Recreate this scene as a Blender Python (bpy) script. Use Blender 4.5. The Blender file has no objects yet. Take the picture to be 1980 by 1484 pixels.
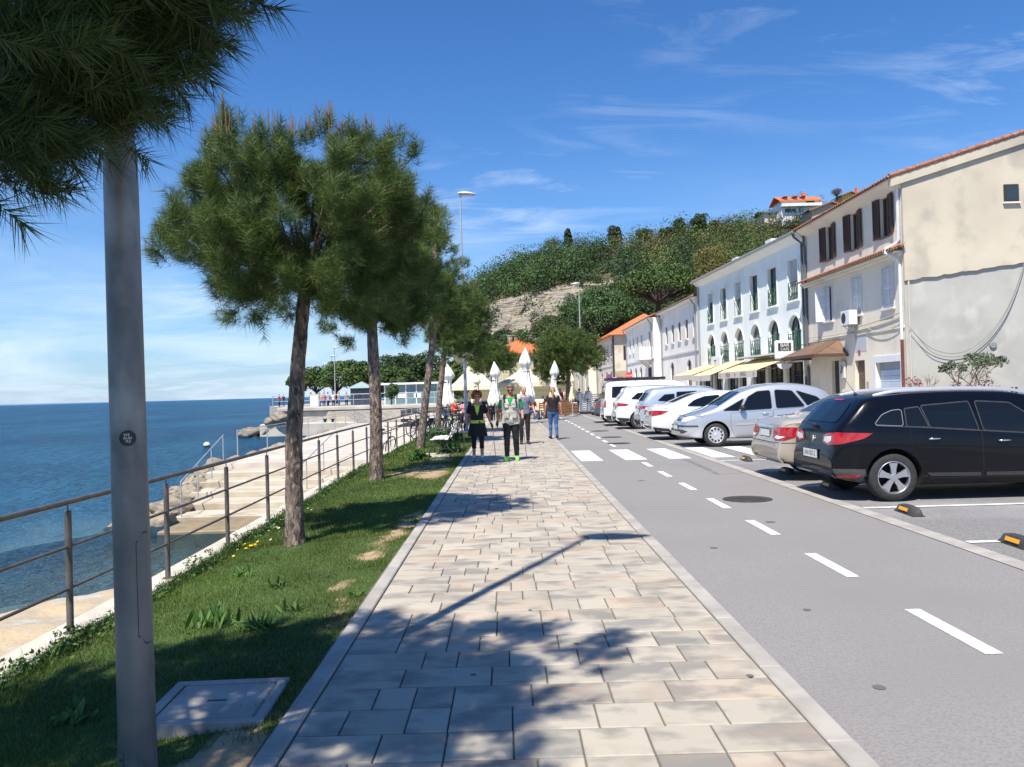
import bpy, bmesh, math, random
import numpy as np
from mathutils import Vector, Matrix, noise
from mathutils.bvhtree import BVHTree
random.seed(7)
rng = np.random.default_rng(11)
S = bpy.context.scene
COL = S.collection
PI = math.pi
R = math.radians

# ------------------------------------------------------------------ camera
FPX, CXP, CYP = 1600.0, 990.0, 742.0
EYE = Vector((0, 0, 1.6))
ROLL, PITCH, YAW = R(-1.58), R(0.535), R(-0.18)
CAMROT = Matrix.Rotation(YAW, 3, 'Z') @ Matrix.Rotation(PI / 2 + PITCH, 3, 'X') @ Matrix.Rotation(ROLL, 3, 'Z')
cam_d = bpy.data.cameras.new('camera')
cam = bpy.data.objects.new('camera', cam_d)
COL.objects.link(cam)
cam.matrix_world = Matrix.Translation(EYE) @ CAMROT.to_4x4()
cam_d.sensor_width = 36.0
cam_d.lens = FPX / 1980 * 36
cam_d.clip_start = 0.05
cam_d.clip_end = 60000
S.camera = cam

def at(px, py, Y=None, z=None, X=None):
    d = CAMROT @ Vector(((px - CXP) / FPX, -(py - CYP) / FPX, -1))
    if Y is not None: t = Y / d.y
    elif z is not None: t = (z - EYE.z) / d.z
    else: t = X / d.x
    return EYE + d * t

def px(p):
    v = CAMROT.transposed() @ (Vector(p) - EYE)
    return (CXP + FPX * v.x / -v.z, CYP - FPX * v.y / -v.z)

# ------------------------------------------------------------------ light
SUN_EL = 57.8
SUN_H = Vector((0.425, 0.905))            # the way light travels over the ground
SUN_H.normalize()
sd = bpy.data.lights.new('sun', 'SUN')
sd.energy = 4.7
sd.angle = R(0.53)
sd.color = (1.0, 0.94, 0.84)
sun = bpy.data.objects.new('sun', sd)
COL.objects.link(sun)
ldir = Vector((SUN_H.x * math.cos(R(SUN_EL)), SUN_H.y * math.cos(R(SUN_EL)), -math.sin(R(SUN_EL))))
sun.rotation_euler = ldir.to_track_quat('-Z', 'Y').to_euler()
sun.location = (-20, -40, 60)

W = bpy.data.worlds.new('World')
S.world = W
W.use_nodes = True
nt = W.node_tree
nt.nodes.clear()
def wn(t, **k):
    n = nt.nodes.new(t)
    for a, b in k.items(): setattr(n, a, b)
    return n
wo = wn('ShaderNodeOutputWorld'); bg = wn('ShaderNodeBackground')
sky = wn('ShaderNodeTexSky', sky_type='NISHITA', sun_disc=False)
sky.sun_elevation = R(SUN_EL)
sky.sun_rotation = math.atan2(-SUN_H.x, -SUN_H.y)
sky.altitude = 0
sky.air_density = 1.0
sky.dust_density = 0.15
sky.ozone_density = 2.0
bg.inputs[1].default_value = 0.072
tc = wn('ShaderNodeTexCoord')
sep = wn('ShaderNodeSeparateXYZ'); nt.links.new(tc.outputs['Generated'], sep.inputs[0])
def wm(op, a, b=None, clamp=False):
    n = wn('ShaderNodeMath', operation=op, use_clamp=clamp)
    for i, v in enumerate((a, b)):
        if v is None: continue
        if isinstance(v, (int, float)): n.inputs[i].default_value = v
        else: nt.links.new(v, n.inputs[i])
    return n.outputs[0]
zc = wm('ADD', wm('MAXIMUM', sep.outputs[2], 0.0), 0.16)
comb = wn('ShaderNodeCombineXYZ')
nt.links.new(wm('DIVIDE', sep.outputs[0], zc), comb.inputs[0])
nt.links.new(wm('DIVIDE', sep.outputs[1], zc), comb.inputs[1])
def wnoise(rot, sc, loc, nscale, detail, rough, dist):
    mp = wn('ShaderNodeMapping'); mp.inputs['Rotation'].default_value = (0, 0, rot)
    mp.inputs['Scale'].default_value = sc; mp.inputs['Location'].default_value = loc
    nt.links.new(comb.outputs[0], mp.inputs[0])
    n = wn('ShaderNodeTexNoise'); n.inputs['Scale'].default_value = nscale
    n.inputs['Detail'].default_value = detail; n.inputs['Roughness'].default_value = rough
    n.inputs['Distortion'].default_value = dist
    nt.links.new(mp.outputs[0], n.inputs['Vector'])
    return n.outputs[0]
wisp = wnoise(R(-35), (1.0, 2.6, 1), (0.3, 1.7, 0), 1.7, 8, 0.62, 0.9)
patch_n = wnoise(R(10), (1, 1, 1), (2.2, 0.6, 0), 0.75, 2, 0.5, 0.2)
wv = wm('MULTIPLY', wm('SUBTRACT', wisp, 0.50, True), 2.3, True)
pv = wm('MULTIPLY', wm('SUBTRACT', patch_n, 0.47, True), 4.5, True)
low = wm('SUBTRACT', 1.0, wm('MULTIPLY', sep.outputs[2], 3.6), True)        # more cloud low over the sea
lowc = wnoise(R(4), (1.0, 1.0, 1), (0.9, 0.2, 0), 0.9, 7, 0.6, 0.5)
lv = wm('MULTIPLY', wm('MULTIPLY', wm('SUBTRACT', lowc, 0.42, True), 2.4, True), wm('POWER', low, 1.4))
cl = wm('MULTIPLY', wm('ADD', wm('MULTIPLY', wv, wm('MULTIPLY', pv, 1.05)), wm('MULTIPLY', lv, 1.0)), 1.0, True)
mixc = wn('ShaderNodeMix', data_type='RGBA')
nt.links.new(cl, mixc.inputs[0])
hs = wn('ShaderNodeHueSaturation'); hs.inputs['Saturation'].default_value = 1.12; hs.inputs['Value'].default_value = 1.0
nt.links.new(sky.outputs[0], hs.inputs['Color'])
tint = wn('ShaderNodeMix', data_type='RGBA', blend_type='MULTIPLY'); tint.inputs[0].default_value = 1.0
nt.links.new(hs.outputs[0], tint.inputs[6]); tint.inputs[7].default_value = (.60, .99, 1.40, 1)
hz = wn('ShaderNodeMix', data_type='RGBA')
nt.links.new(wm('MULTIPLY', wm('POWER', wm('SUBTRACT', 1.0, wm('ABSOLUTE', sep.outputs[2])), 9.0), .85), hz.inputs[0])
nt.links.new(tint.outputs[2], hz.inputs[6]); hz.inputs[7].default_value = (4.6, 5.9, 7.6, 1)
nt.links.new(hz.outputs[2], mixc.inputs[6])
mixc.inputs[7].default_value = (9.5, 10.3, 11.5, 1)
nt.links.new(mixc.outputs[2], bg.inputs[0])
nt.links.new(bg.outputs[0], wo.inputs[0])
S.view_settings.view_transform = 'Standard'
S.view_settings.look = 'None'
S.view_settings.exposure = 0.66
S.view_settings.gamma = 1.0
S.cycles.max_bounces = 6
S.cycles.diffuse_bounces = 2
S.cycles.glossy_bounces = 3
S.cycles.transparent_max_bounces = 12
S.cycles.use_denoising = True

# ------------------------------------------------------------------ materials
MATS = {}
def mat(name, c, c2=None, scale=4, rough=.75, metal=0.0, bump=0.0, bscale=None, detail=6, coat=0.0, spec=.5,
        attr=False, ramp=(.38, .62), stretch=(1, 1, 1), c3=None, scale3=1.0, ramp3=(.5, .7), seed=False, bdist=.02, emit=None, sub=0.0):
    if name in MATS: return MATS[name]
    m = bpy.data.materials.new(name); m.use_nodes = True
    t = m.node_tree; L = t.links
    b = t.nodes['Principled BSDF']
    def N(tp, **k):
        n = t.nodes.new(tp)
        for a, v in k.items(): setattr(n, a, v)
        return n
    b.inputs['Roughness'].default_value = rough
    b.inputs['Metallic'].default_value = metal
    b.inputs['Specular IOR Level'].default_value = spec
    if coat: b.inputs['Coat Weight'].default_value = coat; b.inputs['Coat Roughness'].default_value = .03
    co = N('ShaderNodeTexCoord')
    mp = N('ShaderNodeMapping'); mp.inputs['Scale'].default_value = stretch
    if seed:                                   # every stone takes its own piece of the pattern
        at_ = N('ShaderNodeAttribute'); at_.attribute_name = 'Col'
        vm = N('ShaderNodeVectorMath', operation='MULTIPLY_ADD'); vm.inputs[1].default_value = (173.0, 311.0, 97.0)
        L.new(at_.outputs['Color'], vm.inputs[0]); L.new(co.outputs['Object'], vm.inputs[2]); L.new(vm.outputs[0], mp.inputs[0])
    else: L.new(co.outputs['Object'], mp.inputs[0])
    def noise_n(sc, dt=detail):
        n = N('ShaderNodeTexNoise'); n.inputs['Scale'].default_value = sc; n.inputs['Detail'].default_value = dt
        L.new(mp.outputs[0], n.inputs['Vector']); return n
    def ramp_n(src, r):
        q = N('ShaderNodeMapRange'); q.inputs[1].default_value = r[0]; q.inputs[2].default_value = r[1]
        L.new(src, q.inputs[0]); return q.outputs[0]
    def mix(f, a, bb, mode='MIX'):
        x = N('ShaderNodeMix', data_type='RGBA', blend_type=mode)
        if isinstance(f, float): x.inputs[0].default_value = f
        else: L.new(f, x.inputs[0])
        for i, v in ((6, a), (7, bb)):
            if isinstance(v, tuple): x.inputs[i].default_value = (*v, 1)
            else: L.new(v, x.inputs[i])
        return x.outputs[2]
    cur = c
    if c2: cur = mix(ramp_n(noise_n(scale).outputs[0], ramp), cur, c2)
    if c3: cur = mix(ramp_n(noise_n(scale3, 5).outputs[0], ramp3), cur, c3)
    if attr:
        a = N('ShaderNodeAttribute'); a.attribute_name = 'Col'
        cur = mix(1.0, cur, a.outputs['Color'], 'MULTIPLY')
    if isinstance(cur, tuple): b.inputs['Base Color'].default_value = (*cur, 1)
    else: L.new(cur, b.inputs['Base Color'])
    if bump:
        bn = N('ShaderNodeBump'); bn.inputs['Strength'].default_value = bump; bn.inputs['Distance'].default_value = bdist
        L.new(noise_n(bscale or scale * 4, 5).outputs[0], bn.inputs['Height'])
        L.new(bn.outputs[0], b.inputs['Normal'])
    if emit:
        b.inputs['Emission Color'].default_value = (*emit[0], 1); b.inputs['Emission Strength'].default_value = emit[1]
    if sub:
        tr = N('ShaderNodeBsdfTranslucent')
        if isinstance(cur, tuple): tr.inputs[0].default_value = (*cur, 1)
        else: L.new(cur, tr.inputs[0])
        ms = N('ShaderNodeMixShader'); ms.inputs[0].default_value = sub
        out = t.nodes['Material Output']
        L.new(b.outputs[0], ms.inputs[1]); L.new(tr.outputs[0], ms.inputs[2]); L.new(ms.outputs[0], out.inputs[0])
    MATS[name] = m
    return m

# ------------------------------------------------------------------ mesh helpers
class MB:
    """collects shapes; build() links them as ONE mesh object"""
    def __init__(s): s.v = []; s.f = []; s.mi = []; s.cur = 0; s.c = []; s.col = (1, 1, 1)
    def slot(s, i): s.cur = i; return s
    def add(s, vs, fs):
        o = len(s.v)
        s.v += [tuple(p) for p in vs]
        for f in fs:
            s.f.append(tuple(i + o for i in f)); s.mi.append(s.cur); s.c.append(s.col)
        return s
    def poly(s, pts): return s.add(pts, [tuple(range(len(pts)))])
    def box(s, c, d, rz=0.0, M=None, bev=0.0):
        hx, hy, hz = d[0] / 2, d[1] / 2, d[2] / 2
        T = Matrix.Translation(c) @ (M if M is not None else Matrix.Rotation(rz, 4, 'Z'))
        if bev <= 0:
            vs = [T @ Vector((x * hx, y * hy, z * hz)) for z in (-1, 1) for y in (-1, 1) for x in (-1, 1)]
            return s.add(vs, [(0, 2, 3, 1), (4, 5, 7, 6), (0, 1, 5, 4), (2, 6, 7, 3), (0, 4, 6, 2), (1, 3, 7, 5)])
        b = min(bev, hx * .9, hy * .9, hz * .9)
        rings = []
        for z, ins in ((-hz, b), (-hz + b, 0), (hz - b, 0), (hz, b)):
            ax, ay = hx - ins, hy - ins
            rings.append([(-ax + b, -ay, z), (ax - b, -ay, z), (ax, -ay + b, z), (ax, ay - b, z), (ax - b, ay, z), (-ax + b, ay, z), (-ax, ay - b, z), (-ax, -ay + b, z)])
        vs = [T @ Vector(p) for r in rings for p in r]
        fs = [tuple(range(7, -1, -1)), tuple(range(24, 32))]
        for k in range(3):
            for i in range(8):
                j = (i + 1) % 8
                fs.append((k * 8 + i, k * 8 + j, k * 8 + 8 + j, k * 8 + 8 + i))
        return s.add(vs, fs)
    def bx(s, x0, x1, y0, y1, z0, z1, bev=0.0):
        return s.box(((x0 + x1) / 2, (y0 + y1) / 2, (z0 + z1) / 2), (abs(x1 - x0), abs(y1 - y0), abs(z1 - z0)), bev=bev)
    def tube(s, path, r, n=8, caps=True, flat=1.0):
        path = [Vector(p) for p in path]
        k = len(path)
        rs = r if isinstance(r, (list, tuple)) else [r] * k
        vs = []; ref = None
        for i, p in enumerate(path):
            t = (path[min(i + 1, k - 1)] - path[max(i - 1, 0)]).normalized()
            if ref is None:
                ref = Vector((0, 0, 1)) if abs(t.z) < .9 else Vector((1, 0, 0))
            u = t.cross(ref).normalized(); w = u.cross(t).normalized(); ref = w
            for j in range(n):
                a = 2 * PI * j / n
                vs.append(p + u * (math.cos(a) * rs[i]) + w * (math.sin(a) * rs[i] * flat))
        fs = []
        for i in range(k - 1):
            for j in range(n):
                q = (j + 1) % n
                fs.append((i * n + j, i * n + q, (i + 1) * n + q, (i + 1) * n + j))
        if caps: fs += [tuple(range(n - 1, -1, -1)), tuple(range((k - 1) * n, k * n))]
        return s.add(vs, fs)
    def lathe(s, prof, c=(0, 0, 0), n=16, axis='Z', M=None, caps=True):
        vs = []
        for r, h in prof:
            for j in range(n):
                a = 2 * PI * j / n
                x, y = r * math.cos(a), r * math.sin(a)
                p = Vector((x, y, h)) if axis == 'Z' else (Vector((x, h, -y)) if axis == 'Y' else Vector((h, x, y)))
                if M is not None: p = M @ p
                vs.append(p + Vector(c))
        k = len(prof); fs = []
        for i in range(k - 1):
            for j in range(n):
                q = (j + 1) % n
                fs.append((i * n + j, i * n + q, (i + 1) * n + q, (i + 1) * n + j))
        if caps and prof[0][0] > 1e-4: fs.append(tuple(range(n - 1, -1, -1)))
        if caps and prof[-1][0] > 1e-4: fs.append(tuple(range((k - 1) * n, k * n)))
        return s.add(vs, fs)
    def prism(s, pts, off):
        """polygon pts (3D) swept by vector off"""
        n = len(pts); off = Vector(off)
        a = [Vector(p) for p in pts]; b = [p + off for p in a]
        nrm = Vector((0, 0, 0))
        for i in range(n): nrm += (a[i] - a[0]).cross(a[(i + 1) % n] - a[0])
        rev = nrm.dot(off) > 0
        fs = [tuple(range(n - 1, -1, -1)), tuple(range(n, 2 * n))] + [(i, (i + 1) % n, n + (i + 1) % n, n + i) for i in range(n)]
        if not rev: fs = [tuple(reversed(f)) for f in fs]
        return s.add(a + b, fs)
    def grid(s, P, closed=False):
        """P: rows of points"""
        m, n = len(P), len(P[0])
        vs = [p for r in P for p in r]; fs = []
        for i in range(m - 1):
            for j in range(n if closed else n - 1):
                q = (j + 1) % n
                fs.append((i * n + j, i * n + q, (i + 1) * n + q, (i + 1) * n + j))
        return s.add(vs, fs)
    def ball(s, c, r, n=10, m=7, sz=(1, 1, 1)):
        prof = [(max(1e-5, math.sin(PI * i / m)), -math.cos(PI * i / m)) for i in range(m + 1)]
        vs = []; c = Vector(c)
        for q, h in prof:
            for j in range(n):
                a = 2 * PI * j / n
                vs.append(c + Vector((q * math.cos(a) * r * sz[0], q * math.sin(a) * r * sz[1], h * r * sz[2])))
        fs = []
        for i in range(m):
            for j in range(n):
                q = (j + 1) % n
                fs.append((i * n + j, i * n + q, (i + 1) * n + q, (i + 1) * n + j))
        return s.add(vs, fs)
    def build(s, name, mats, parent=None, smooth=False, loc=None, rz=0.0, angle=None):
        me = bpy.data.meshes.new(name)
        me.from_pydata(s.v, [], s.f)
        if not isinstance(mats, (list, tuple)): mats = [mats]
        for m in mats: me.materials.append(m)
        if len(mats) > 1: me.polygons.foreach_set('material_index', s.mi)
        if any(c != (1, 1, 1) for c in s.c):
            a = me.color_attributes.new('Col', 'FLOAT_COLOR', 'CORNER')
            buf = []
            for p, c in zip(s.f, s.c): buf += [c[0], c[1], c[2], 1.0] * len(p)
            a.data.foreach_set('color', buf)
        if smooth: me.polygons.foreach_set('use_smooth', [True] * len(me.polygons))
        me.update()
        if smooth and angle: me.set_sharp_from_angle(angle=R(angle))
        return link(name, me, parent, loc, rz)

def link(name, me, parent=None, loc=None, rz=0.0):
    o = bpy.data.objects.new(name, me); COL.objects.link(o)
    if parent is not None: o.parent = parent
    if loc is not None: o.location = loc
    o.rotation_euler.z = rz
    return o

def npmesh(name, V, F, mats, cols=None, parent=None, smooth=False):
    """V (n,3), F (m,k) numpy; cols (m,3) per face"""
    me = bpy.data.meshes.new(name)
    m, k = F.shape
    me.vertices.add(len(V)); me.vertices.foreach_set('co', np.ascontiguousarray(V, dtype=np.float32).ravel())
    me.loops.add(m * k); me.loops.foreach_set('vertex_index', np.ascontiguousarray(F, dtype=np.int32).ravel())
    me.polygons.add(m)
    me.polygons.foreach_set('loop_start', np.arange(0, m * k, k, dtype=np.int32))
    for x in (mats if isinstance(mats, (list, tuple)) else [mats]): me.materials.append(x)
    if cols is not None:
        a = me.color_attributes.new('Col', 'FLOAT_COLOR', 'CORNER')
        c4 = np.ones((m, 4), dtype=np.float32); c4[:, :3] = cols
        a.data.foreach_set('color', np.repeat(c4, k, axis=0).ravel())
    if smooth: me.polygons.foreach_set('use_smooth', np.ones(m, dtype=bool))
    me.update(calc_edges=True); me.validate()
    return link(name, me, parent)

def tag(o, label, cat, group=None):
    o['label'] = label; o['category'] = cat
    if group: o['group'] = group
    return o
def thing(name, label, cat, loc=(0, 0, 0), rz=0.0, group=None):
    o = bpy.data.objects.new(name, None); COL.objects.link(o)
    o.location = loc; o.rotation_euler = (0, 0, rz); o.empty_display_size = .2
    return tag(o, label, cat, group)
def setting(o): o['kind'] = 'structure'; return o
def stuff(o): o['kind'] = 'stuff'; return o
def dup(root, loc, rz=0.0, label=None, sc=None):
    r = root.copy(); COL.objects.link(r); r.location = loc; r.rotation_euler.z = rz
    if label: r['label'] = label
    if sc: r.scale = (sc, sc, sc) if isinstance(sc, (int, float)) else sc
    for ch in list(root.children):
        c = ch.copy(); COL.objects.link(c); c.parent = r
        for g in list(ch.children):
            d = g.copy(); COL.objects.link(d); d.parent = c
    return r
def smooth01(t):
    t = min(1, max(0, t)); return t * t * (3 - 2 * t)
def lerp(a, b, t): return a + (b - a) * t
def interp(pts, x):
    if x <= pts[0][0]: return pts[0][1]
    for (a, b), (c, d) in zip(pts, pts[1:]):
        if x <= c: return b + (d - b) * (x - a) / (c - a)
    return pts[-1][1]
def nz(x, y, z=0.0): return noise.noise((x, y, z))
def fbm(x, y, z=0.0, o=4):
    return noise.fractal((x, y, z), 1.0, 2.0, o)
FONT = None
def text_mesh(name, s, size, m, parent, M, align='CENTER', depth=.004):
    cu = bpy.data.curves.new(name, 'FONT'); cu.body = s; cu.size = size; cu.extrude = depth
    cu.align_x = align; cu.align_y = 'CENTER'
    o = bpy.data.objects.new(name, cu); COL.objects.link(o)
    dg = bpy.context.evaluated_depsgraph_get()
    me = bpy.data.meshes.new_from_object(o.evaluated_get(dg))
    bpy.data.objects.remove(o)
    me.transform(M); me.materials.clear(); me.materials.append(m)
    return link(name, me, parent)
# ------------------------------------------------------------------ the setting
def railx(y): return -3.42 - .28 * smooth01((y - 6) / 14)
def lawn_z(x, y):
    t = min(1, max(0, (x + 1.17) / (railx(y) + 1.17)))
    return -.02 - .15 * t + .02 * nz(x * 1.3, y * 1.3)
SEA = -1.5
PROM = -.55
ROADZ = -.03

m_asphalt = mat('road_asphalt', (.25, .235, .225), (.20, .188, .18), 60, .9, bump=.6, bscale=120, ramp=(.44, .62), c3=(.215, .202, .194), scale3=.5, ramp3=(.46, .70), bdist=.006, detail=9)
m_parking = mat('parking_asphalt', (.225, .215, .208), (.15, .145, .143), 40, .92, bump=.5, bscale=110, ramp=(.42, .64), c3=(.29, .28, .275), scale3=.45, bdist=.006, detail=10)
m_conc = mat('pale_concrete', (.47, .43, .37), (.38, .35, .31), 2.2, .9, bump=.3, bscale=60, bdist=.006)
m_kerb = mat('kerb_concrete', (.40, .37, .33), (.30, .28, .25), 3, .9, bump=.4, bscale=90, bdist=.005)
m_white_paint = mat('road_paint', (.76, .76, .75), (.64, .64, .63), 6, .8, c3=(.36, .35, .34), scale3=26, ramp3=(.58, .70))
m_joint = mat('joint_sand', (.13, .12, .10), rough=1.0)
m_paver = mat('paver_stone', (.425, .378, .305), (.25, .232, .205), 3.0, .85, bump=.35, bscale=120, attr=True, seed=True, stretch=(1, 1.4, 1), ramp=(.47, .62),
              c3=(.35, .275, .215), scale3=1.9, ramp3=(.52, .74), bdist=.004, detail=10)

# ground under everything
mb = MB(); mb.poly([(-3.3, -30, -.25), (400, -30, -.25), (400, 400, -.25), (-3.3, 400, -.25)])
setting(mb.build('ground', m_parking))

# pavers: rows across the walk, random widths, each a chamfered stone
mb = MB()
PL, PR = -1.06, 1.37
y = 3.926 - .3045 * 20
while y < 54:
    x = PL; tgt = PR
    while x < tgt - .02:
        w = random.choice((.205, .31, .31, .31, .415, .415, .5))
        if tgt - x - w < .16: w = tgt - x
        g, h, c = .004, .3045, .005
        b = .92 + .14 * random.random(); k = random.random()
        tint = (1, 1, 1) if k < .55 else ((1.02, .97, .935) if k < .75 else (.93, .94, .94))
        mb.col = tuple(b * q for q in tint)
        x0, x1, y0, y1 = x + g, x + w - g, y + g * 1.5, y + h - g * 1.5
        zt = random.uniform(-.0012, .0012)
        if y < 22:
            vs = [(x0, y0, -.015), (x1, y0, -.015), (x1, y1, -.015), (x0, y1, -.015), (x0, y0, zt - .005), (x1, y0, zt - .005), (x1, y1, zt - .005), (x0, y1, zt - .005),
                  (x0 + c, y0 + c, zt), (x1 - c, y0 + c, zt), (x1 - c, y1 - c, zt), (x0 + c, y1 - c, zt)]
            fs = [(8, 9, 10, 11)] + [(a + i, a + (i + 1) % 4, a + 4 + (i + 1) % 4, a + 4 + i) for a in (0, 4) for i in range(4)]
            mb.add(vs, fs)
        else:
            mb.poly([(x0, y0, zt), (x1, y0, zt), (x1, y1, zt), (x0, y1, zt)])
        x += w
    y += .3045
setting(mb.build('pavement', m_paver))
mb = MB(); mb.poly([(-1.2, -4, -.012), (1.5, -4, -.012), (1.5, 54.2, -.012), (-1.2, 54.2, -.012)])
setting(mb.build('pavement_bed', m_joint))
mb = MB()
for xa, xb, zt in ((-1.175, -1.065, .012), (1.378, 1.50, .004)):
    y = -3.3
    while y < 54:
        mb.bx(xa, xb, y + .003, y + .997, -.2, zt + random.uniform(-.0015, .0015), bev=.008); y += 1.0
setting(mb.build('kerb', m_kerb))

# road, parking, channel strip, plaza
mb = MB()
P = [(1.5, -4), (4.26, -4), (4.36, 20), (4.45, 53.5), (9.5, 56), (1.9, 54.2)]
ys = [-4 + i * 2 for i in range(30)]
rows = [[(lerp(1.50, 4.26 + .19 * min(1, y / 53), t), y, ROADZ) for t in (0, .5, 1)] for y in ys if y <= 54]
mb.grid(rows)
setting(mb.build('road', m_asphalt))
mb = MB(); mb.grid([[(x, y, ROADZ - .004) for x in (4.3, 8, 13.3)] for y in (-6, 10, 30, 56)])
setting(mb.build('parking_ground', m_parking))
mb = MB()
y = -4
while y < 53:
    x0 = 4.26 + .19 * min(1, max(0, y) / 53); x1 = 4.26 + .19 * min(1, max(0, y + 1) / 53)
    mb.add([(x0, y + .003, ROADZ + .006), (x0 + .2, y + .003, ROADZ + .006), (x1 + .2, y + .997, ROADZ + .006), (x1, y + .997, ROADZ + .006)], [(0, 1, 2, 3)]); y += 1
setting(mb.build('drainage_channel', m_kerb))
mb = MB(); mb.grid([[(x, y, ROADZ + .02) for x in (-8, 1.5, 10, 30)] for y in (54.2, 70, 140)])
mb.grid([[(x, y, -.006) for x in (-4.0, -1.18)] for y in (33.5, 44, 54.2)])
mb.bx(10.9, 13.45, -5, 120, -.2, .08)
setting(mb.build('plaza_paving', mat('plaza_stone', (.50, .46, .40), (.40, .37, .33), .8, .9, c3=(.45, .39, .33), scale3=.3)))

# painted markings
mb = MB(); Z = ROADZ + .004
def quad(x0, x1, y0, y1, z=Z): mb.poly([(x0, y0, z), (x1, y0, z), (x1, y1, z), (x0, y1, z)])
for k in range(-3, 22):
    y = 4.89 + 2.025 * k
    if 17.6 < y < 21.9: continue
    xo = 2.74 + .0045 * max(0, y) + (.0 if y < 38 else -.05 * (y - 38) ** 1.1 * .12)
    quad(xo, xo + .11, y, y + 1.0)
for k in range(5):
    x = 1.58 + k * 1.0
    quad(x, x + .5, 18.72, 21.95)
for k in range(-2, 17):
    y = 8.25 + 2.41 * k
    if 18.3 < y < 21.2 : continue
    quad(4.52, 9.6, y - .05, y + .05)
setting(mb.build('road_markings', m_white_paint))
# tar seams and patches on the asphalt
mb = MB()
pts = [at(*p, z=ROADZ) for p in ((1308, 884), (1335, 893), (1368, 908), (1390, 918), (1425, 916), (1500, 905))]
for a, b in zip(pts, pts[1:]):
    mb.poly([(a.x - .05, a.y, Z - .002), (b.x - .05, b.y, Z - .002), (b.x + .06, b.y + .05, Z - .002), (a.x + .06, a.y + .05, Z - .002)])
setting(mb.build('road_seam', mat('tar_seam', (.13, .125, .125), (.2, .19, .19), 6, .8)))

mb = MB()
for p, r in (((1232, 1268), .035), ((1130, 1200), .03), ((1258, 1072), .05), ((1285, 1098), .03), ((1160, 1456), .035), ((1330, 1335), .03), ((1490, 1010), .06), ((1560, 1180), .03), ((1380, 1060), .04), ((1700, 1330), .035), ((1450, 1420), .03), ((1240, 930), .06)):
    q = at(*p, z=ROADZ); mb.poly([(q.x + r * (1 + .4 * nz(k, p[0])) * math.cos(k * .7), q.y + r * 1.1 * (1 + .4 * nz(k, p[1])) * math.sin(k * .7), Z - .001) for k in range(9)])
for p, r in (((1450, 1307), .022), ((915, 1305), .018), ((1025, 1180), .016), ((1115, 1245), .02), ((960, 1100), .02)):
    q = at(*p, z=.002); mb.poly([(q.x + r * math.cos(k * .7), q.y + r * math.sin(k * .7), .003) for k in range(9)])
setting(mb.build('ground_stains', mat('stain', (.12, .112, .105), rough=.8)))
# lawn
def dirt(x, y):
    v = fbm(x * .9 + 3, y * .55 + 8, 2.2, 5) * .55 + .12
    for cx, cy, rx, ry, a in ((-2.0, 18.3, .75, 1.6, 1.0), (-1.7, 20.4, .5, .8, .9), (-1.55, 16.5, .3, 1.2, .7), (-1.55, 7.2, .28, .4, .6), (-1.45, 8.4, .2, .4, .55), (-1.75, 6.6, .4, .22, .55),
                             (-1.35, 6.1, .2, .6, .5), (-1.35, 10.6, .25, 1.6, .62), (-1.3, 4.3, .25, 1.6, .55), (-1.9, 3.7, 1.1, .35, .6), (-1.5, 24, .3, 2.5, .7)):
        d = ((x - cx) / rx) ** 2 + ((y - cy) / ry) ** 2
        v += a * math.exp(-d * 1.2) * (1 + .55 * nz(x * 6, y * 6)) * .9
    return v
nx, ny0 = 46, 700
ys = [1.0 + 33.5 * (j / ny0) ** 1.5 for j in range(ny0 + 1)]
V = []; cl = []
for y in ys:
    xl = railx(y) + .10
    for i in range(nx + 1):
        x = lerp(xl, -1.172, i / nx)
        V.append((x, y, lawn_z(x, y)))
        d = smooth01((dirt(x, y) - .50) / .2)
        cl.append([lerp(a, b, d) for a, b in zip((.06, .11, .022), (.40, .29, .165))])
V = np.array(V); cl = np.array(cl)
ii, jj = np.meshgrid(np.arange(nx), np.arange(ny0))
a = (jj * (nx + 1) + ii).ravel()
F = np.stack([a, a + 1, a + nx + 2, a + nx + 1], 1)
setting(npmesh('lawn', V, F, mat('lawn_soil', (1, 1, 1), (.72, .74, .7), 9, 1.0, attr=True, bump=.6, bscale=40, bdist=.02), cl[F[:, 0]], smooth=True))

def blades(name, n, ya, yb, wid, hgt, lim=.5, xr=None):
    Vb = []; cb = []
    c = 0
    while c < n:
        y = ya + (yb - ya) * random.random() ** 1.25
        xl = railx(y) + .08
        x = random.uniform(xl, -1.16)
        if random.random() * .24 < dirt(x, y) - lim - .06: c += 1; continue
        c += 1
        edge = math.exp(-(x - xl) * 5)
        clump = .75 + .5 * nz(x * 2.2, y * 2.2, 5)
        h = hgt * random.uniform(.5, 1.15) * (clump + 1.1 * edge) * (2.1 if random.random() < .05 else 1)
        a = random.random() * 2 * PI; w = wid * random.uniform(.6, 1.2)
        dx, dy = math.cos(a) * w, math.sin(a) * w
        t = random.random() * 2 * PI; l = h * random.uniform(.15, .9)
        z = lawn_z(x, y) - .004
        Vb += [(x - dx, y - dy, z), (x + dx, y + dy, z), (x + math.cos(t) * l, y + math.sin(t) * l, z + h)]
        g = random.random(); dry = 1 if (random.random() < .06 + max(0, dirt(x, y) - .2) * .5) else 0
        q = .8 + .45 * nz(x * .9, y * .9, 9) + .3 * (g - .5)
        cb.append((.17, .15, .05) if dry else (q * lerp(.07, .15, g), q * lerp(.14, .215, g), q * lerp(.017, .032, g)))
    Vb = np.array(Vb); m = len(Vb) // 3
    return npmesh(name, Vb, np.arange(m * 3).reshape(m, 3), mat('grass_blade', (1, 1, 1), rough=.6, attr=True, sub=.28), np.array(cb))
stuff(blades('grass', 125000, 2.7, 10, .0028, .04))
stuff(blades('grass', 70000, 9.6, 19, .005, .048))
stuff(blades('grass', 36000, 18, 33.5, .010, .07))

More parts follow.
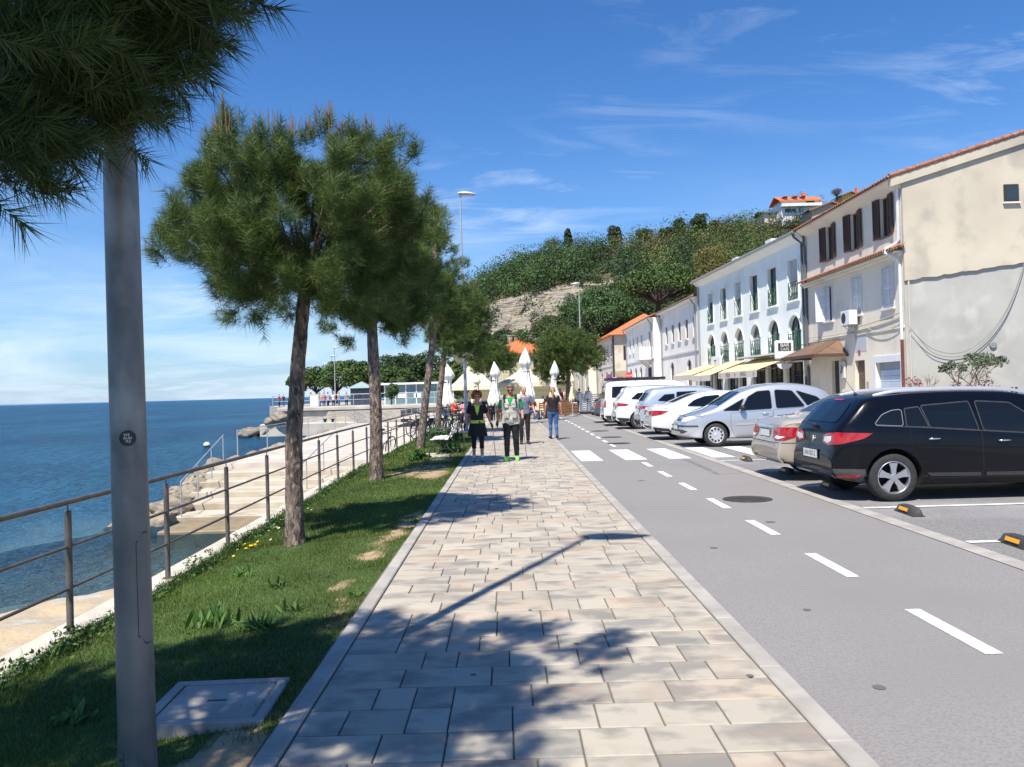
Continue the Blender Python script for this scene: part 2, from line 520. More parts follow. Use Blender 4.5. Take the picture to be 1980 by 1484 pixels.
# water and the bed under it
def water_mat():
    m = bpy.data.materials.new('sea_water'); m.use_nodes = True
    t = m.node_tree; L = t.links; t.nodes.clear()
    N = lambda tp: t.nodes.new(tp)
    out = N('ShaderNodeOutputMaterial')
    co = N('ShaderNodeTexCoord')
    def nse(sc, st, det, rot=0.0):
        mp = N('ShaderNodeMapping'); mp.inputs['Scale'].default_value = st; mp.inputs['Rotation'].default_value = (0, 0, rot)
        n = N('ShaderNodeTexNoise'); n.inputs['Scale'].default_value = sc; n.inputs['Detail'].default_value = det; n.inputs['Roughness'].default_value = .6
        L.new(co.outputs['Object'], mp.inputs[0]); L.new(mp.outputs[0], n.inputs['Vector']); return n.outputs[0]
    def math_(op, a, b, cl=False):
        q = N('ShaderNodeMath'); q.operation = op; q.use_clamp = cl
        for i, v in enumerate((a, b)):
            if isinstance(v, (int, float)): q.inputs[i].default_value = v
            else: L.new(v, q.inputs[i])
        return q.outputs[0]
    h = math_('ADD', math_('ADD', math_('MULTIPLY', nse(.22, (1, .5, 1), 4, R(25)), 1.5), math_('MULTIPLY', nse(.8, (1, .5, 1), 4, R(10)), 1.0)), math_('MULTIPLY', nse(2.8, (1, .55, 1), 5, R(20)), .55))
    bp = N('ShaderNodeBump'); bp.inputs['Strength'].default_value = 1.0; bp.inputs['Distance'].default_value = 1.7
    L.new(h, bp.inputs['Height'])
    vm = N('ShaderNodeVectorMath'); vm.operation = 'DISTANCE'; vm.inputs[1].default_value = (-3.6, 15.5, SEA)
    L.new(co.outputs['Object'], vm.inputs[0])
    mr = N('ShaderNodeMapRange'); mr.inputs[1].default_value = 3.0; mr.inputs[2].default_value = 13.0; mr.interpolation_type = 'SMOOTHSTEP'
    L.new(math_('ADD', vm.outputs['Value'], math_('MULTIPLY', math_('SUBTRACT', nse(.35, (1, 1, 1), 3), .5), 5.0)), mr.inputs[0])
    tr = N('ShaderNodeBsdfTransparent'); tr.inputs[0].default_value = (.62, .80, .80, 1)
    df = N('ShaderNodeBsdfDiffuse')
    mixc = N('ShaderNodeMix'); mixc.data_type = 'RGBA'
    mixc.inputs[6].default_value = (.005, .052, .125, 1); mixc.inputs[7].default_value = (.012, .095, .185, 1)
    q = N('ShaderNodeMapRange'); q.inputs[1].default_value = .44; q.inputs[2].default_value = .62; L.new(nse(.06, (1, .35, 1), 5, R(20)), q.inputs[0]); L.new(q.outputs[0], mixc.inputs[0])
    L.new(mixc.outputs[2], df.inputs[0]); L.new(bp.outputs[0], df.inputs['Normal'])
    base = N('ShaderNodeMixShader'); L.new(math_('ADD', math_('MULTIPLY', mr.outputs[0], .82), .12), base.inputs[0])
    L.new(tr.outputs[0], base.inputs[1]); L.new(df.outputs[0], base.inputs[2])
    gl = N('ShaderNodeBsdfGlossy'); gl.inputs['Roughness'].default_value = .06; L.new(bp.outputs[0], gl.inputs['Normal'])
    gl.inputs[0].default_value = (.50, .70, .92, 1)
    fr = N('ShaderNodeFresnel'); fr.inputs[0].default_value = 1.33; L.new(bp.outputs[0], fr.inputs['Normal'])
    fm = N('ShaderNodeMixShader'); L.new(math_('MINIMUM', fr.outputs[0], .62), fm.inputs[0])
    L.new(base.outputs[0], fm.inputs[1]); L.new(gl.outputs[0], fm.inputs[2]); L.new(fm.outputs[0], out.inputs[0])
    return m
# near water: a rippled sheet; far water: a flat one beyond it
mb = MB()
mb.poly([(-45000, -2000, SEA - .02), (45000, -2000, SEA - .02), (45000, 52000, SEA - .02), (-45000, 52000, SEA - .02)])
setting(mb.build('sea', water_mat()))
mb = MB()
rows = []
for j in range(40):
    y = 4 + j * .8
    row = []
    for i in range(30):
        x = -3.6 - i * .8
        d = math.hypot((x + 3.8) * .9, (y - 15.5) * .55)
        row.append((x, y, SEA - .03 - .05 * d - .006 * d * d + .07 * nz(x * .8, y * .8)))
    rows.append(row)
mb.grid(rows)
setting(mb.build('sea_bed', mat('pebble_bed', (.23, .20, .16), (.10, .095, .09), 7, .9, bump=1.0, bscale=16, c3=(.40, .37, .32), scale3=20, ramp3=(.56, .66), bdist=.05), smooth=True))

# flat rock shelf under the wall, bottom of the view
rows = []
for j in range(56):
    y = 2.0 + j * .23
    row = []
    for i in range(34):
        t = i / 33
        shore = interp(((2, -9.4), (8, -8.7), (11.5, -8.4), (12.6, -7.7), (13.6, -6.9), (14.4, -5.6), (14.9, -4.2), (15, -3.6)), y)
        x = lerp(-3.55, shore - 1.2, t)
        e = max(0, (shore - x))
        up = smooth01((x - shore) / 1.6)
        z = SEA - .10 * e - .02 + .26 * up + .05 * fbm(x * 1.1, y * 1.1, 3, 4) + .02 * round(2 * nz(x * .7, y * .5, 7))
        row.append((x, y, z))
    rows.append(row)
mb = MB(); mb.grid(rows)
setting(mb.build('rock_shelf', mat('sand_rock', (.50, .385, .235), (.36, .30, .22), 1.6, .9, bump=.7, bscale=14, c3=(.42, .42, .40), scale3=2.4, ramp3=(.55, .68), bdist=.03), smooth=True))

# lower promenade with the wide sea steps
m_prom = mat('promenade_concrete', (.56, .50, .43), (.46, .41, .355), 1.2, .92, bump=.3, bscale=50, c3=(.36, .31, .25), scale3=.8, ramp3=(.58, .75), bdist=.006)
mb = MB()
mb.prism([(-3.8, 27.6, PROM), (-3.8, 64, PROM), (-12.0, 64, PROM), (-9.9, 27.6, PROM)], (0, 0, -1.4))
setting(mb.build('promenade', m_prom))
mb = MB()
n = 5
for k in range(n):
    z = PROM - .17 * (k + 1)
    y1 = 27.6 - .0 - 1.25 * k; y0 = y1 - 1.25
    xl = lerp(-9.75, -8.5, k / n)
    mb.bx(xl, -3.78, y0, 27.6 - 1.25 * k - .002, z - .9, z, bev=.02)
st = mb.build('sea_steps', mat('wet_steps', (.53, .47, .38), (.42, .36, .27), 1.6, .9, bump=.35, bscale=45, c3=(.30, .24, .16), scale3=1.1, ramp3=(.55, .75), bdist=.008))
setting(st)
mb = MB(); mb.bx(-8.3, -3.78, 19.3, 21.35, -2.4, SEA + .06, bev=.03)
setting(mb.build('sea_steps', mat('wet_low_step', (.30, .225, .12), (.22, .17, .1), 3, .6, bump=.4, bscale=40)))

# headland and plaza ground on the far left
mb = MB()
out = [(-8.5, 64), (-8.5, 140), (-30, 190), (-37, 140), (-36, 124), (-31.5, 112), (-26, 96), (-22, 84), (-19, 75), (-18.5, 71.5)]
mb.prism([(x, y, .35) for x, y in out], (0, 0, -2.6))
setting(mb.build('headland_ground', mat('headland_stone', (.45, .40, .33), (.35, .31, .26), .5, .95, bump=.5, bscale=4, bdist=.2)))
mb = MB()
rows = []
for j in range(30):
    u = j / 29
    x = lerp(-26000, 5000, u)
    hh = max(0, 55 * (nz(u * 9, 1.3) + .35) + 22 * nz(u * 60, 4)) * (1 if u > .05 else .2)
    rows.append([(x, 21000, SEA - 5), (x, 21000 + 300, SEA + hh), (x, 24000, SEA + hh * .6)])
mb.grid(rows)
setting(mb.build('far_shore', mat('far_shore', (.16, .22, .33), rough=1)))  # blue of distant haze put into the shore's colour
# ------------------------------------------------------------------ wall, railing, lamps, small things on the lawn
m_steel = mat('weathered_steel', (.20, .175, .155), (.13, .115, .105), 8, .45, .55, bump=.1, bscale=60)
m_galv = mat('galvanised_steel', (.23, .228, .215), (.135, .138, .135), 4.2, .5, .55, detail=8, c3=(.40, .40, .375), scale3=2.6, ramp3=(.52, .68), stretch=(1, 1, .55), bump=.08, bscale=30)  # tree shade and light dapples worked into the steel's own mottled grey
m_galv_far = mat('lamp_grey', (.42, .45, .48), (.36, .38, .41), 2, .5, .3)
m_dark = mat('dark_metal', (.03, .03, .032), rough=.5, metal=.3)
m_black = mat('black_plastic', (.018, .018, .02), rough=.6)
m_white = mat('white_paint', (.78, .78, .77), (.70, .70, .70), 6, .5)

mb = MB()
L_, R_ = [], []
ys = [-3, 0, 2, 4, 6, 7, 8, 9, 10, 11, 12, 13, 14, 16, 18, 20, 24, 30, 36, 46, 58]
sec = []
for y in ys:
    x = railx(y)
    sec.append([(x + .14, y, -.6), (x + .14, y, -.172), (x + .12, y, -.16), (x - .20, y, -.165), (x - .22, y, -.18), (x - .22, y, -2.4)])
mb.grid(sec)
tag(mb.build('retaining_wall', mat('wall_concrete', (.60, .55, .47), (.47, .43, .36), 3, .9, bump=.4, bscale=40, c3=(.33, .30, .24), scale3=2, ramp3=(.6, .75), bdist=.006)),
    'pale concrete retaining wall along the outer edge of the lawn, under the railing', 'wall')

def rail_thing(label, pts, h, post_every, parent_name='railing', r=.022, mids=(.34, .66), group=None, pin=True, mt=None, postr=.026):
    mt = mt or m_steel
    t = thing(parent_name, label, 'railing', pts[0], 0, group)
    o = Vector(pts[0])
    P = [Vector(p) - o for p in pts]
    # arc-length sampling
    def along(d):
        for a, b in zip(P, P[1:]):
            l = (b - a).length
            if d <= l + 1e-6: return a + (b - a) * (d / l)
            d -= l
        return P[-1]
    tot = sum((b - a).length for a, b in zip(P, P[1:]))
    n = int(tot / post_every) + 1
    S_ = [along(tot * i / 40) for i in range(41)]
    mb = MB(); mb.tube([p + Vector((0, 0, h)) for p in S_], r, 10); mb.build('top_rail', mt, t, True)
    for f in mids:
        mb = MB(); mb.tube([p + Vector((0, 0, h * f)) for p in S_], r * .62, 8); mb.build('mid_rail', mt, t, True)
    for k in range(n):
        p = along(k * post_every)
        mb = MB()
        if pin:
            mb.lathe([(postr, 0), (postr, h - .07), (postr * .8, h - .065), (.006, h - .065), (.006, h)], p, 12)
            mb.lathe([(postr * 2, 0), (postr * 2, .008), (postr, .01)], p, 12)
        else: mb.lathe([(postr, 0), (postr, h)], p, 8)
        mb.build('post', mt, t, True, angle=40)
    return t
rail_thing('dark steel railing with three rails along the edge of the lawn', [(railx(y), y, -.16) for y in [6.38 - 1.86 * 3 + i * .93 for i in range(36)]], 1.0, 1.86)
a, b = (-8.55, 21.4, SEA + .05), (-9.7, 28.0, PROM)
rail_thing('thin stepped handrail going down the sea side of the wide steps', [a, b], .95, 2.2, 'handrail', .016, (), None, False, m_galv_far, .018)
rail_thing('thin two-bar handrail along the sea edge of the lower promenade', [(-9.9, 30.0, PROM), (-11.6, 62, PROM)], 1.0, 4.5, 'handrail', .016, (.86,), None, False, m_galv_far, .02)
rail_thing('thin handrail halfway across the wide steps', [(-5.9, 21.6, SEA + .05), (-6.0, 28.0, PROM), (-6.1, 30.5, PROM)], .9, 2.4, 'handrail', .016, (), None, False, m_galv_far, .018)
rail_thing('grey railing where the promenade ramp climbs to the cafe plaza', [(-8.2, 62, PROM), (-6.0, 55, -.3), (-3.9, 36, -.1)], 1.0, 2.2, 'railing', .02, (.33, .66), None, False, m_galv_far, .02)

def lamp(label, base, head_dir, near=False, H=10.0, sc=1.0, group='street lamps of the promenade'):
    t = thing('street_lamp', label, 'street lamp', base, 0, group)
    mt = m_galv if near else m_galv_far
    mb = MB()
    pr = [(.078, -.1), (.0775, .1), (.0705, 2.6), (.069, 2.72), (.060, 2.80), (.056, 2.9), (.037, H - .35), (.034, H)]
    mb.lathe([(r * sc, z) for r, z in pr], n=32 if near else 12)
    mb.build('pole', mt, t, True, angle=50)
    # flat shell lamp head
    d = head_dir
    top, bot = [], []
    for k in range(15):
        u = k / 14; x = -.10 + .78 * u
        w = .05 + .155 * math.sin(PI * min(1, u * 1.05) ** .8) ** .7
        h = .10 * math.sin(PI * (.12 + .88 * u)) ** .8
        ring = []
        for j in range(13):
            a = PI * j / 12
            ring.append((d * x * sc, -w * math.cos(a) * sc, H - .06 + (.02 + h * math.sin(a) - .05 * (u - .5)) * sc))
        top.append(ring)
    mb = MB(); mb.grid(top if d < 0 else [list(reversed(r)) for r in top])
    mb.lathe([(.05 * sc, H - .16), (.06 * sc, H - .04)], n=12)
    mb.build('lamp_head', mat('lamp_shell', (.62, .62, .63), rough=.4, metal=.1), t, True)
    mb = MB(); g = []
    for k in range(13):
        u = k / 12; x = -.04 + .68 * u; w = .02 + .14 * math.sin(PI * u) ** .6
        g.append([(d * x * sc, -w * sc, H - .07), (d * x * sc, 0, H - .115), (d * x * sc, w * sc, H - .07)])
    mb.grid(g); mb.build('lamp_glass', mat('lamp_lens', (.35, .36, .34), rough=.2), t, True)
    return t
_t, _b = at(231, 262, Y=3.6), at(267.5, 1484, Y=3.6)
near_lamp = lamp('tall galvanised lamp post with a round black sticker, standing on the lawn', (_b.x - (_t.x - _b.x) / (_t.z - _b.z) * (_b.z + .06), 3.60, -.06), 1, True, H=9.5)
near_lamp.rotation_euler.y = math.atan2(_t.x - _b.x, _t.z - _b.z)
def on_pole(pts, zc, r_of, M_=None): pass
def pole_r(z): return interp([(.1, .0775), (2.6, .0705)], z)
# sticker: a disc wrapped on the pole, facing the viewer a little to the left
def wrap(a0, z, off=.0015): r = pole_r(z) + off; return (r * math.sin(a0), -r * math.cos(a0), z)
def wrapped_disc(ac, zc, rad, off):
    P = []
    for i in range(7):
        q = rad * i / 6
        P.append([wrap(ac + q * math.cos(2 * PI * j / 28) / pole_r(zc), zc + q * math.sin(2 * PI * j / 28), off) for j in range(28)])
    return P
AC = R(-23.5) ; AC = math.atan2(1.63, 3.6) * -1 * -1  # the side of the pole that faces the walk's start
AC = math.atan2(1.63, 3.60) - R(2)
ZC = 1.445
mb = MB(); mb.grid(wrapped_disc(AC, ZC + .06, .034, .0015), closed=True)
stk = mb.build('sticker', mat('sticker_black', (.012, .012, .016), rough=.35), near_lamp, True)
def pole_text(s, zc, size, m, dx=0.0):
    o = text_mesh('lettering', s, size, m, stk, Matrix.Identity(4), 'LEFT', 0)
    for v in o.data.vertices:
        x, y = v.co.x + dx, v.co.y
        v.co = Vector(wrap(AC + x / pole_r(zc), zc + y, .0024))
for s, dz, dx, dim in (('WE', .0135, -.016, 0), ('RUN', 0, -.016, 0), ('RZ.', -.0135, -.0075, 0), ('T', -.0135, -.0158, 1)):
    pole_text(s, ZC + .06 + dz, .0155, mat('sticker_grey', (.10, .10, .11)) if dim else m_white, dx)
# door of the post and the strap at its foot
def panel(a0, a1, z0, z1, off, r=.03):
    P = []
    for i in range(13):
        z = lerp(z0, z1, i / 12)
        e = min(z - z0, z1 - z); ins = 0 if e > r else (r - math.sqrt(max(0, r * r - (r - e) ** 2))) / .074
        P.append([wrap(lerp(a0 + ins, a1 - ins, j / 8), z, off) for j in range(9)])
    return P
mb = MB(); mb.grid(panel(AC + .25, AC + 1.45, .62, 1.10, .0006)); mb.build('door_gap', m_dark, near_lamp, True)
mb = MB(); mb.grid(panel(AC + .28, AC + 1.42, .626, 1.094, .0016)); mb.build('access_door', m_galv, near_lamp, True)
mb = MB(); mb.grid(panel(AC - 1.45, AC - .75, -.05, .18, .003, .005)); mb.build('strap', m_galv, near_lamp, True)
for z in (.08, .14):
    mb = MB(); mb.ball(wrap(AC - .95, z, .003), .006, 8, 6); mb.build('bolt', m_dark, near_lamp, True)
b2 = at(902, 833, z=0)
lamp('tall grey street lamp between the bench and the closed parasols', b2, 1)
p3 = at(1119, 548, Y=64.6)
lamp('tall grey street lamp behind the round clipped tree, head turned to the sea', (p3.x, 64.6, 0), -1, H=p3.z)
for (x, y, Y, lb) in ((646, 672, 105, 'slim dark lamp post above the far pines, the tallest'), (641, 688, 108, 'slim dark mast just beside the tallest far lamp'), (625, 703, 135, 'smallest slim lamp post above the far pines')):
    p = at(x, y, Y=Y)
    lamp(lb, (p.x, Y, .4), 1, H=p.z - .4, sc=1.2, group='lamp posts beyond the far pines')

# concrete inspection cover
cv = thing('inspection_cover', 'square concrete inspection cover set in a frame beside the lamp post', 'cover', (-1.60, 4.42, -.045), R(2.5))
mb = MB(); s = .315
for x0, x1, y0, y1 in ((-s, s, -s, -s + .055), (-s, s, s - .055, s), (-s, -s + .055, -s + .056, s - .056), (s - .055, s, -s + .056, s - .056)):
    mb.bx(x0, x1, y0, y1, -.1, .05, bev=.006)
mb.build('frame', m_kerb, cv)
mb = MB(); mb.bx(-s + .062, s - .062, -s + .062, s - .062, -.08, .045, bev=.01); lid = mb.build('lid', m_kerb, cv)
mb = MB(); mb.bx(-.05, .05, -.012, .012, .0455, .047); mb.build('lifting_slot', m_dark, lid)
mb = MB(); mb.bx(-s + .05, s - .05, -s + .05, s - .05, -.1, .02); mb.build('recess', m_joint, cv)

# round iron manhole covers in the road
def manhole(x, y, lb, r=.345):
    t = thing('manhole_cover', lb, 'manhole cover', (x, y, ROADZ + .004), 0, 'round manhole covers in the road')
    m = mat('cast_iron', (.085, .07, .06), (.05, .045, .042), 8, .7, .3, bump=.4, bscale=30)
    mb = MB(); mb.lathe([(r, -.02), (r, .003), (r - .035, .003), (r - .04, -.002)], n=40); mb.build('ring', m, t)
    mb = MB(); mb.lathe([(1e-5, .002), (r - .045, .002), (r - .045, -.02)], n=40)
    for i in range(-5, 6):
        for j in range(-5, 6):
            if math.hypot(i, j) * .052 < r - .08: mb.box((i * .052, j * .052, .0035), (.026, .026, .004), rz=PI / 4 * ((i + j) % 2))
    mb.build('lid', m, t)
mh = at(1445, 966, z=ROADZ); manhole(mh.x, mh.y, 'round iron manhole cover beside the dashed line near the dark estate car')
for pxl, lb in (((1197, 858), 'round iron manhole cover beyond the zebra crossing, nearer one'), ((1183, 846), 'round iron manhole cover beyond the zebra crossing, middle one'), ((1160, 834), 'round iron manhole cover beyond the zebra crossing, farthest one')):
    q = at(*pxl, z=ROADZ); manhole(q.x, q.y, lb)

# rubber wheel stops with yellow reflectors
def wheel_stop_proto():
    t = thing('wheel_stop', '', 'wheel stop', (0, 0, 0), 0, 'black rubber wheel stops in the car park')
    P = []
    for k in range(9):
        u = -1 + k / 4; x = .28 * u; e = 1 - abs(u) ** 6 * .45; h = .105 * (1 - abs(u) ** 5 * .55)
        P.append([(.075 * -1, x, 0), (-.068 * e, x, h * .55), (-.045 * e, x, h * .93), (0, x, h), (.045 * e, x, h * .93), (.068 * e, x, h * .55), (.075, x, 0)])
    mb = MB(); mb.grid(P); mb.poly(list(reversed(P[0]))); mb.poly(P[-1]); mb.build('rubber_block', mat('black_rubber', (.035, .035, .038), (.06, .06, .06), 12, .8, bump=.3, bscale=60), t, True, angle=35)
    mb = MB()
    mb.prism([(-.0745, -.12, .040), (-.0745, .12, .040), (-.0625, .12, .078), (-.0625, -.12, .078)], (-.006, 0, 0))
    mb.build('reflector', mat('yellow_reflector', (.80, .36, .015), rough=.35), t)
    return t
ws = None
for pxl, lb, rz in (((1758, 993), 'black wheel stop with yellow reflector in front of the estate car wheel', -.05), ((1972, 1056), 'black wheel stop nearest to the viewer, in the empty bay', -.05), ((1443, 891), 'black wheel stop with yellow reflector beside the zebra crossing', 0),
                    ((1522, 915), 'black wheel stop in the shade under the beige saloon', 0), ((1606, 944), 'black wheel stop in the shade under the dark estate car', 0)):
    q = at(*pxl, z=ROADZ)
    if ws is None: ws = wheel_stop_proto(); o = ws
    else: o = dup(ws, (0, 0, 0))
    o.location = (q.x, q.y, ROADZ); o.rotation_euler.z = rz; o['label'] = lb

# buoy
q = at(400, 864, z=SEA)
mb = MB(); mb.ball((0, 0, .1), .22, 16, 12, (1, 1, .95))
t = thing('mooring_buoy', 'round white mooring buoy floating on the sea', 'buoy', (q.x, q.y, SEA))
mb.build('float', m_white, t, True)
mb = MB(); mb.lathe([(.205, -.02), (.222, .03), (.2225, .1), (.21, .1)], n=16); mb.build('waterline_band', mat('buoy_band', (.10, .07, .05)), t, True)

# boulders
def boulder_mesh(seed):
    r_ = random.Random(seed); bm = bmesh.new(); bmesh.ops.create_icosphere(bm, subdivisions=3, radius=1)
    ax = [(Vector((r_.uniform(-1, 1), r_.uniform(-1, 1), r_.uniform(-.6, 1))).normalized(), r_.uniform(.5, .85)) for _ in range(9)]
    for v in bm.verts:
        p = v.co.copy()
        for a, d in ax:
            k = p.dot(a)
            if k > d: p -= a * (k - d) * .9
        p *= 1 + .10 * fbm(p.x * 1.7 + seed, p.y * 1.7, p.z * 1.7)
        v.co = p
    me = bpy.data.meshes.new('boulder'); bm.to_mesh(me); bm.free()
    me.polygons.foreach_set('use_smooth', [True] * len(me.polygons)); me.set_sharp_from_angle(angle=R(28))
    me.materials.append(mat('boulder_stone', (.33, .27, .19), (.20, .17, .135), 2.6, .95, bump=.6, bscale=9, c3=(.17, .15, .125), scale3=1.2, ramp3=(.52, .7), bdist=.04))
    return me
bms = [boulder_mesh(i) for i in range(6)]
rr = random.Random(5)
def boulder(x, y, z, s, lb, grp, i):
    o = link('boulder', bms[i % 6], None, (x, y, z)); o.rotation_euler = (rr.uniform(-.3, .3), rr.uniform(-.3, .3), rr.uniform(0, 6.3))
    o.scale = (s * rr.uniform(.85, 1.3), s * rr.uniform(.8, 1.1), s * rr.uniform(.45, .65))
    return tag(o, lb, 'boulder', grp)
k = 0
for t_ in range(13):
    for row in range(3):
        u = t_ / 12
        x = lerp(-9.0, -10.3, u) + .1 - row * .45 + rr.uniform(-.12, .12); y = lerp(20.8, 28.2, u) + rr.uniform(-.35, .35)
        z = lerp(SEA, PROM - .2, u) - row * .30 * (.5 + u) + .05
        boulder(x, y, max(z, SEA - .15), rr.uniform(.28, .50), 'rough tan boulder in the heap beside the sea steps', 'boulders heaped beside the sea steps', k); k += 1
for t_ in range(12):
    y = 29.5 + t_ * 2.6; x = lerp(-10.3, -12.1, t_ / 12) - .2
    boulder(x, y, PROM - .25, rr.uniform(.4, .6), 'pale boulder lining the sea edge of the lower promenade', 'boulders along the lower promenade edge', k); k += 1
for pxl in ((478, 838), (500, 836), (488, 833), (515, 830), (508, 840), (535, 815), (548, 805), (530, 812), (525, 826)):
    q = at(pxl[0], pxl[1], Y=68); boulder(q.x, 67.5 + rr.uniform(-.5, 2), max(SEA, q.z), .85, 'brown boulder at the end of the concrete pier', 'boulders at the end of the pier', k); k += 1

# bench
bq = at(872, 880, z=-.05)
bn = thing('park_bench', 'park bench with white slats and curved iron ends facing the sea', 'bench', (-1.78, 21.9, -.06), 0)
mws = mat('bench_white', (.74, .73, .70), (.62, .61, .58), 8, .6)
mir = mat('cast_iron_green', (.05, .06, .055), rough=.5, metal=.4)
mb = MB()
for i in range(4): mb.bx(-.36 + i * .125, -.36 + i * .125 + .108, 0, 1.7, .42 + .012 * (1.5 - abs(i - 1.5)), .45 + .012 * (1.5 - abs(i - 1.5)), bev=.008)
mb.build('seat', mws, bn)
mb = MB()
for i in range(3):
    z = .58 + i * .12; x = .19 + i * .045
    mb.box((x, .85, z), (.03, 1.7, .10), M=Matrix.Rotation(R(18), 4, 'Y'), bev=.008)
mb.build('backrest', mws, bn)
for y in (.08, 1.6):
    mb = MB()
    mb.tube([(-.38, y, 0), (-.40, y, .1), (-.30, y, .25), (-.36, y, .41), (.10, y, .41), (.16, y, .5), (.25, y, .72), (.30, y, .86), (.27, y, .90)], .018, 8)
    mb.tube([(.22, y, 0), (.25, y, .08), (.12, y, .2), (.05, y, .32), (.12, y, .41)], .018, 8)
    mb.tube([(-.30, y, .25), (-.1, y, .17), (.12, y, .2)], .012, 8)
    mb.tube([(-.30, y, .44), (-.38, y, .56), (-.30, y, .66), (-.05, y, .64), (.2, y, .66)], .015, 8)
    mb.build('leg', mir, bn, True)
mb = MB()
mb.bx(-.8, .35, .0, .55, -.04, .03, bev=.01); mb.bx(-.8, .35, .62, 1.4, -.04, .03, bev=.01)
tag(mb.build('bench_slab', m_conc, None, loc=(-1.75, 21.3, -.06)), 'flat concrete slabs in the grass under the park bench', 'slab')
# ------------------------------------------------------------------ pines and other plants
m_needle = mat('pine_needle', (1, 1, 1), rough=.5, attr=True, sub=.22, spec=.35)
m_leaf = mat('leaf_green', (1, 1, 1), rough=.6, attr=True, sub=.2, spec=.3)
m_bark = mat('pine_bark', (.20, .145, .115), (.05, .038, .032), 17, .95, bump=1.0, bscale=22, stretch=(1, 1, .38), c3=(.30, .235, .19), scale3=24, ramp3=(.52, .62), bdist=.05)

def unit(v): return v / np.maximum(1e-9, np.linalg.norm(v, axis=-1, keepdims=True))

def needle_tufts(g, pos, axis, n, length, width, base=(.036, .072, .018), tip=(.15, .215, .048)):
    """pos, axis (t,3): bottle-brush tufts of n needles each"""
    t = len(pos)
    ax = np.repeat(unit(axis), n, 0)
    u = g.random(t * n)
    p = np.repeat(pos, n, 0) + ax * (u * .16 - .04)[:, None]
    rnd = unit(g.normal(size=(t * n, 3)))
    side = unit(rnd - ax * (rnd * ax).sum(1, keepdims=True))
    d = unit(side * (.75 + .5 * g.random(t * n))[:, None] + ax * (.35 + .75 * u)[:, None] + np.array([0, 0, .02]))
    L_ = length * (.7 + .5 * g.random(t * n))
    w = unit(np.cross(d, unit(g.normal(size=(t * n, 3)))))
    ww = (width * .5 * (.8 + .4 * g.random(t * n)))[:, None]
    V = np.stack([p - w * ww, p + w * ww, p + d * L_[:, None] - np.array([0, 0, .012])], 1).reshape(-1, 3)
    tone = np.repeat(g.random(t), n) * .55 + g.random(t * n) * .45
    c = np.array(base) + (np.array(tip) - np.array(base)) * tone[:, None]
    old = g.random(t * n) < .025
    c[old] = (.16, .10, .05)
    return V, c

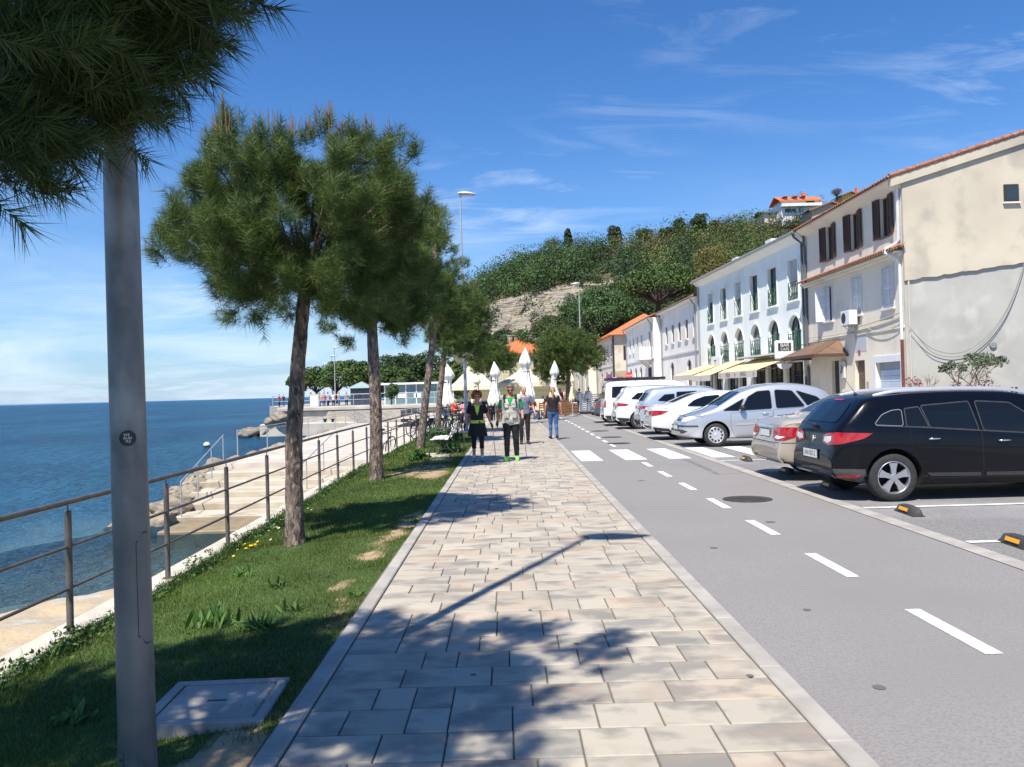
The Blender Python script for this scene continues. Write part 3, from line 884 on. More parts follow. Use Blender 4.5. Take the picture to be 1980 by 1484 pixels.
def pine(label, base, path, cc, cr, n_cl, per, nn, nlen, nwid, seed, candles=0, r0=.10, group=None, flat_bottom=.7, holes=.0, extra=None, tone=1.0, tuft_r=.22, candle_len=.2, candle_w=.0065):
    """path: trunk points relative to base; cc: crown centre relative to base; cr: crown radii"""
    g = np.random.default_rng(seed)
    t = thing('pine_tree', label, 'pine tree', base, 0, group)
    path = [Vector(p) for p in path]
    mb = MB()
    P = []
    for i in range(len(path) - 1):
        for k in range(10 if i < len(path) - 2 else 11): P.append(path[i].lerp(path[i + 1], k / 10))
    n = len(P); NB = 20
    rows = []
    for i, p in enumerate(P):
        u = i / (n - 1); rr_ = r0 * (1.18 - .5 * u + .35 * math.exp(-u * 26))
        rows.append([(p.x + math.cos(a) * rr_ * q, p.y + math.sin(a) * rr_ * q, p.z) for a, q in ((2 * PI * j / NB, 1 + .13 * nz(math.cos(2 * PI * j / NB) * 2.4 + seed, math.sin(2 * PI * j / NB) * 2.4, p.z * 9)) for j in range(NB))])
    mb.grid(rows, closed=True); mb.build('trunk', m_bark, t, True)
    cc = np.array(cc, float); cr = np.array(cr, float)
    # cluster centres, spread over the outer shell and through the volume
    d = unit(g.normal(size=(n_cl * 3, 3)))
    d = d[d[:, 2] > -flat_bottom][:n_cl]
    lob = np.array([1 + .34 * noise.noise(Vector((a[0] * 2.1 + seed, a[1] * 2.1, a[2] * 2.1))) for a in d]) * np.where(g.random(len(d)) < .10, 1.10, 1.0)
    rad = (.30 + .70 * g.random(len(d)) ** .55) * lob
    C = cc + d * cr * rad[:, None]
    if extra is not None: C = np.vstack([C, np.array(extra, float)])
    if holes:
        keep = np.array([noise.noise(Vector((a[0] * 1.3 + seed * 3, a[1] * 1.3, a[2] * 1.3))) > -.5 + holes for a in C]); C = C[keep]
    top = np.array(path[-1]); mid = np.array(path[-2])
    # limbs
    mb = MB()
    for c in C[::6]:
        a = mid + (top - mid) * g.random() if c[2] > mid[2] else mid
        m1 = a + (c - a) * .5 + np.array([0, 0, -.06 + .12 * g.random()])
        mb.tube([a, m1, c], [r0 * .24, r0 * .13, .006], 5, caps=False)
    mb.build('branches', m_bark, t, True)
    out = unit((C - (cc - np.array([0, 0, cr[2] * .5]))) / cr)
    pos = np.repeat(C, per, 0) + unit(g.normal(size=(len(C) * per, 3))) * (tuft_r * g.random(len(C) * per) ** .5)[:, None]
    ax = unit(np.repeat(out, per, 0) * .9 + np.array([0, 0, .75]) + g.normal(size=(len(pos), 3)) * .35)
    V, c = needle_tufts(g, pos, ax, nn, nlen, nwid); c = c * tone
    if candles:                                   # upright spring shoots among the needles
        sel = np.argsort(-(pos[:, 2] - .35 * (pos - cc)[:, 1] / cr[1] + g.random(len(pos)) * cr[2] * .55))[:candles]
        SV = []
        for q in sel:
            p = pos[q] + ax[q] * .08
            for s in range(int(g.integers(1, 5))):
                a_ = p + np.array([g.normal() * .025, g.normal() * .025, -.03]); h = candle_len * (.45 + .75 * g.random()) + .03
                e = a_ + np.array([g.normal() * .012, g.normal() * .012, h]); w = candle_w
                k = [np.array([math.cos(x) * w, math.sin(x) * w, 0]) for x in (0, 2.09, 4.19)]
                for i in range(3):
                    j = (i + 1) % 3
                    SV += [a_ + k[i], a_ + k[j], e + k[j] * .6, a_ + k[i], e + k[j] * .6, e + k[i] * .6]
        SV = np.array(SV); cs_ = np.repeat(np.array([(.30, .165, .095), (.24, .19, .09), (.34, .2, .12)])[g.integers(0, 3, len(SV) // 18)], 6, 0)
        V = np.vstack([V, SV]); c = np.vstack([c, cs_])
    npmesh('crown', V, np.arange(len(V)).reshape(-1, 3), m_needle, c, t)
    return t

def rel(pxy, Y, b): q = at(pxy[0], pxy[1], Y=Y); return (q.x - b[0], q.y - b[1], q.z - b[2])
PG = 'clipped pines in the lawn strip'
b1 = at(570, 1056, z=-.12)
pine('young pine with a leaning reddish trunk and broad crown, nearest on the lawn', b1, [(0, 0, -.1), rel((568, 850), b1.y, b1), rel((578, 680), b1.y, b1), rel((588, 580), b1.y, b1), rel((590, 500), b1.y, b1)],
     rel((570, 450), b1.y, b1), (1.45, 1.4, 1.04), 400, 15, 44, .145, .0046, 3, 60, .09, PG, .92, holes=.16,
     extra=[rel(p, b1.y + dy, b1) for p, dy in (((335, 480), 0), ((345, 400), -.2), ((360, 500), .3), ((395, 540), 0), ((430, 560), -.3), ((470, 570), .2), ((340, 450), .4), ((520, 590), 0), ((640, 600), .2), ((620, 590), -.2), ((420, 280), 0), ((450, 290), .2), ((400, 300), .1), ((560, 600), 0), ((590, 275), .1), ((620, 270), -.2), ((680, 265), 0), ((710, 275), .2), ((760, 280), -.1), ((800, 300), .1), ((825, 340), 0), ((830, 400), .2), ((835, 450), -.2), ((700, 620), .3), ((760, 600), 0), ((810, 540), .2), ((430, 310), -.3), ((660, 290), -.3), ((740, 300), .3))], candle_len=.21, tuft_r=.145)
b2_ = at(727, 928, z=-.12)
pine('taller pine with a straight trunk and dense round crown, second along the lawn', b2_, [(0, 0, -.1), rel((727, 800), b2_.y, b2_), rel((720, 650), b2_.y, b2_), rel((716, 520), b2_.y, b2_), rel((716, 380), b2_.y, b2_)],
     rel((738, 500), b2_.y, b2_), (1.12, 1.3, 1.55), 260, 17, 42, .18, .007, 4, 64, .115, PG, 1.0, holes=.1,
     extra=[rel(p, b2_.y + dy, b2_) for p, dy in (((845, 420), 0), ((850, 470), -.2), ((640, 640), 0), ((680, 660), .2), ((780, 650), .3), ((850, 560), 0), ((840, 600), .1))], tuft_r=.21, candle_len=.34)
b3 = at(812, 869, z=-.12)
pine('slim pine leaning to the right with a dark crown behind the taller pine', b3, [(0, 0, -.1), rel((822, 780), b3.y, b3), rel((838, 650), b3.y, b3), rel((845, 560), b3.y, b3), rel((840, 470), b3.y, b3)],
     rel((825, 565), b3.y, b3), (1.25, 1.3, 1.75), 150, 15, 36, .18, .010, 5, 30, .11, PG, .8, tuft_r=.24, candle_len=.3)
b4 = at(845, 846, z=-.12)
pine('pine beside the parked bicycles with a low dark green crown', b4, [(0, 0, -.1), rel((850, 770), b4.y, b4), rel((858, 690), b4.y, b4), rel((870, 620), b4.y, b4), rel((880, 570), b4.y, b4)],
     rel((890, 628), b4.y, b4), (1.15, 1.3, 1.65), 200, 11, 34, .2, .012, 6, 26, .11, PG, .8, tuft_r=.34, candle_len=.3)
b5 = at(950, 806, z=0)
pine('small pine with a flat rounded crown behind the closed parasols', b5, [(0, 0, -.1), rel((951, 760), b5.y, b5), rel((952, 710), b5.y, b5), rel((953, 690), b5.y, b5)],
     rel((953, 698), b5.y, b5), (1.45, 1.4, 1.05), 190, 10, 28, .22, .016, 8, 0, .1, 'small pines by the cafe', .75, tuft_r=.34)
b6 = at(1100, 800, z=0)
pine('round clipped pine by the road with twin dark trunks', b6, [(0, 0, -.1), rel((1098, 760), b6.y, b6), rel((1099, 720), b6.y, b6), rel((1100, 680), b6.y, b6)],
     rel((1099, 688), b6.y, b6), (2.25, 2.0, 1.75), 320, 11, 28, .24, .017, 9, 20, .14, 'small pines by the cafe', .8, tuft_r=.42, candle_len=.3)
# the pine overhead, trunk outside the frame; needle colour darkened as its backlit underside
pine('pine with shade-darkened needles whose crown hangs over the lamp post', (-2.62, 1.72, -.1), [(0, 0, -.1), (.02, 0, 1.3), (.06, 0, 2.6), (.1, 0, 3.7), (.1, 0, 4.9)],
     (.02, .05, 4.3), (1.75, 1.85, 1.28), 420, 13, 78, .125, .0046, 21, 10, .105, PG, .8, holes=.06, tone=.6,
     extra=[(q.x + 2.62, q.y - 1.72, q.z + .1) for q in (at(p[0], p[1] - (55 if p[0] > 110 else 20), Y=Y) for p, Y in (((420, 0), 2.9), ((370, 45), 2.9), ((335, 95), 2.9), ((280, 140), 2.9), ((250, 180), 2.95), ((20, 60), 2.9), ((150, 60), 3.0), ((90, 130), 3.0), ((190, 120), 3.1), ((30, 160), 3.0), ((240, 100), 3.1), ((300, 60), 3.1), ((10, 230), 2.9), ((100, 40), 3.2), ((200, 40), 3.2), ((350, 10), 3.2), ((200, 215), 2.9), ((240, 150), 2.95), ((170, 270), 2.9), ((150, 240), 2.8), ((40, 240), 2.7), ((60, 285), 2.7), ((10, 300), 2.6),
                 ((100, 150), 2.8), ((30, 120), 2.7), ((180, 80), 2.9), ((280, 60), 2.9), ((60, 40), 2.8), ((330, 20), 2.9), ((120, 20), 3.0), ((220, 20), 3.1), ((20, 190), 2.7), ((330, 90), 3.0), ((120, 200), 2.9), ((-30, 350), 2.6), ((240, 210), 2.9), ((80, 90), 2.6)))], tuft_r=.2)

# ---- leaf-clump crowns for everything broadleaved and for far trees
def leaves(g, cen, rad, per, size, c0, c1, up=.15, bottom=-.55, flat=.5, rj=(.62, .42), nr=.6):
    """per leaf-clumps on every blob (cen, rad); colour varies by blob and leaf"""
    k = len(cen)
    d = unit(g.normal(size=(k * per, 3))); d[:, 2] = np.where(d[:, 2] < bottom, -d[:, 2], d[:, 2])
    R_ = np.repeat(rad, per, 0) * (rj[0] + rj[1] * g.random(k * per) ** .6)[:, None]
    p = np.repeat(cen, per, 0) + d * R_
    nrm = unit(d * flat + g.normal(size=d.shape) * nr + np.array([0, 0, up]))
    a = unit(np.cross(nrm, unit(g.normal(size=d.shape)))); b = np.cross(nrm, a)
    s = (size * (.5 + .8 * g.random(k * per)))[:, None]
    V = np.stack([p - a * s, p - b * s * .55, p + a * s, p + b * s * .55], 1).reshape(-1, 3)
    tone = np.clip(np.repeat(g.random(k), per) * .65 + g.random(k * per) * .5 - .08, 0, 1)
    c = np.array(c0) + (np.array(c1) - np.array(c0)) * tone[:, None]
    return V, c
def leaf_tree(name, label, cat, base, trunk_h, crown_c, crown_r, blobs, per, size, c0, c1, seed, group=None, r0=.2, shell=.62, blob_r=.36, flat_bottom=-.4, limbs=True, bark=None):
    g = np.random.default_rng(seed)
    t = thing(name, label, cat, base, 0, group)
    cc = np.array(crown_c, float); cr = np.array(crown_r, float)
    d = unit(g.normal(size=(blobs * 4, 3))); d = d[d[:, 2] > flat_bottom][:blobs]
    C = cc + d * cr * (shell + .3 * g.random(len(d)))[:, None]
    Rb = np.ones((len(C), 3)) * (blob_r * cr.mean() * (.7 + .6 * g.random(len(C))))[:, None]
    mb = MB()
    top = (cc[0] * .6, cc[1] * .6, cc[2] - .1 * cr[2])
    mb.tube([(0, 0, -.3), (cc[0] * .2, cc[1] * .2, trunk_h * .5), (cc[0] * .4, cc[1] * .4, trunk_h), top], [r0 * 1.2, r0, r0 * .8, r0 * .3], 8)
    if limbs:
        for c in C[::2]:
            mb.tube([(cc[0] * .4, cc[1] * .4, trunk_h), tuple((np.array((cc[0] * .4, cc[1] * .4, trunk_h)) + c) / 2 + np.array([0, 0, -.05 * cr[2]])), tuple(c)], [r0 * .5, r0 * .3, r0 * .08], 5, caps=False)
    mb.build('trunk', bark or mat('dark_bark', (.06, .048, .038), (.035, .028, .024), 4, .95), t, True)
    V, c = leaves(g, C, Rb, per, size, c0, c1, flat=.9, rj=(.72, .30), nr=.45)
    npmesh('crown', V, np.arange(len(V)).reshape(-1, 4), m_leaf, c, t)
    return t

# broad-leaved weeds and flowers on the lawn
def rosette(label, x, y, n, ln, wd, upr, seed, c0=(.05, .12, .024), c1=(.11, .21, .045)):
    r_ = random.Random(seed); mb = MB()
    for i in range(n):
        a = r_.random() * 2 * PI; l = ln * r_.uniform(.5, 1.1); tilt = r_.uniform(.25, 1.0) * (1 - upr) + .05
        q = r_.random(); mb.col = tuple(lerp(a_, b_, q) for a_, b_ in zip(c0, c1))
        dx, dy = math.cos(a), math.sin(a); ox, oy = r_.gauss(0, ln * .28), r_.gauss(0, ln * .28)
        L2, R2 = [], []
        for k in range(6):
            u = k / 5; w = wd * math.sin(PI * (.12 + .86 * u)) ; h = l * (u * (1 - tilt * .55) - tilt * .55 * u * u * .9); s = l * tilt * u * 1.15
            px_, py_ = ox + dx * s, oy + dy * s
            L2.append((px_ - dy * w, py_ + dx * w, max(.004, h))); R2.append((px_ + dy * w, py_ - dx * w, max(.004, h) + wd * .3))
        mb.grid([L2, R2])
    o = mb.build('weed_plant', m_leaf, None, True, loc=(x, y, lawn_z(x, y)))
    return tag(o, label, 'plant', 'broad-leaved weeds in the lawn')
for pxl, lb, n, ln, wd, up, sd in (((425, 1215), 'tall upright dock plant in the lawn right of the lamp post', 30, .24, .012, .7, 1), ((500, 1225), 'wide low clump of pale leaves beside the tall dock plant', 46, .20, .012, .2, 2),
                                  ((540, 1140), 'small dark leafy tuft in the middle of the lawn', 20, .13, .013, .4, 3), ((470, 1110), 'thin pale weed between the tree and the dock plant', 16, .16, .012, .35, 4),
                                  ((385, 1215), 'leafy weed directly behind the lamp post', 18, .2, .017, .5, 5), ((560, 1195), 'scattered pale weed near the bare soil', 14, .16, .012, .3, 6), ((690, 1172), 'bright green weed against the paving kerb', 14, .09, .012, .3, 7),
                                  ((135, 1400), 'broad-leaved weed in the shade left of the lamp post', 18, .16, .02, .25, 8), ((945, 0), '', 0, 0, 0, 0, 0)):
    if n:
        q = at(*pxl, z=-.1); rosette(lb, q.x, q.y, n, ln, wd, up, sd)
# creeping edge plants along the coping
g = np.random.default_rng(77); Vs = []; cs = []
cen = []
for i in range(210):
    y = 3.2 + 30 * g.random() ** 1.4; x = railx(y) + .24 + .09 * g.normal()
    cen.append((x, y, lawn_z(x, y) + .02 + .04 * g.random()))
cen = np.array(cen)
V, c = leaves(g, cen, np.ones((len(cen), 3)) * np.array([.10, .15, .055]), 30, .019, (.04, .09, .017), (.09, .18, .032), up=.4)
o = npmesh('edge_undergrowth', V, np.arange(len(V)).reshape(-1, 4), m_leaf, c); stuff(o)
def flowers(name, label, cen, n, spread, size, colr, seed, stem=.05):
    r_ = random.Random(seed); mb = MB(); mg = MB()
    for i in range(n):
        x = cen[0] + r_.gauss(0, spread[0]); y = cen[1] + r_.gauss(0, spread[1]); z = lawn_z(x, y) + stem * r_.uniform(.6, 1.5)
        s = size * r_.uniform(.7, 1.2)
        tl = r_.uniform(-.4, .4); tm = r_.uniform(-.6, .1)
        M_ = Matrix.Translation((x, y, z)) @ Matrix.Rotation(tl, 4, 'X') @ Matrix.Rotation(tm, 4, 'Y')
        mb.add([M_ @ Vector((math.cos(2 * PI * k / 10) * s * (1 if k % 2 else .72), math.sin(2 * PI * k / 10) * s * (1 if k % 2 else .72), .002)) for k in range(10)], [tuple(range(10))])
        mb.slot(1); mb.add([M_ @ Vector((math.cos(2 * PI * k / 6) * s * .35, math.sin(2 * PI * k / 6) * s * .35, .005)) for k in range(6)], [tuple(range(6))]); mb.slot(0)
        mb.slot(2); mb.tube([(x, y, z - stem * 1.5), (x, y, z)], .0015, 3, False); mb.slot(0)
    return mb.build(name, [mat(name + '_petal', colr, rough=.6), mat('flower_eye', (.75, .45, .02), rough=.7), mat('flower_stem', (.06, .14, .03))])
q = at(520, 1025, z=-.13); stuff(flowers('daisies', '', (q.x, q.y + .4), 60, (.16, .75), .017, (.82, .82, .80), 3))
q = at(478, 1064, z=-.13); tag(flowers('yellow_flowers', '', (q.x, q.y), 20, (.09, .16), .021, (.85, .60, .01), 4), 'small patch of yellow flowers by the nearest pine', 'flowers')
q = at(322, 1140, z=-.13); tag(flowers('white_flowers', '', (q.x, q.y), 9, (.05, .05), .020, (.85, .85, .83), 6), 'small bunch of white flowers by the rail post next to the lamp', 'flowers')
# ------------------------------------------------------------------ cars
m_glass = mat('tinted_glass', (.006, .008, .010), rough=.04, spec=.42)
m_tyre = mat('tyre_rubber', (.022, .022, .024), (.035, .034, .033), 20, .85)
m_alloy = mat('alloy_rim', (.55, .55, .56), rough=.32, metal=.85)
m_cap = mat('wheel_cap', (.55, .56, .57), rough=.4, metal=.5)
m_seam = mat('panel_gap', (.008, .008, .009), rough=.9)
m_trim = mat('dark_trim', (.025, .026, .028), (.04, .04, .043), 30, .6)
m_chrome = mat('chrome', (.80, .80, .82), rough=.12, metal=1.0)
m_lampred = mat('lamp_red', (.30, .006, .008), (.42, .02, .02), 14, .12, coat=.6)
m_lampclear = mat('lamp_clear', (.75, .74, .72), rough=.12, coat=.6)
m_plate = mat('plate_white', (.75, .76, .74), rough=.4)
m_plate_ink = mat('plate_ink', (.03, .035, .04), rough=.5)
def paint(name, c, metal=.0, rough=.28): return mat(name, c, rough=rough, metal=metal, coat=1.0)

def catmull(pts, n):
    P = [Vector((*p, 0)) for p in pts]
    d = [0]
    for a, b in zip(P, P[1:]): d.append(d[-1] + (b - a).length)
    out = []
    for k in range(n):
        s = d[-1] * k / (n - 1)
        i = max(j for j in range(len(P) - 1) if d[j] <= s + 1e-9)
        t = (s - d[i]) / (d[i + 1] - d[i])
        p0, p1, p2, p3 = P[max(i - 1, 0)], P[i], P[i + 1], P[min(i + 2, len(P) - 1)]
        # centripetal-ish: limit tangents so the outline does not overshoot
        m1 = (p2 - p0) * .5 * min(1, (p2 - p1).length / max(1e-6, (p1 - p0).length)) if i > 0 else (p2 - p1)
        m2 = (p3 - p1) * .5 * min(1, (p2 - p1).length / max(1e-6, (p3 - p2).length)) if i + 2 < len(P) else (p2 - p1)
        q = p1 * (2 * t**3 - 3 * t**2 + 1) + m1 * (t**3 - 2 * t**2 + t) + p2 * (-2 * t**3 + 3 * t**2) + m2 * (t**3 - t**2)
        out.append((q.x, q.y))
    return out

def round_poly(pts, r, n=4):
    out = []
    k = len(pts)
    for i in range(k):
        a, b, c = Vector(pts[i - 1]), Vector(pts[i]), Vector(pts[(i + 1) % k])
        ra = min(r, (a - b).length * .45); rc = min(r, (c - b).length * .45)
        p, q = b + (a - b).normalized() * ra, b + (c - b).normalized() * rc
        for j in range(n + 1):
            t = j / n
            out.append(tuple(p * (1 - t) ** 2 + b * 2 * t * (1 - t) + q * t * t))
    return out
def grow(pts, d):
    c = Vector((sum(p[0] for p in pts) / len(pts), sum(p[1] for p in pts) / len(pts)))
    k = len(pts); out = []
    area = sum(pts[i][0] * pts[(i + 1) % k][1] - pts[(i + 1) % k][0] * pts[i][1] for i in range(k))
    sg = 1 if area > 0 else -1
    for i in range(k):
        a, b, q = Vector(pts[i - 1]), Vector(pts[i]), Vector(pts[(i + 1) % k])
        n1 = Vector(((b - a).y, -(b - a).x)).normalized() if (b - a).length > 1e-9 else Vector((0, 0)); n2 = Vector(((q - b).y, -(q - b).x)).normalized() if (q - b).length > 1e-9 else n1
        n_ = (n1 + n2)
        out.append(tuple(b + (n_.normalized() if n_.length > 1e-6 else n1) * d * sg))
    return out

class Car:
    def __init__(s, name, label, L, Wd, top, belt, axles, wr, paint_m, loc, rz, n=70, lean=.30, zb=.20, group='cars parked side by side', taper=(.16, .22), name_part='body'):
        s.L, s.W = L, Wd
        s.root = thing(name, label, 'car' if 'van' not in name else 'van', loc, rz, group)
        s.paint = paint_m; s.wr = wr; s.axles = axles
        prof = catmull(top, n)
        rows = []
        for x, zt in prof:
            w = Wd / 2
            if x < .6: w *= 1 - taper[0] * ((.6 - max(0, x)) / .6) ** 2.4
            if x > L - .8: w *= 1 - taper[1] * ((x - (L - .8)) / .8) ** 2.4
            b = interp([(0, .36), (.3, zb + .06), (.9, zb), (L - .8, zb), (L - .3, zb + .03), (L, .30)], x)
            b = min(b, zt - .08)
            zs = max(min(interp(belt, x), zt - .07), b + (zt - b) * .45)
            wsb = .972 * w
            hgt = max(0, zt - .06 - zs)
            wt = max(.2, wsb - lean * hgt - .06 * smooth01(hgt / .3) * 0)
            h = zs - b
            half = [(0, b), (.80 * w, b), (.93 * w, b + .03 * h), (.975 * w, b + .12 * h), (.992 * w, b + .28 * h), (w, b + .5 * h), (.998 * w, b + .72 * h), (.988 * w, b + .88 * h), (wsb, zs),
                    (lerp(wsb, wt, .5) + .008, zs + hgt * .5), (wt, zs + hgt), (wt - .035, zt - .022), (wt - .10, zt - .004), (wt * .6, zt + .016), (0, zt + .026)]
            rows.append([(x, -y, z) for y, z in half] + [(x, y, z) for y, z in reversed(half[1:-1])])
        mb = MB(); mb.grid([list(reversed(r)) for r in rows], closed=True)
        mb.poly(rows[0]); mb.poly(list(reversed(rows[-1])))
        body = mb.build('body', [paint_m, m_seam], s.root, True)
        bm = bmesh.new(); bm.from_mesh(body.data); bmesh.ops.recalc_face_normals(bm, faces=bm.faces); bm.to_mesh(body.data); bm.free()
        # wheel arches cut out of the body
        cut = MB()
        for ax in axles:
            for sd in (-1, 1):
                y0, y1 = sd * (Wd / 2 - .27), sd * (Wd / 2 + .2)
                cut.lathe([(1e-5, min(y0, y1)), (wr + .055, min(y0, y1)), (wr + .055, max(y0, y1)), (1e-5, max(y0, y1))], (ax, 0, wr + .01), 40, 'Y')
        co = cut.build('arch_cut', [paint_m, m_seam]); co.data.polygons.foreach_set('material_index', [1] * len(co.data.polygons))
        bm = bmesh.new(); bm.from_mesh(co.data); bmesh.ops.remove_doubles(bm, verts=bm.verts, dist=1e-4); bmesh.ops.recalc_face_normals(bm, faces=bm.faces); bm.to_mesh(co.data); bm.free()
        md = body.modifiers.new('b', 'BOOLEAN'); md.object = co; md.operation = 'DIFFERENCE'; md.solver = 'EXACT'
        body.parent = None
        dg = bpy.context.evaluated_depsgraph_get(); dg.update()
        me = bpy.data.meshes.new_from_object(body.evaluated_get(dg))
        body.modifiers.clear(); body.data = me; bpy.data.objects.remove(co)
        body.parent = s.root
        me.polygons.foreach_set('use_smooth', [True] * len(me.polygons)); me.set_sharp_from_angle(angle=R(42))
        s.body = body
        bm = bmesh.new(); bm.from_mesh(me); s.bvh = BVHTree.FromBMesh(bm); bm.free()
    def hit(s, o, d):
        h = s.bvh.ray_cast(Vector(o), Vector(d).normalized())
        return h[0], h[1]
    def mapf(s, mode):
        L = s.L
        if mode == 'near': return lambda a, b: s.hit((a, -3, b), (0, 1, 0))
        if mode == 'far': return lambda a, b: s.hit((a, 3, b), (0, -1, 0))
        if mode == 'rear': return lambda a, b: s.hit((-3, a, b), (1, 0, 0))
        if mode == 'front': return lambda a, b: s.hit((L + 3, a, b), (-1, 0, 0))
        if mode == 'top': return lambda a, b: s.hit((a, b, 4), (0, 0, -1))
        if mode == 'rear_wrap':      # a: bearing in degrees from straight back, towards the near side negative
            return lambda a, b: s.hit((.9 - 4 * math.cos(R(a)), 4 * math.sin(R(a)), b), (math.cos(R(a)), -math.sin(R(a)), 0))
        if mode == 'front_wrap':
            return lambda a, b: s.hit((L - .9 + 4 * math.cos(R(a)), 4 * math.sin(R(a)), b), (-math.cos(R(a)), -math.sin(R(a)), 0))
    def patch(s, name, pts, mode, m, off=.005, parent=None, step=(.05, .05), r=.0, flat=False):
        if r: pts = round_poly(pts, r)
        f = s.mapf(mode)
        bm = bmesh.new()
        bm.faces.new([bm.verts.new((a, b, 0)) for a, b in pts])
        for ax in (0, 1):
            lo = min(p[ax] for p in pts); hi = max(p[ax] for p in pts); k = int((hi - lo) / step[ax])
            for i in range(1, k + 1):
                pl = [0, 0, 0]; pl[ax] = lo + (hi - lo) * i / (k + 1); nn = [0, 0, 0]; nn[ax] = 1
                bmesh.ops.bisect_plane(bm, geom=bm.verts[:] + bm.edges[:] + bm.faces[:], plane_co=pl, plane_no=nn, dist=1e-5)
        bad = []
        for v in bm.verts:
            h, n = f(v.co.x, v.co.y)
            if h is None: bad.append(v); continue
            v.co = h + n * off
        if bad: bmesh.ops.delete(bm, geom=bad, context='VERTS')
        bmesh.ops.recalc_face_normals(bm, faces=bm.faces)
        c = Vector((s.L / 2, 0, .7)); fl = sum((1 if fc.normal.dot(fc.calc_center_median() - c) > 0 else -1) for fc in bm.faces)
        if fl < 0: bmesh.ops.reverse_faces(bm, faces=bm.faces)
        me = bpy.data.meshes.new(name); bm.to_mesh(me); bm.free()
        me.materials.append(m); me.polygons.foreach_set('use_smooth', [True] * len(me.polygons))
        return link(name, me, parent or s.root)
    def strip(s, name, pts, mode, w, m, off=.006, parent=None, closed=False, n=14):
        P = []
        seg = list(zip(pts, pts[1:] + (pts[:1] if closed else [])))[: len(pts) - (0 if closed else 1)]
        for a, b in seg:
            for i in range(n): P.append((lerp(a[0], b[0], i / n), lerp(a[1], b[1], i / n)))
        if not closed: P.append(pts[-1])
        f = s.mapf(mode); L2, R2 = [], []
        k = len(P)
        for i in range(k):
            a, b = P[max(0, i - 1)], P[min(k - 1, i + 1)]
            t = Vector((b[0] - a[0], b[1] - a[1])); 
            if t.length < 1e-9: continue
            t.normalize(); q = Vector((-t.y, t.x)) * w / 2
            h1, n1 = f(P[i][0] - q.x, P[i][1] - q.y); h2, n2 = f(P[i][0] + q.x, P[i][1] + q.y)
            if h1 is None or h2 is None: continue
            L2.append(h1 + n1 * off); R2.append(h2 + n2 * off)
        mb = MB(); mb.grid([L2, R2]); return mb.build(name, m, parent or s.root, True)
    def door(s, pts, handle, r=.06, sides=('near', 'far'), hm=None, seam=True):
        for sd in sides:
            d = s.patch('door', pts, sd, s.paint, .0042, r=r, step=(.06, .03))
            if seam: s.patch('door_gap', grow(round_poly(pts, r), .006), sd, m_seam, .0018, d, step=(.06, .03))
            if handle:
                h, n = s.mapf(sd)(*handle)
                mb = MB(); y = -1 if sd == 'near' else 1
                mb.tube([h + Vector((-.085, y * .004, 0)), h + Vector((-.07, y * .032, .002)), h + Vector((0, y * .038, .004)), h + Vector((.07, y * .032, .002)), h + Vector((.085, y * .004, 0))], [.008, .012, .013, .012, .008], 8)
                mb.build('handle', hm or s.paint, d, True)
    def window(s, pts, r=.04, trim=None, sides=('near', 'far'), step=.05, m=None, off=.0075):
        for sd in sides:
            w = s.patch('side_window', pts, sd, m or m_glass, off, r=r, step=(step, step))
            if trim: s.patch('window_trim', grow(round_poly(pts, r), trim[1]), sd, trim[0], off - .002, w, step=(step, step))
    def wheels(s, style='spoke', m=None, width=.21):
        wr = s.wr; protos = []
        for i, ax in enumerate(s.axles):
            for sd in (-1, 1):
                c = Vector((ax, sd * (s.W / 2 - .03 - width / 2), wr))
                if protos:
                    o = protos[0].copy(); COL.objects.link(o); o.parent = s.root; o.location = c; o.rotation_euler.z = 0 if sd < 0 else PI
                    for ch in protos[0].children:
                        q = ch.copy(); COL.objects.link(q); q.parent = o
                    continue
                rr_ = wr * .68
                hw = width / 2
                mb = MB()
                mb.lathe([(rr_ * .98, hw * .8), (rr_, hw), (rr_ + .012, hw * 1.03), (wr * .93, hw * 1.0), (wr * .985, hw * .82), (wr, hw * .5), (wr, -hw * .5), (wr * .985, -hw * .82), (wr * .93, -hw), (rr_ + .012, -hw * 1.03), (rr_, -hw), (rr_ * .96, -hw * .55), (rr_ * .96, hw * .8)], n=44, axis='Y')
                w = mb.build('wheel', m_tyre, s.root, True, loc=c, angle=45); protos.append(w)
                if sd > 0: w.rotation_euler.z = PI
                mb = MB(); mb.lathe([(1e-5, -hw * .25), (rr_ * .97, -hw * .25)], n=36, axis='Y'); mb.build('brake_recess', m_seam, w)
                mb = MB()
                y0 = -hw * .93
                mb.lathe([(rr_ * 1.0, -hw * .5), (rr_ * 1.005, -hw * 1.0), (rr_ * .97, -hw * 1.04), (rr_ * .92, -hw * .9), (rr_ * .91, -hw * .3)], n=44, axis='Y', caps=False)
                if style == 'spoke':
                    for k in range(5):
                        a = PI / 2 + 2 * PI * k / 5
                        def pt(r_, da, y): return (r_ * math.cos(a + da), y, -r_ * math.sin(a + da) * -1)
                        f = [pt(.045, .75, y0), pt(.045, -.75, y0), pt(rr_ * .55, -.30, y0 * 1.0), pt(rr_ * .93, -.29, y0 * .98), pt(rr_ * .93, .29, y0 * .98), pt(rr_ * .55, .30, y0)]
                        mb.prism(f, (0, .035, 0))
                    mb.lathe([(1e-5, y0 - .006), (.045, y0 - .004), (.055, y0 + .01), (.055, y0 + .05)], n=20, axis='Y')
                elif style == 'multi':
                    for k in range(10):
                        a = 2 * PI * k / 10
                        def pt(r_, da, y): return (r_ * math.cos(a + da), y, r_ * math.sin(a + da))
                        mb.prism([pt(.05, .35, y0), pt(.05, -.35, y0), pt(rr_ * .93, -.085, y0), pt(rr_ * .93, .085, y0)], (0, .03, 0))
                    mb.lathe([(1e-5, y0 - .004), (.06, y0), (.06, y0 + .05)], n=20, axis='Y')
                else:
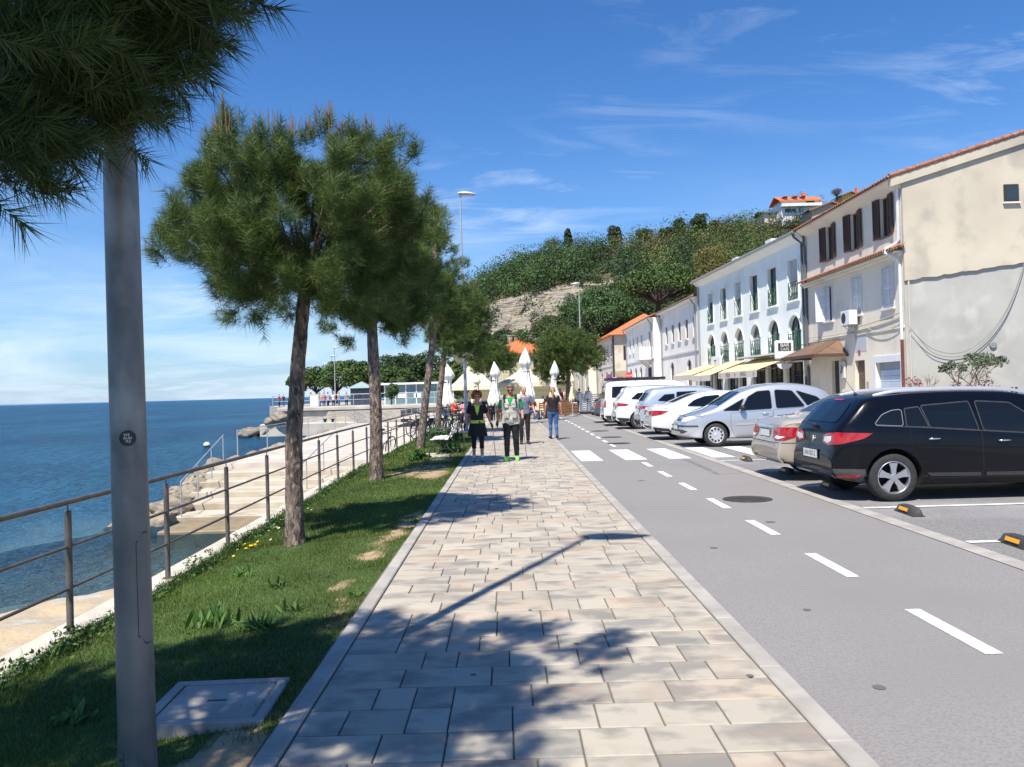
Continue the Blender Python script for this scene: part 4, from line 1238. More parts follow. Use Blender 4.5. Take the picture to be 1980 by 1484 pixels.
                    mb.lathe([(1e-5, y0 - .012), (.045, y0 - .010), (.06, y0 - .002), (rr_ * .60, y0 - .014), (rr_ * .92, y0 + .004)], n=44, axis='Y')
                mb.slot(1)
                if style == 'spoke':
                    for k in range(5):
                        a = PI / 2 + 2 * PI * (k + .5) / 5
                        mb.lathe([(1e-5, y0 - .002), (.011, y0 - .002), (.011, y0 + .03)], (.068 * math.cos(a), 0, .068 * math.sin(a)), 8, 'Y')
                if style == 'cap':
                    for k in range(11):
                        a = 2 * PI * k / 11
                        mb.prism([((rr_ * r_) * math.cos(a + da), y0 - .0165 + .01 * (r_ > .8), (rr_ * r_) * math.sin(a + da)) for r_, da in ((.62, .10), (.62, -.10), (.72, -.16), (.83, -.15), (.88, 0), (.83, .15), (.72, .16))], (0, .006, 0))
                mb.build('rim', [m or m_alloy, m_seam], w, True, angle=30)
    def plate(s, end, z, txt, y=0, w=.52, h=.115, tilt=0):
        f = s.mapf(end); hh, n = f(y, z)
        sg = -1 if end == 'rear' else 1
        x = hh.x + sg * .012
        mb = MB(); mb.bx(x - .006, x + .006, y - w / 2 - .02, y + w / 2 + .02, z - h / 2 - .02, z + h / 2 + .015, bev=.004)
        p = mb.build('number_plate', m_trim, s.root)
        mb = MB(); mb.bx(x + sg * .0062, x + sg * .009, y - w / 2, y + w / 2, z - h / 2, z + h / 2); mb.build('plate_face', m_plate, p)
        M_ = Matrix.Translation((x + sg * .0095, y, z)) @ Matrix.Rotation(PI / 2 * sg, 4, 'Z') @ Matrix.Rotation(PI / 2, 4, 'X')
        if txt: text_mesh('lettering', txt, h * .85, m_plate_ink, p, M_, depth=.0008)
    def mirror(s, x, z, m=None, y=None):
        for sd in (-1, 1):
            h, n = s.hit((x, sd * 3, z), (0, -sd, 0))
            mb = MB()
            b = h + Vector((.02, sd * .12, .045))
            rows = []
            for k in range(7):
                t = k / 6; rr_ = math.sin(PI * (.12 + .76 * t))
                rows.append([(b.x + (-.075 + .15 * t), b.y + math.cos(a) * .105 * rr_, b.z + math.sin(a) * .072 * rr_) for a in [2 * PI * j / 12 for j in range(12)]])
            mb.grid(rows, closed=True); mb.poly(rows[0]); mb.poly(list(reversed(rows[-1])))
            mb.tube([h, b + Vector((0, -sd * .05, -.03))], .018, 6)
            mb.build('wing_mirror', m or s.paint, s.root, True)
    def lamps(s, name, pts, mode, m, r=.02, off=.009, parent=None, step=(1.2, .025)):
        out = []
        for sg in (1, -1):
            out.append(s.patch(name, [(a * sg, b) for a, b in pts][:: sg], mode, m, off, parent, step=step, r=0))
        return out

Z0 = ROADZ
def base(name, label, X, Y, spec):
    rz = spec.pop('rz', 0.0)
    return Car(name, label, loc=(X, Y, Z0), rz=rz, **spec)

# 1. dark estate car, tail to the road
c = base('estate_car', 'very dark blue estate car with silver roof rails, tail to the road', 4.36, 12.02, dict(
    L=4.56, Wd=1.80, axles=(.79, 3.49), wr=.325, paint_m=mat('paint_midnight', (.003, .0034, .006), rough=.2, spec=.22, coat=.25), lean=.27, zb=.20,
    top=[(.05, .40), (0, .50), (.0, .66), (.03, .72), (.055, .92), (.12, 1.03), (.36, 1.28), (.46, 1.375), (.62, 1.42), (1.2, 1.465), (1.9, 1.47), (2.5, 1.44), (2.85, 1.36), (3.55, 1.0), (3.75, .96), (4.2, .86), (4.42, .74), (4.53, .6), (4.56, .42)],
    belt=[(0, 1.0), (.5, 1.02), (1.2, .98), (2.4, .90), (3.6, .86)]))
c.door([(1.02, 1.0), (1.22, 1.005), (1.98, .945), (1.98, .235), (1.30, .235), (1.16, .50), (1.05, .68)], (1.33, .835), hm=m_chrome)
c.door([(1.995, .945), (2.92, .875), (3.05, .72), (3.02, .30), (2.95, .235), (1.995, .235)], (2.27, .79), hm=m_chrome)
tr = (m_trim, .016)
c.window([(.55, 1.045), (.93, 1.02), (.93, 1.235), (.80, 1.225), (.66, 1.17)], .035, (mat('satin_trim', (.30, .30, .31), rough=.45, metal=.3), .009))
c.window([(.985, 1.015), (1.27, 1.0), (1.17, 1.26), (.985, 1.24)], .015, tr)
c.window([(1.305, .995), (1.945, .945), (1.86, 1.315), (1.215, 1.275)], .02, tr)
c.window([(2.02, .94), (2.86, .87), (2.78, 1.03), (2.42, 1.285), (1.96, 1.318)], .03, tr)
c.strip('belt_trim', [(.56, 1.028), (1.27, .983), (1.95, .928), (2.9, .855)], 'near', .014, m_trim, .009)
c.patch('rear_window', [(-.60, 1.07), (.60, 1.07), (.50, 1.335), (-.50, 1.335)], 'rear', m_glass, .007, r=.09, step=(.05, .03))
c.patch('brake_light', [(-.17, 1.365), (.17, 1.365), (.16, 1.388), (-.16, 1.388)], 'rear', m_lampred, .008)
c.patch('windscreen', [(2.86, -.58), (3.48, -.68), (3.48, .68), (2.86, .58)], 'top', m_glass, .006)
tl = c.lamps('tail_light', [(22, .80), (33, .765), (46, .79), (60, .86), (66.5, .93), (60, .935), (44, .945), (30, .925), (24, .89)], 'rear_wrap', m_lampred)
c.lamps('lamp_insert', [(25, .815), (33, .79), (38, .83), (38, .89), (27, .875)], 'rear_wrap', m_lampclear, off=.012)
c.patch('bumper', [(-78, .215), (78, .215), (75, .44), (50, .455), (0, .455), (-50, .455), (-75, .44)], 'rear_wrap', mat('bumper_grey', (.05, .052, .055), (.07, .07, .073), 40, .65), .006, step=(1.6, .04))
c.lamps('rear_reflector', [(38, .335), (54, .33), (58, .37), (44, .38)], 'rear_wrap', m_lampred, off=.010)
for sd in ('near', 'far'):
    c.patch('rub_strip', [(1.28, .335), (1.95, .325), (1.95, .375), (1.22, .385)], sd, m_trim, .014)
    c.patch('rub_strip', [(2.02, .325), (3.0, .32), (3.0, .37), (2.02, .375)], sd, m_trim, .014)
    c.patch('sill', [(1.2, .205), (3.1, .205), (3.1, .232), (1.2, .232)], sd, m_trim, .006)
c.plate('rear', .62, 'AN K0Z-2', w=.52)
for sd in (-1, 1):
    mb = MB(); P = []
    for k in range(25):
        u = k / 24; x = lerp(.66, 3.0, u)
        h, n = c.hit((x, sd * (.575 + .02 * math.sin(PI * u)), 3), (0, 0, -1)); P.append(h + Vector((0, 0, .012 + .032 * min(1, math.sin(PI * u) * 3))))
    rows = []
    for k, p in enumerate(P):
        e = .35 + .65 * min(1, math.sin(PI * (.02 + .96 * k / 24)) * 4)
        rows.append([(p.x, p.y - .026 * e, p.z - .03 * e), (p.x, p.y - .022 * e, p.z), (p.x, p.y - .008 * e, p.z + .012 * e), (p.x, p.y + .008 * e, p.z + .012 * e), (p.x, p.y + .022 * e, p.z), (p.x, p.y + .026 * e, p.z - .03 * e)])
    mb.grid(rows); mb.poly(rows[0]); mb.poly(list(reversed(rows[-1])))
    mb.build('roof_rail', mat('satin_alloy', (.62, .62, .63), rough=.35, metal=.6), c.root, True)
h, n = c.hit((.62, -.1, 3), (0, 0, -1))
mb = MB(); mb.lathe([(.03, -.01), (.022, .02), (.008, .035)], h, 10); mb.tube([h + Vector((0, 0, .02)), h + Vector((-.10, 0, .17)), h + Vector((-.16, 0, .26))], [.005, .003, .0025], 5); mb.build('antenna', m_black, c.root, True)
h, n = c.hit((-3, 0, 1.0), (1, 0, 0))
mb = MB(); mb.box(h + Vector((-.03, 0, .02)), (.07, .035, .045), bev=.01); mb.tube([h + Vector((-.05, 0, .02)), h + Vector((-.06, .4, .06))], .008, 6); mb.build('rear_wiper', m_black, c.root)
mb = MB(); hh, n = c.hit((-3, 0, .83), (1, 0, 0)); mb.prism([hh + Vector((-.004, y, z)) for y, z in ((-.0, -.055), (.035, 0), (0, .055), (-.035, 0))], (-.008, 0, 0)); mb.build('badge', m_chrome, c.root)
c.mirror(2.82, .90); c.wheels('spoke')

# 2. beige saloon
c = base('saloon_car', 'beige metallic saloon car with red tail lights behind the dark estate car', 4.43, 14.52, dict(
    L=4.60, Wd=1.79, axles=(.98, 3.66), wr=.325, paint_m=paint('paint_beige', (.46, .40, .33), .25, .3), lean=.30, zb=.2,
    top=[(.08, .38), (.02, .48), (0, .60), (.04, .72), (.07, .90), (.12, 1.0), (.2, 1.025), (.62, 1.06), (.78, 1.08), (1.35, 1.36), (1.75, 1.455), (2.2, 1.475), (2.75, 1.42), (3.5, 1.03), (4.1, .86), (4.4, .72), (4.55, .58), (4.6, .42)],
    belt=[(0, .95), (.6, .97), (2.4, .93), (3.6, .88)]))
c.door([(1.25, .95), (2.1, .93), (2.1, .24), (1.5, .24), (1.3, .55)], (1.45, .84)); c.door([(2.115, .93), (3.15, .9), (3.2, .6), (3.1, .24), (2.115, .24)], (2.3, .82))
c.window([(1.05, 1.0), (1.35, .985), (1.42, 1.25), (1.35, 1.24)], .02, (m_chrome, .012)); c.window([(1.38, .985), (2.05, .965), (2.0, 1.34), (1.55, 1.30)], .03, (m_chrome, .012)); c.window([(2.12, .965), (3.0, .93), (2.55, 1.3), (2.1, 1.345)], .03, (m_chrome, .012))
c.patch('rear_window', [(.84, -.60), (1.42, -.52), (1.42, .52), (.84, .60)], 'top', m_glass, .006, r=.06)
c.patch('windscreen', [(2.8, -.55), (3.45, -.68), (3.45, .68), (2.8, .55)], 'top', m_glass, .006)
c.lamps('tail_light', [(26, .74), (34, .68), (45, .69), (56, .76), (63, .88), (52, .905), (36, .90), (27, .87)], 'rear_wrap', m_lampred)
c.lamps('lamp_insert', [(31, .72), (40, .705), (46, .75), (36, .77)], 'rear_wrap', m_lampclear, off=.012)
c.strip('boot_gap', [(-.62, .66), (-.60, .94)], 'rear', .008, m_seam); c.strip('boot_gap', [(.60, .94), (.62, .66)], 'rear', .008, m_seam)
c.strip('chrome_bar', [(-.42, .90), (.42, .90)], 'rear', .035, m_chrome, .012)
c.strip('bumper_gap', [(-74, .645), (-20, .645), (20, .645), (74, .645)], 'rear_wrap', .008, m_seam)
c.plate('rear', .79, '', w=.5); c.patch('lower_bumper', [(-55, .24), (55, .24), (50, .33), (-50, .33)], 'rear_wrap', m_trim, .006, step=(1.6, .04))
c.mirror(3.0, .96); c.wheels('multi')

# 3. silver people carrier, nose to the road
L = 4.28
def fx(pts): return [(L - a, b) for a, b in pts]
c = base('compact_people_carrier', 'silver rounded people carrier with its nose to the road', 4.56 + L, 22.85, dict(rz=PI,
    L=L, Wd=1.75, axles=(.62, 3.38), wr=.315, paint_m=paint('paint_silver', (.50, .515, .54), .55, .32), lean=.30, zb=.21,
    top=[(.10, .42), (.02, .55), (.02, .75), (.06, .98), (.2, 1.2), (.42, 1.43), (.75, 1.56), (1.25, 1.63), (1.8, 1.63), (2.3, 1.555), (2.65, 1.44), (3.28, 1.08), (3.5, .99), (3.85, .89), (4.08, .79), (4.2, .66), (4.26, .55), (4.28, .40)],
    belt=[(0, 1.0), (.5, 1.03), (2.4, .93), (3.4, .84)]))
# seen side is local +y here
c.door(fx([(1.30, .88), (2.42, .945), (2.42, .25), (1.42, .25), (1.30, .5)]), (L - 2.22, .86)); c.door(fx([(2.435, .945), (3.35, .99), (3.42, .75), (3.2, .42), (3.12, .25), (2.435, .25)]), (L - 3.15, .90))
tr = (m_trim, .014)
c.window(fx([(1.12, .96), (1.52, .955), (1.68, 1.26)]), .03, tr)
c.window(fx([(1.60, .955), (2.40, .985), (2.40, 1.46), (2.06, 1.44), (1.80, 1.30)]), .05, tr)
c.window(fx([(2.53, .99), (3.28, 1.02), (2.98, 1.44), (2.53, 1.47)]), .06, tr)
c.window(fx([(3.36, 1.04), (3.82, 1.06), (3.62, 1.26), (3.10, 1.435)]), .04, tr)
c.patch('windscreen', [(2.66, -.58), (2.95, -.64), (3.27, -.70), (3.27, .70), (2.95, .64), (2.66, .58)], 'top', m_glass, .006, r=.05)
c.patch('rear_window', [(-.55, 1.1), (.55, 1.1), (.48, 1.42), (-.48, 1.42)], 'rear', m_glass, .006, r=.08)
c.strip('bonnet_gap', [(3.30, -.72), (3.55, -.70), (3.95, -.60), (4.07, -.45), (4.07, .45), (3.95, .60), (3.55, .70), (3.30, .72)], 'top', .009, m_seam)
c.lamps('headlight', [(20, .70), (32, .665), (44, .69), (60, .80), (50, .83), (34, .80), (22, .765)], 'front_wrap', m_lampclear, off=.006)
c.patch('grille', [(-17, .685), (17, .685), (16, .75), (-16, .75)], 'front_wrap', m_trim, .006, step=(1.6, .04))
mb = MB()
for z in (.70, .735):
    P = [c.mapf('front_wrap')(a, z) for a in (-13, -7, 0, 7, 13)]
    mb.tube([p[0] + p[1] * .012 for p in P], .009, 6)
mb.build('grille_bar', m_chrome, c.root, True)
c.patch('bumper_strip', [(-62, .545), (62, .545), (60, .585), (-60, .585)], 'front_wrap', m_trim, .010, step=(1.6, .04))
c.patch('lower_intake', [(-38, .36), (38, .36), (46, .42), (40, .47), (-40, .47), (-46, .42)], 'front_wrap', m_trim, .006, step=(1.6, .04))
c.plate('front', .52, '', w=.5)
for sd in ('near', 'far'):
    c.patch('rub_strip', fx([(1.42, .56), (2.39, .58), (2.39, .635), (1.46, .625)]), sd, mat('silver_strip', (.42, .43, .45), rough=.45, metal=.3), .014, r=.02)
    c.patch('sill', fx([(1.3, .215), (3.15, .215), (3.15, .245), (1.3, .245)]), sd, m_trim, .006)
c.mirror(L - 1.62, .98, m_black); c.wheels('cap', m_cap)
h, n = c.hit((.9, 0, 3), (0, 0, -1))
for sd in (-.25, .2):
    mb = MB(); a = c.mapf('top')(3.2, sd)[0] + Vector((0, 0, .012)); b_ = c.mapf('top')(3.0, sd + .45)[0] + Vector((0, 0, .012)); mb.tube([a, b_], .008, 5); mb.build('wiper', m_black, c.root)

m_white_paint_car = paint('paint_white', (.74, .745, .75), 0, .25)
# 4. white saloon
c = base('saloon_car', 'white saloon car with wide red tail lights beside the silver people carrier', 4.30, 26.0, dict(
    L=4.72, Wd=1.82, axles=(1.0, 3.75), wr=.335, paint_m=m_white_paint_car, lean=.30, zb=.2,
    top=[(.08, .36), (.02, .48), (0, .62), (.03, .80), (.04, .93), (.10, 1.02), (.28, 1.055), (.6, 1.10), (1.3, 1.36), (1.8, 1.455), (2.3, 1.465), (2.85, 1.40), (3.55, 1.03), (4.2, .86), (4.5, .72), (4.67, .58), (4.72, .42)],
    belt=[(0, .98), (.6, 1.0), (2.4, .95), (3.6, .9)]))
c.door([(1.3, .97), (2.15, .95), (2.15, .24), (1.55, .24), (1.35, .55)], (1.5, .85)); c.door([(2.165, .95), (3.2, .91), (3.25, .6), (3.1, .24), (2.165, .24)], (2.4, .83))
c.window([(1.08, 1.035), (2.10, .99), (2.08, 1.345), (1.62, 1.31), (1.30, 1.2)], .05, (m_chrome, .012)); c.window([(2.18, .985), (3.08, .945), (2.6, 1.29), (2.17, 1.345)], .04, (m_chrome, .012))
c.patch('rear_window', [(.70, -.62), (1.40, -.52), (1.40, .52), (.70, .62)], 'top', m_glass, .006, r=.06)
c.lamps('tail_light', [(17, .83), (30, .77), (42, .755), (56, .80), (66, .90), (50, .92), (30, .91), (17, .90)], 'rear_wrap', m_lampred)
c.patch('lower_bumper', [(-72, .22), (72, .22), (66, .36), (40, .42), (-40, .42), (-66, .36)], 'rear_wrap', m_trim, .006, step=(1.6, .04))
c.plate('rear', .80, '', w=.5); c.mirror(3.05, .97); c.wheels('multi')
c.strip('boot_gap', [(-.58, .70), (-.62, .98)], 'rear', .008, m_seam)

# 5. light grey-blue crossover
def hatch(name, label, X, Y, L, Wd, H, pm, axles, red, win, belt0, group='cars parked side by side', lowtrim=True, wr=.345, rails=False, style='multi'):
    k = H
    c = base(name, label, X, Y, dict(L=L, Wd=Wd, axles=axles, wr=wr, paint_m=pm, lean=.26, zb=.24,
        top=[(.10, .40), (.02, .52), (0, .66), (.05, .80), (.08, belt0 - .05), (.14, belt0 + .06), (.34, k * .87), (.42, k * .955), (.62, k * .98), (1.2, k), (1.9, k), (2.4, k * .975), (2.75, k * .91), (3.35, k * .68), (3.6, k * .64), (4.1, k * .56), (L - .1, .66), (L, .45)],
        belt=[(0, belt0), (.6, belt0 + .02), (2.4, belt0 - .06), (3.6, belt0 - .1)]))
    c.door([(1.2, belt0 - .03), (2.02, belt0 - .05), (2.02, .28), (1.45, .28), (1.28, .6)], (1.4, belt0 - .14)); c.door([(2.035, belt0 - .05), (3.0, belt0 - .1), (3.1, .6), (3.0, .28), (2.035, .28)], (2.3, belt0 - .16))
    for w in win: c.window(w, .03, (m_trim, .016))
    c.patch('rear_window', [(-.60, belt0 + .09), (.60, belt0 + .09), (.52, k * .90), (-.52, k * .90)], 'rear', m_glass, .007, r=.07)
    c.lamps('tail_light', red, 'rear_wrap', m_lampred)
    if lowtrim: c.patch('lower_bumper', [(-80, .26), (80, .26), (76, .42), (40, .48), (-40, .48), (-76, .42)], 'rear_wrap', m_trim, .006, step=(1.6, .04))
    for sd in ('near', 'far'): c.patch('sill', [(1.25, .245), (3.0, .245), (3.0, .33), (1.3, .33)], sd, m_trim, .006)
    c.plate('rear', .84, '', w=.5); c.mirror(2.9, belt0 - .02); c.wheels(style)
    if rails:
        for sd in (-1, 1):
            mb = MB(); P = []
            for q in range(17):
                u = q / 16; h, n = c.hit((lerp(.6, 2.6, u), sd * .56, 3), (0, 0, -1)); P.append(h + Vector((0, 0, .01 + .03 * min(1, 4 * math.sin(PI * u)))))
            mb.tube(P, .016, 6); mb.build('roof_rail', m_galv_far, c.root, True)
    return c
hatch('crossover_car', 'pale grey-blue crossover car between the white saloon and the white sport utility car', 4.48, 29.3, 4.40, 1.80, 1.60, paint('paint_greyblue', (.42, .47, .55), .3, .3), (.88, 3.5),
      [(22, .93), (40, .90), (62, .93), (66, .985), (40, 1.0), (22, .985)], [[(.62, 1.17), (1.18, 1.12), (1.18, 1.38), (.85, 1.36)], [(1.25, 1.11), (2.0, 1.06), (1.97, 1.46), (1.28, 1.44)], [(2.06, 1.05), (2.85, 1.0), (2.42, 1.40), (2.04, 1.455)]], 1.08, rails=True)
hatch('sport_utility_car', 'white sport utility car with red tail lights in front of the white van', 4.18, 33.4, 4.50, 1.84, 1.67, m_white_paint_car, (.9, 3.58),
      [(20, .95), (38, .92), (60, .93), (66, 1.0), (46, 1.05), (20, 1.04)], [[(.60, 1.20), (1.15, 1.16), (1.15, 1.43), (.85, 1.41)], [(1.23, 1.15), (2.0, 1.11), (1.97, 1.52), (1.26, 1.49)], [(2.07, 1.10), (2.85, 1.05), (2.42, 1.46), (2.05, 1.515)]], 1.12, rails=True)
# 7. white van with a black rack
c = base('camper_van', 'white van with dark side windows and a black roof rack', 4.05, 36.5, dict(
    L=4.95, Wd=1.90, axles=(.95, 3.95), wr=.345, paint_m=m_white_paint_car, lean=.14, zb=.26,
    top=[(.10, .40), (.02, .55), (.0, .75), (.03, 1.05), (.05, 1.15), (.09, 1.55), (.14, 1.80), (.26, 1.90), (.8, 1.94), (2.2, 1.95), (3.1, 1.90), (3.45, 1.78), (4.15, 1.16), (4.35, 1.08), (4.75, .90), (4.9, .72), (4.95, .45)],
    belt=[(0, 1.15), (2.4, 1.13), (4.2, 1.05)]))
c.window([(.35, 1.24), (1.62, 1.24), (1.62, 1.70), (.38, 1.70)], .04, (m_trim, .012)); c.window([(1.68, 1.24), (2.85, 1.24), (2.85, 1.69), (1.68, 1.70)], .04, (m_trim, .012)); c.window([(2.98, 1.22), (3.95, 1.15), (3.50, 1.62), (2.98, 1.69)], .04, (m_trim, .012))
c.patch('rear_window', [(-.66, 1.2), (.66, 1.2), (.60, 1.74), (-.60, 1.74)], 'rear', m_glass, .007, r=.05)
c.patch('windscreen', [(3.5, -.66), (4.1, -.74), (4.1, .74), (3.5, .66)], 'top', m_glass, .006)
c.lamps('tail_light', [(40, .82), (46, .82), (46, 1.12), (40, 1.12)], 'rear_wrap', m_lampred)
c.patch('lower_bumper', [(-76, .28), (76, .28), (72, .46), (-72, .46)], 'rear_wrap', m_trim, .006, step=(1.6, .04))
mb = MB()
for sd in (-.72, .72): mb.bx(.25, 2.7, sd - .03, sd + .03, 1.97, 2.09, bev=.01)
for i in range(7): mb.bx(.3 + i * .37, .38 + i * .37, -.70, .70, 1.99, 2.02)
mb.bx(.22, .26, -.75, .75, 1.97, 2.09)
mb.build('roof_rack', m_black, c.root)
c.plate('rear', .78, '', w=.5); c.mirror(3.75, 1.2); c.wheels('multi')
# 8. dark grey car at the far end
hatch('hatchback_car', 'dark grey hatchback car at the far end of the parked row', 4.0, 40.2, 4.15, 1.76, 1.44, paint('paint_slate', (.085, .095, .11), .3, .3), (.8, 3.35),
      [(24, .82), (40, .80), (58, .84), (60, .90), (40, .92), (24, .90)], [[(.9, 1.0), (1.98, .95), (1.95, 1.30), (1.2, 1.27)], [(2.05, .95), (2.85, .9), (2.42, 1.24), (2.04, 1.30)]], .95, wr=.31)
# ------------------------------------------------------------------ the row of houses
def plaster(name, c, c2, stain, sc=1.0, ss=.5): return mat(name, c, c2, sc, .92, bump=.25, bscale=30, c3=stain, scale3=ss, ramp3=(.52, .72), detail=10, bdist=.01)
m_cream = plaster('plaster_cream', (.82, .735, .595), (.77, .685, .55), (.66, .58, .46), .7, .8)
m_mint = plaster('plaster_mint', (.86, .885, .84), (.82, .845, .80), (.70, .73, .69), .6, .5)
m_whitewall = plaster('plaster_white', (.82, .79, .75), (.77, .74, .69), (.66, .61, .55), .6, .5)
m_gable_up = plaster('plaster_gable', (.60, .53, .41), (.50, .44, .345), (.40, .355, .29), .45, .9)
m_gable_lo = plaster('plaster_render', (.455, .445, .40), (.385, .378, .342), (.53, .51, .45), .6, 1.1)
m_tile = mat('roof_tile', (.36, .145, .08), (.25, .11, .07), 5, .85, bump=.3, bscale=25, c3=(.50, .28, .18), scale3=9, ramp3=(.55, .7))
m_tile_new = mat('roof_tile_new', (.62, .17, .06), (.50, .14, .05), 5, .85)
m_shutter = mat('brown_shutter', (.075, .035, .025), (.055, .026, .02), 10, .6)
m_wshutter = mat('white_shutter', (.74, .745, .76), (.66, .665, .68), 7, .6)
m_wood = mat('brown_wood', (.10, .055, .035), rough=.6)
m_green = mat('green_iron', (.010, .075, .045), rough=.5)
m_winglass = mat('window_glass', (.03, .04, .045), rough=.06, spec=.8)
m_blind = mat('roller_blind', (.50, .49, .47), (.44, .43, .42), 3, .8)
m_inside = mat('dark_interior', (.012, .012, .013), rough=.95)
m_zinc = mat('zinc', (.36, .37, .38), rough=.5, metal=.5)
m_trimstone = mat('trim_stone', (.68, .66, .63), (.60, .58, .55), 3, .9)

def arc_pts(a, b, d, h, n=12):
    m, w = (a + b) / 2, (b - a) / 2
    return [(m - w * math.cos(PI * k / n), d - h + h * math.sin(PI * k / n)) for k in range(n + 1)]
def wall(mb, s0, s1, z0, z1, ops, depth=.2, y=0.0):
    """outer wall sheet at local y facing +y, openings (a, b, c, d, arch height) with real reveals"""
    Sx = sorted({s0, s1, *[o[0] for o in ops], *[o[1] for o in ops]}); Zx = sorted({z0, z1, *[o[2] for o in ops], *[o[3] for o in ops]})
    for a, b in zip(Sx, Sx[1:]):
        for c, d in zip(Zx, Zx[1:]):
            m, k = (a + b) / 2, (c + d) / 2
            if any(o[0] < m < o[1] and o[2] < k < o[3] for o in ops): continue
            mb.poly([(b, y, c), (a, y, c), (a, y, d), (b, y, d)])
    yi = y - depth
    for o in ops:
        a, b, c, d = o[:4]; h = o[4] if len(o) > 4 else 0
        t = d - h
        mb.poly([(a, y, c), (a, yi, c), (a, yi, t), (a, y, t)][::-1]); mb.poly([(b, y, c), (b, yi, c), (b, yi, t), (b, y, t)])
        mb.poly([(a, y, c), (b, y, c), (b, yi, c), (a, yi, c)][::-1])
        if h:
            P = arc_pts(a, b, d, h); k = len(P) // 2
            mb.poly([(a, y, d)] + [(p[0], y, p[1]) for p in P[: k + 1]][::1]); mb.poly([(b, y, d)] + [(p[0], y, p[1]) for p in P[k:]][::-1][::1])
            for p, q in zip(P, P[1:]): mb.poly([(p[0], y, p[1]), (q[0], y, q[1]), (q[0], yi, q[1]), (p[0], yi, p[1])])
        else: mb.poly([(a, y, d), (b, y, d), (b, yi, d), (a, yi, d)])
def window(root, o, y, fm, mull=1, trans=(), blind=0.0, pane=None, fw=.055, name='window'):
    a, b, c, d = o[:4]; h = o[4] if len(o) > 4 else 0
    mb = MB()
    mb.bx(a, a + fw, y, y + .05, c, d - h); mb.bx(b - fw, b, y, y + .05, c, d - h)
    mb.bx(a + fw, b - fw, y, y + .05, c, c + fw)
    if h:
        P, Q = arc_pts(a, b, d, h), arc_pts(a + fw, b - fw, d - fw, h - fw)
        for i in range(len(P) - 1): mb.prism([(P[i][0], y, P[i][1]), (P[i + 1][0], y, P[i + 1][1]), (Q[i + 1][0], y, Q[i + 1][1]), (Q[i][0], y, Q[i][1])], (0, .05, 0))
        mb.bx(a + fw, b - fw, y + .002, y + .048, d - h - .03, d - h + .03)
        mb.prism([((a + b) / 2 - .02, y + .003, d - h + .03), ((a + b) / 2 + .02, y + .003, d - h + .03), ((a + b) / 2 + .02, y + .003, d - .02), ((a + b) / 2 - .02, y + .003, d - .02)], (0, .044, 0))
    else: mb.bx(a + fw, b - fw, y, y + .05, d - fw, d)
    for k in range(mull):
        m = a + (b - a) * (k + 1) / (mull + 1); mb.bx(m - .025, m + .025, y + .004, y + .046, c + fw, d - h - (fw if not h else .03))
    for t in trans: mb.bx(a + fw, b - fw, y + .006, y + .044, lerp(c, d - h, t) - .02, lerp(c, d - h, t) + .02)
    w = mb.build(name, fm, root)
    mb = MB()
    top = [(p[0], y + .012, p[1]) for p in arc_pts(a, b, d, h)] if h else [(a, y + .012, d), (b, y + .012, d)]
    mb.poly(([(a, y + .012, c)] + top + [(b, y + .012, c)])); mb.build('pane', pane or m_winglass, w)
    if blind:
        mb = MB(); zb = lerp(d - h, c, blind); mb.bx(a + fw * .6, b - fw * .6, y + .052, y + .065, zb, d - h + (.0 if not h else .02)); mb.build('blind', m_blind, w)
    return w
def shutter(root, x0, x1, z0, z1, y, m, hinge=0, ang=0.0, nm='shutter', th=.04):
    """a louvred leaf; hinge -1/1 swings about its x0/x1 edge by ang"""
    mb = MB(); w = x1 - x0; f = .055
    mb.bx(0, f, 0, th, z0, z1); mb.bx(w - f, w, 0, th, z0, z1)
    for z in (z0, (z0 + z1) / 2 - f / 2, z1 - f): mb.bx(f, w - f, .002, th - .002, z, z + f)
    n = max(4, int((z1 - z0) / .075))
    for k in range(n):
        z = lerp(z0 + f, z1 - f, (k + .5) / n)
        mb.box((w / 2, th / 2, z), (w - 2 * f, .012, .055), M=Matrix.Rotation(R(-38), 4, 'X'))
    mb.bx(f, w - f, .001, .005, z0 + f, z1 - f)
    o = mb.build(nm, m, root)
    if hinge == 1:
        for v in o.data.vertices: v.co.x -= w
        o.location = (x1, y, 0)
    else: o.location = (x0, y, 0)
    o.rotation_euler.z = ang
    return o
def tile_edge(root, s0, s1, y_in, z_in, y_out, z_out, m, pitch=.21, name='tile_roof', rows=1, thick=.03):
    """barrel tiles lying from (y_in, z_in) down to (y_out, z_out)"""
    n = int((s1 - s0) / pitch); K = 8
    P = []
    for j in range(rows * 2 + 1):
        t = j / (rows * 2); st = .02 * (1 if j % 2 else 0)
        y, z = lerp(y_in, y_out, t), lerp(z_in, z_out, t)
        P.append([(s0 + (i / K) * (s1 - s0) / n, y, z + .055 * abs(math.sin(PI * i / K)) ** .8 + st + .012 * nz(i // K * 3.1, j)) for i in range(n * K + 1)])
    mb = MB(); mb.grid(P)
    low = [(p[0], p[1], p[2] - thick) for p in P[-1]]
    mb.grid([P[-1], low])
    mb.grid([low, [(p[0], y_in, z_in - thick) for p in low]])
    return mb.build(name, m, root, True, angle=35)
def pipe(root, pts, r, m, name='downpipe'):
    mb = MB(); mb.tube(pts, r, 8); return mb.build(name, m, root, True, angle=60)

GRP = 'houses in the row along the car park'
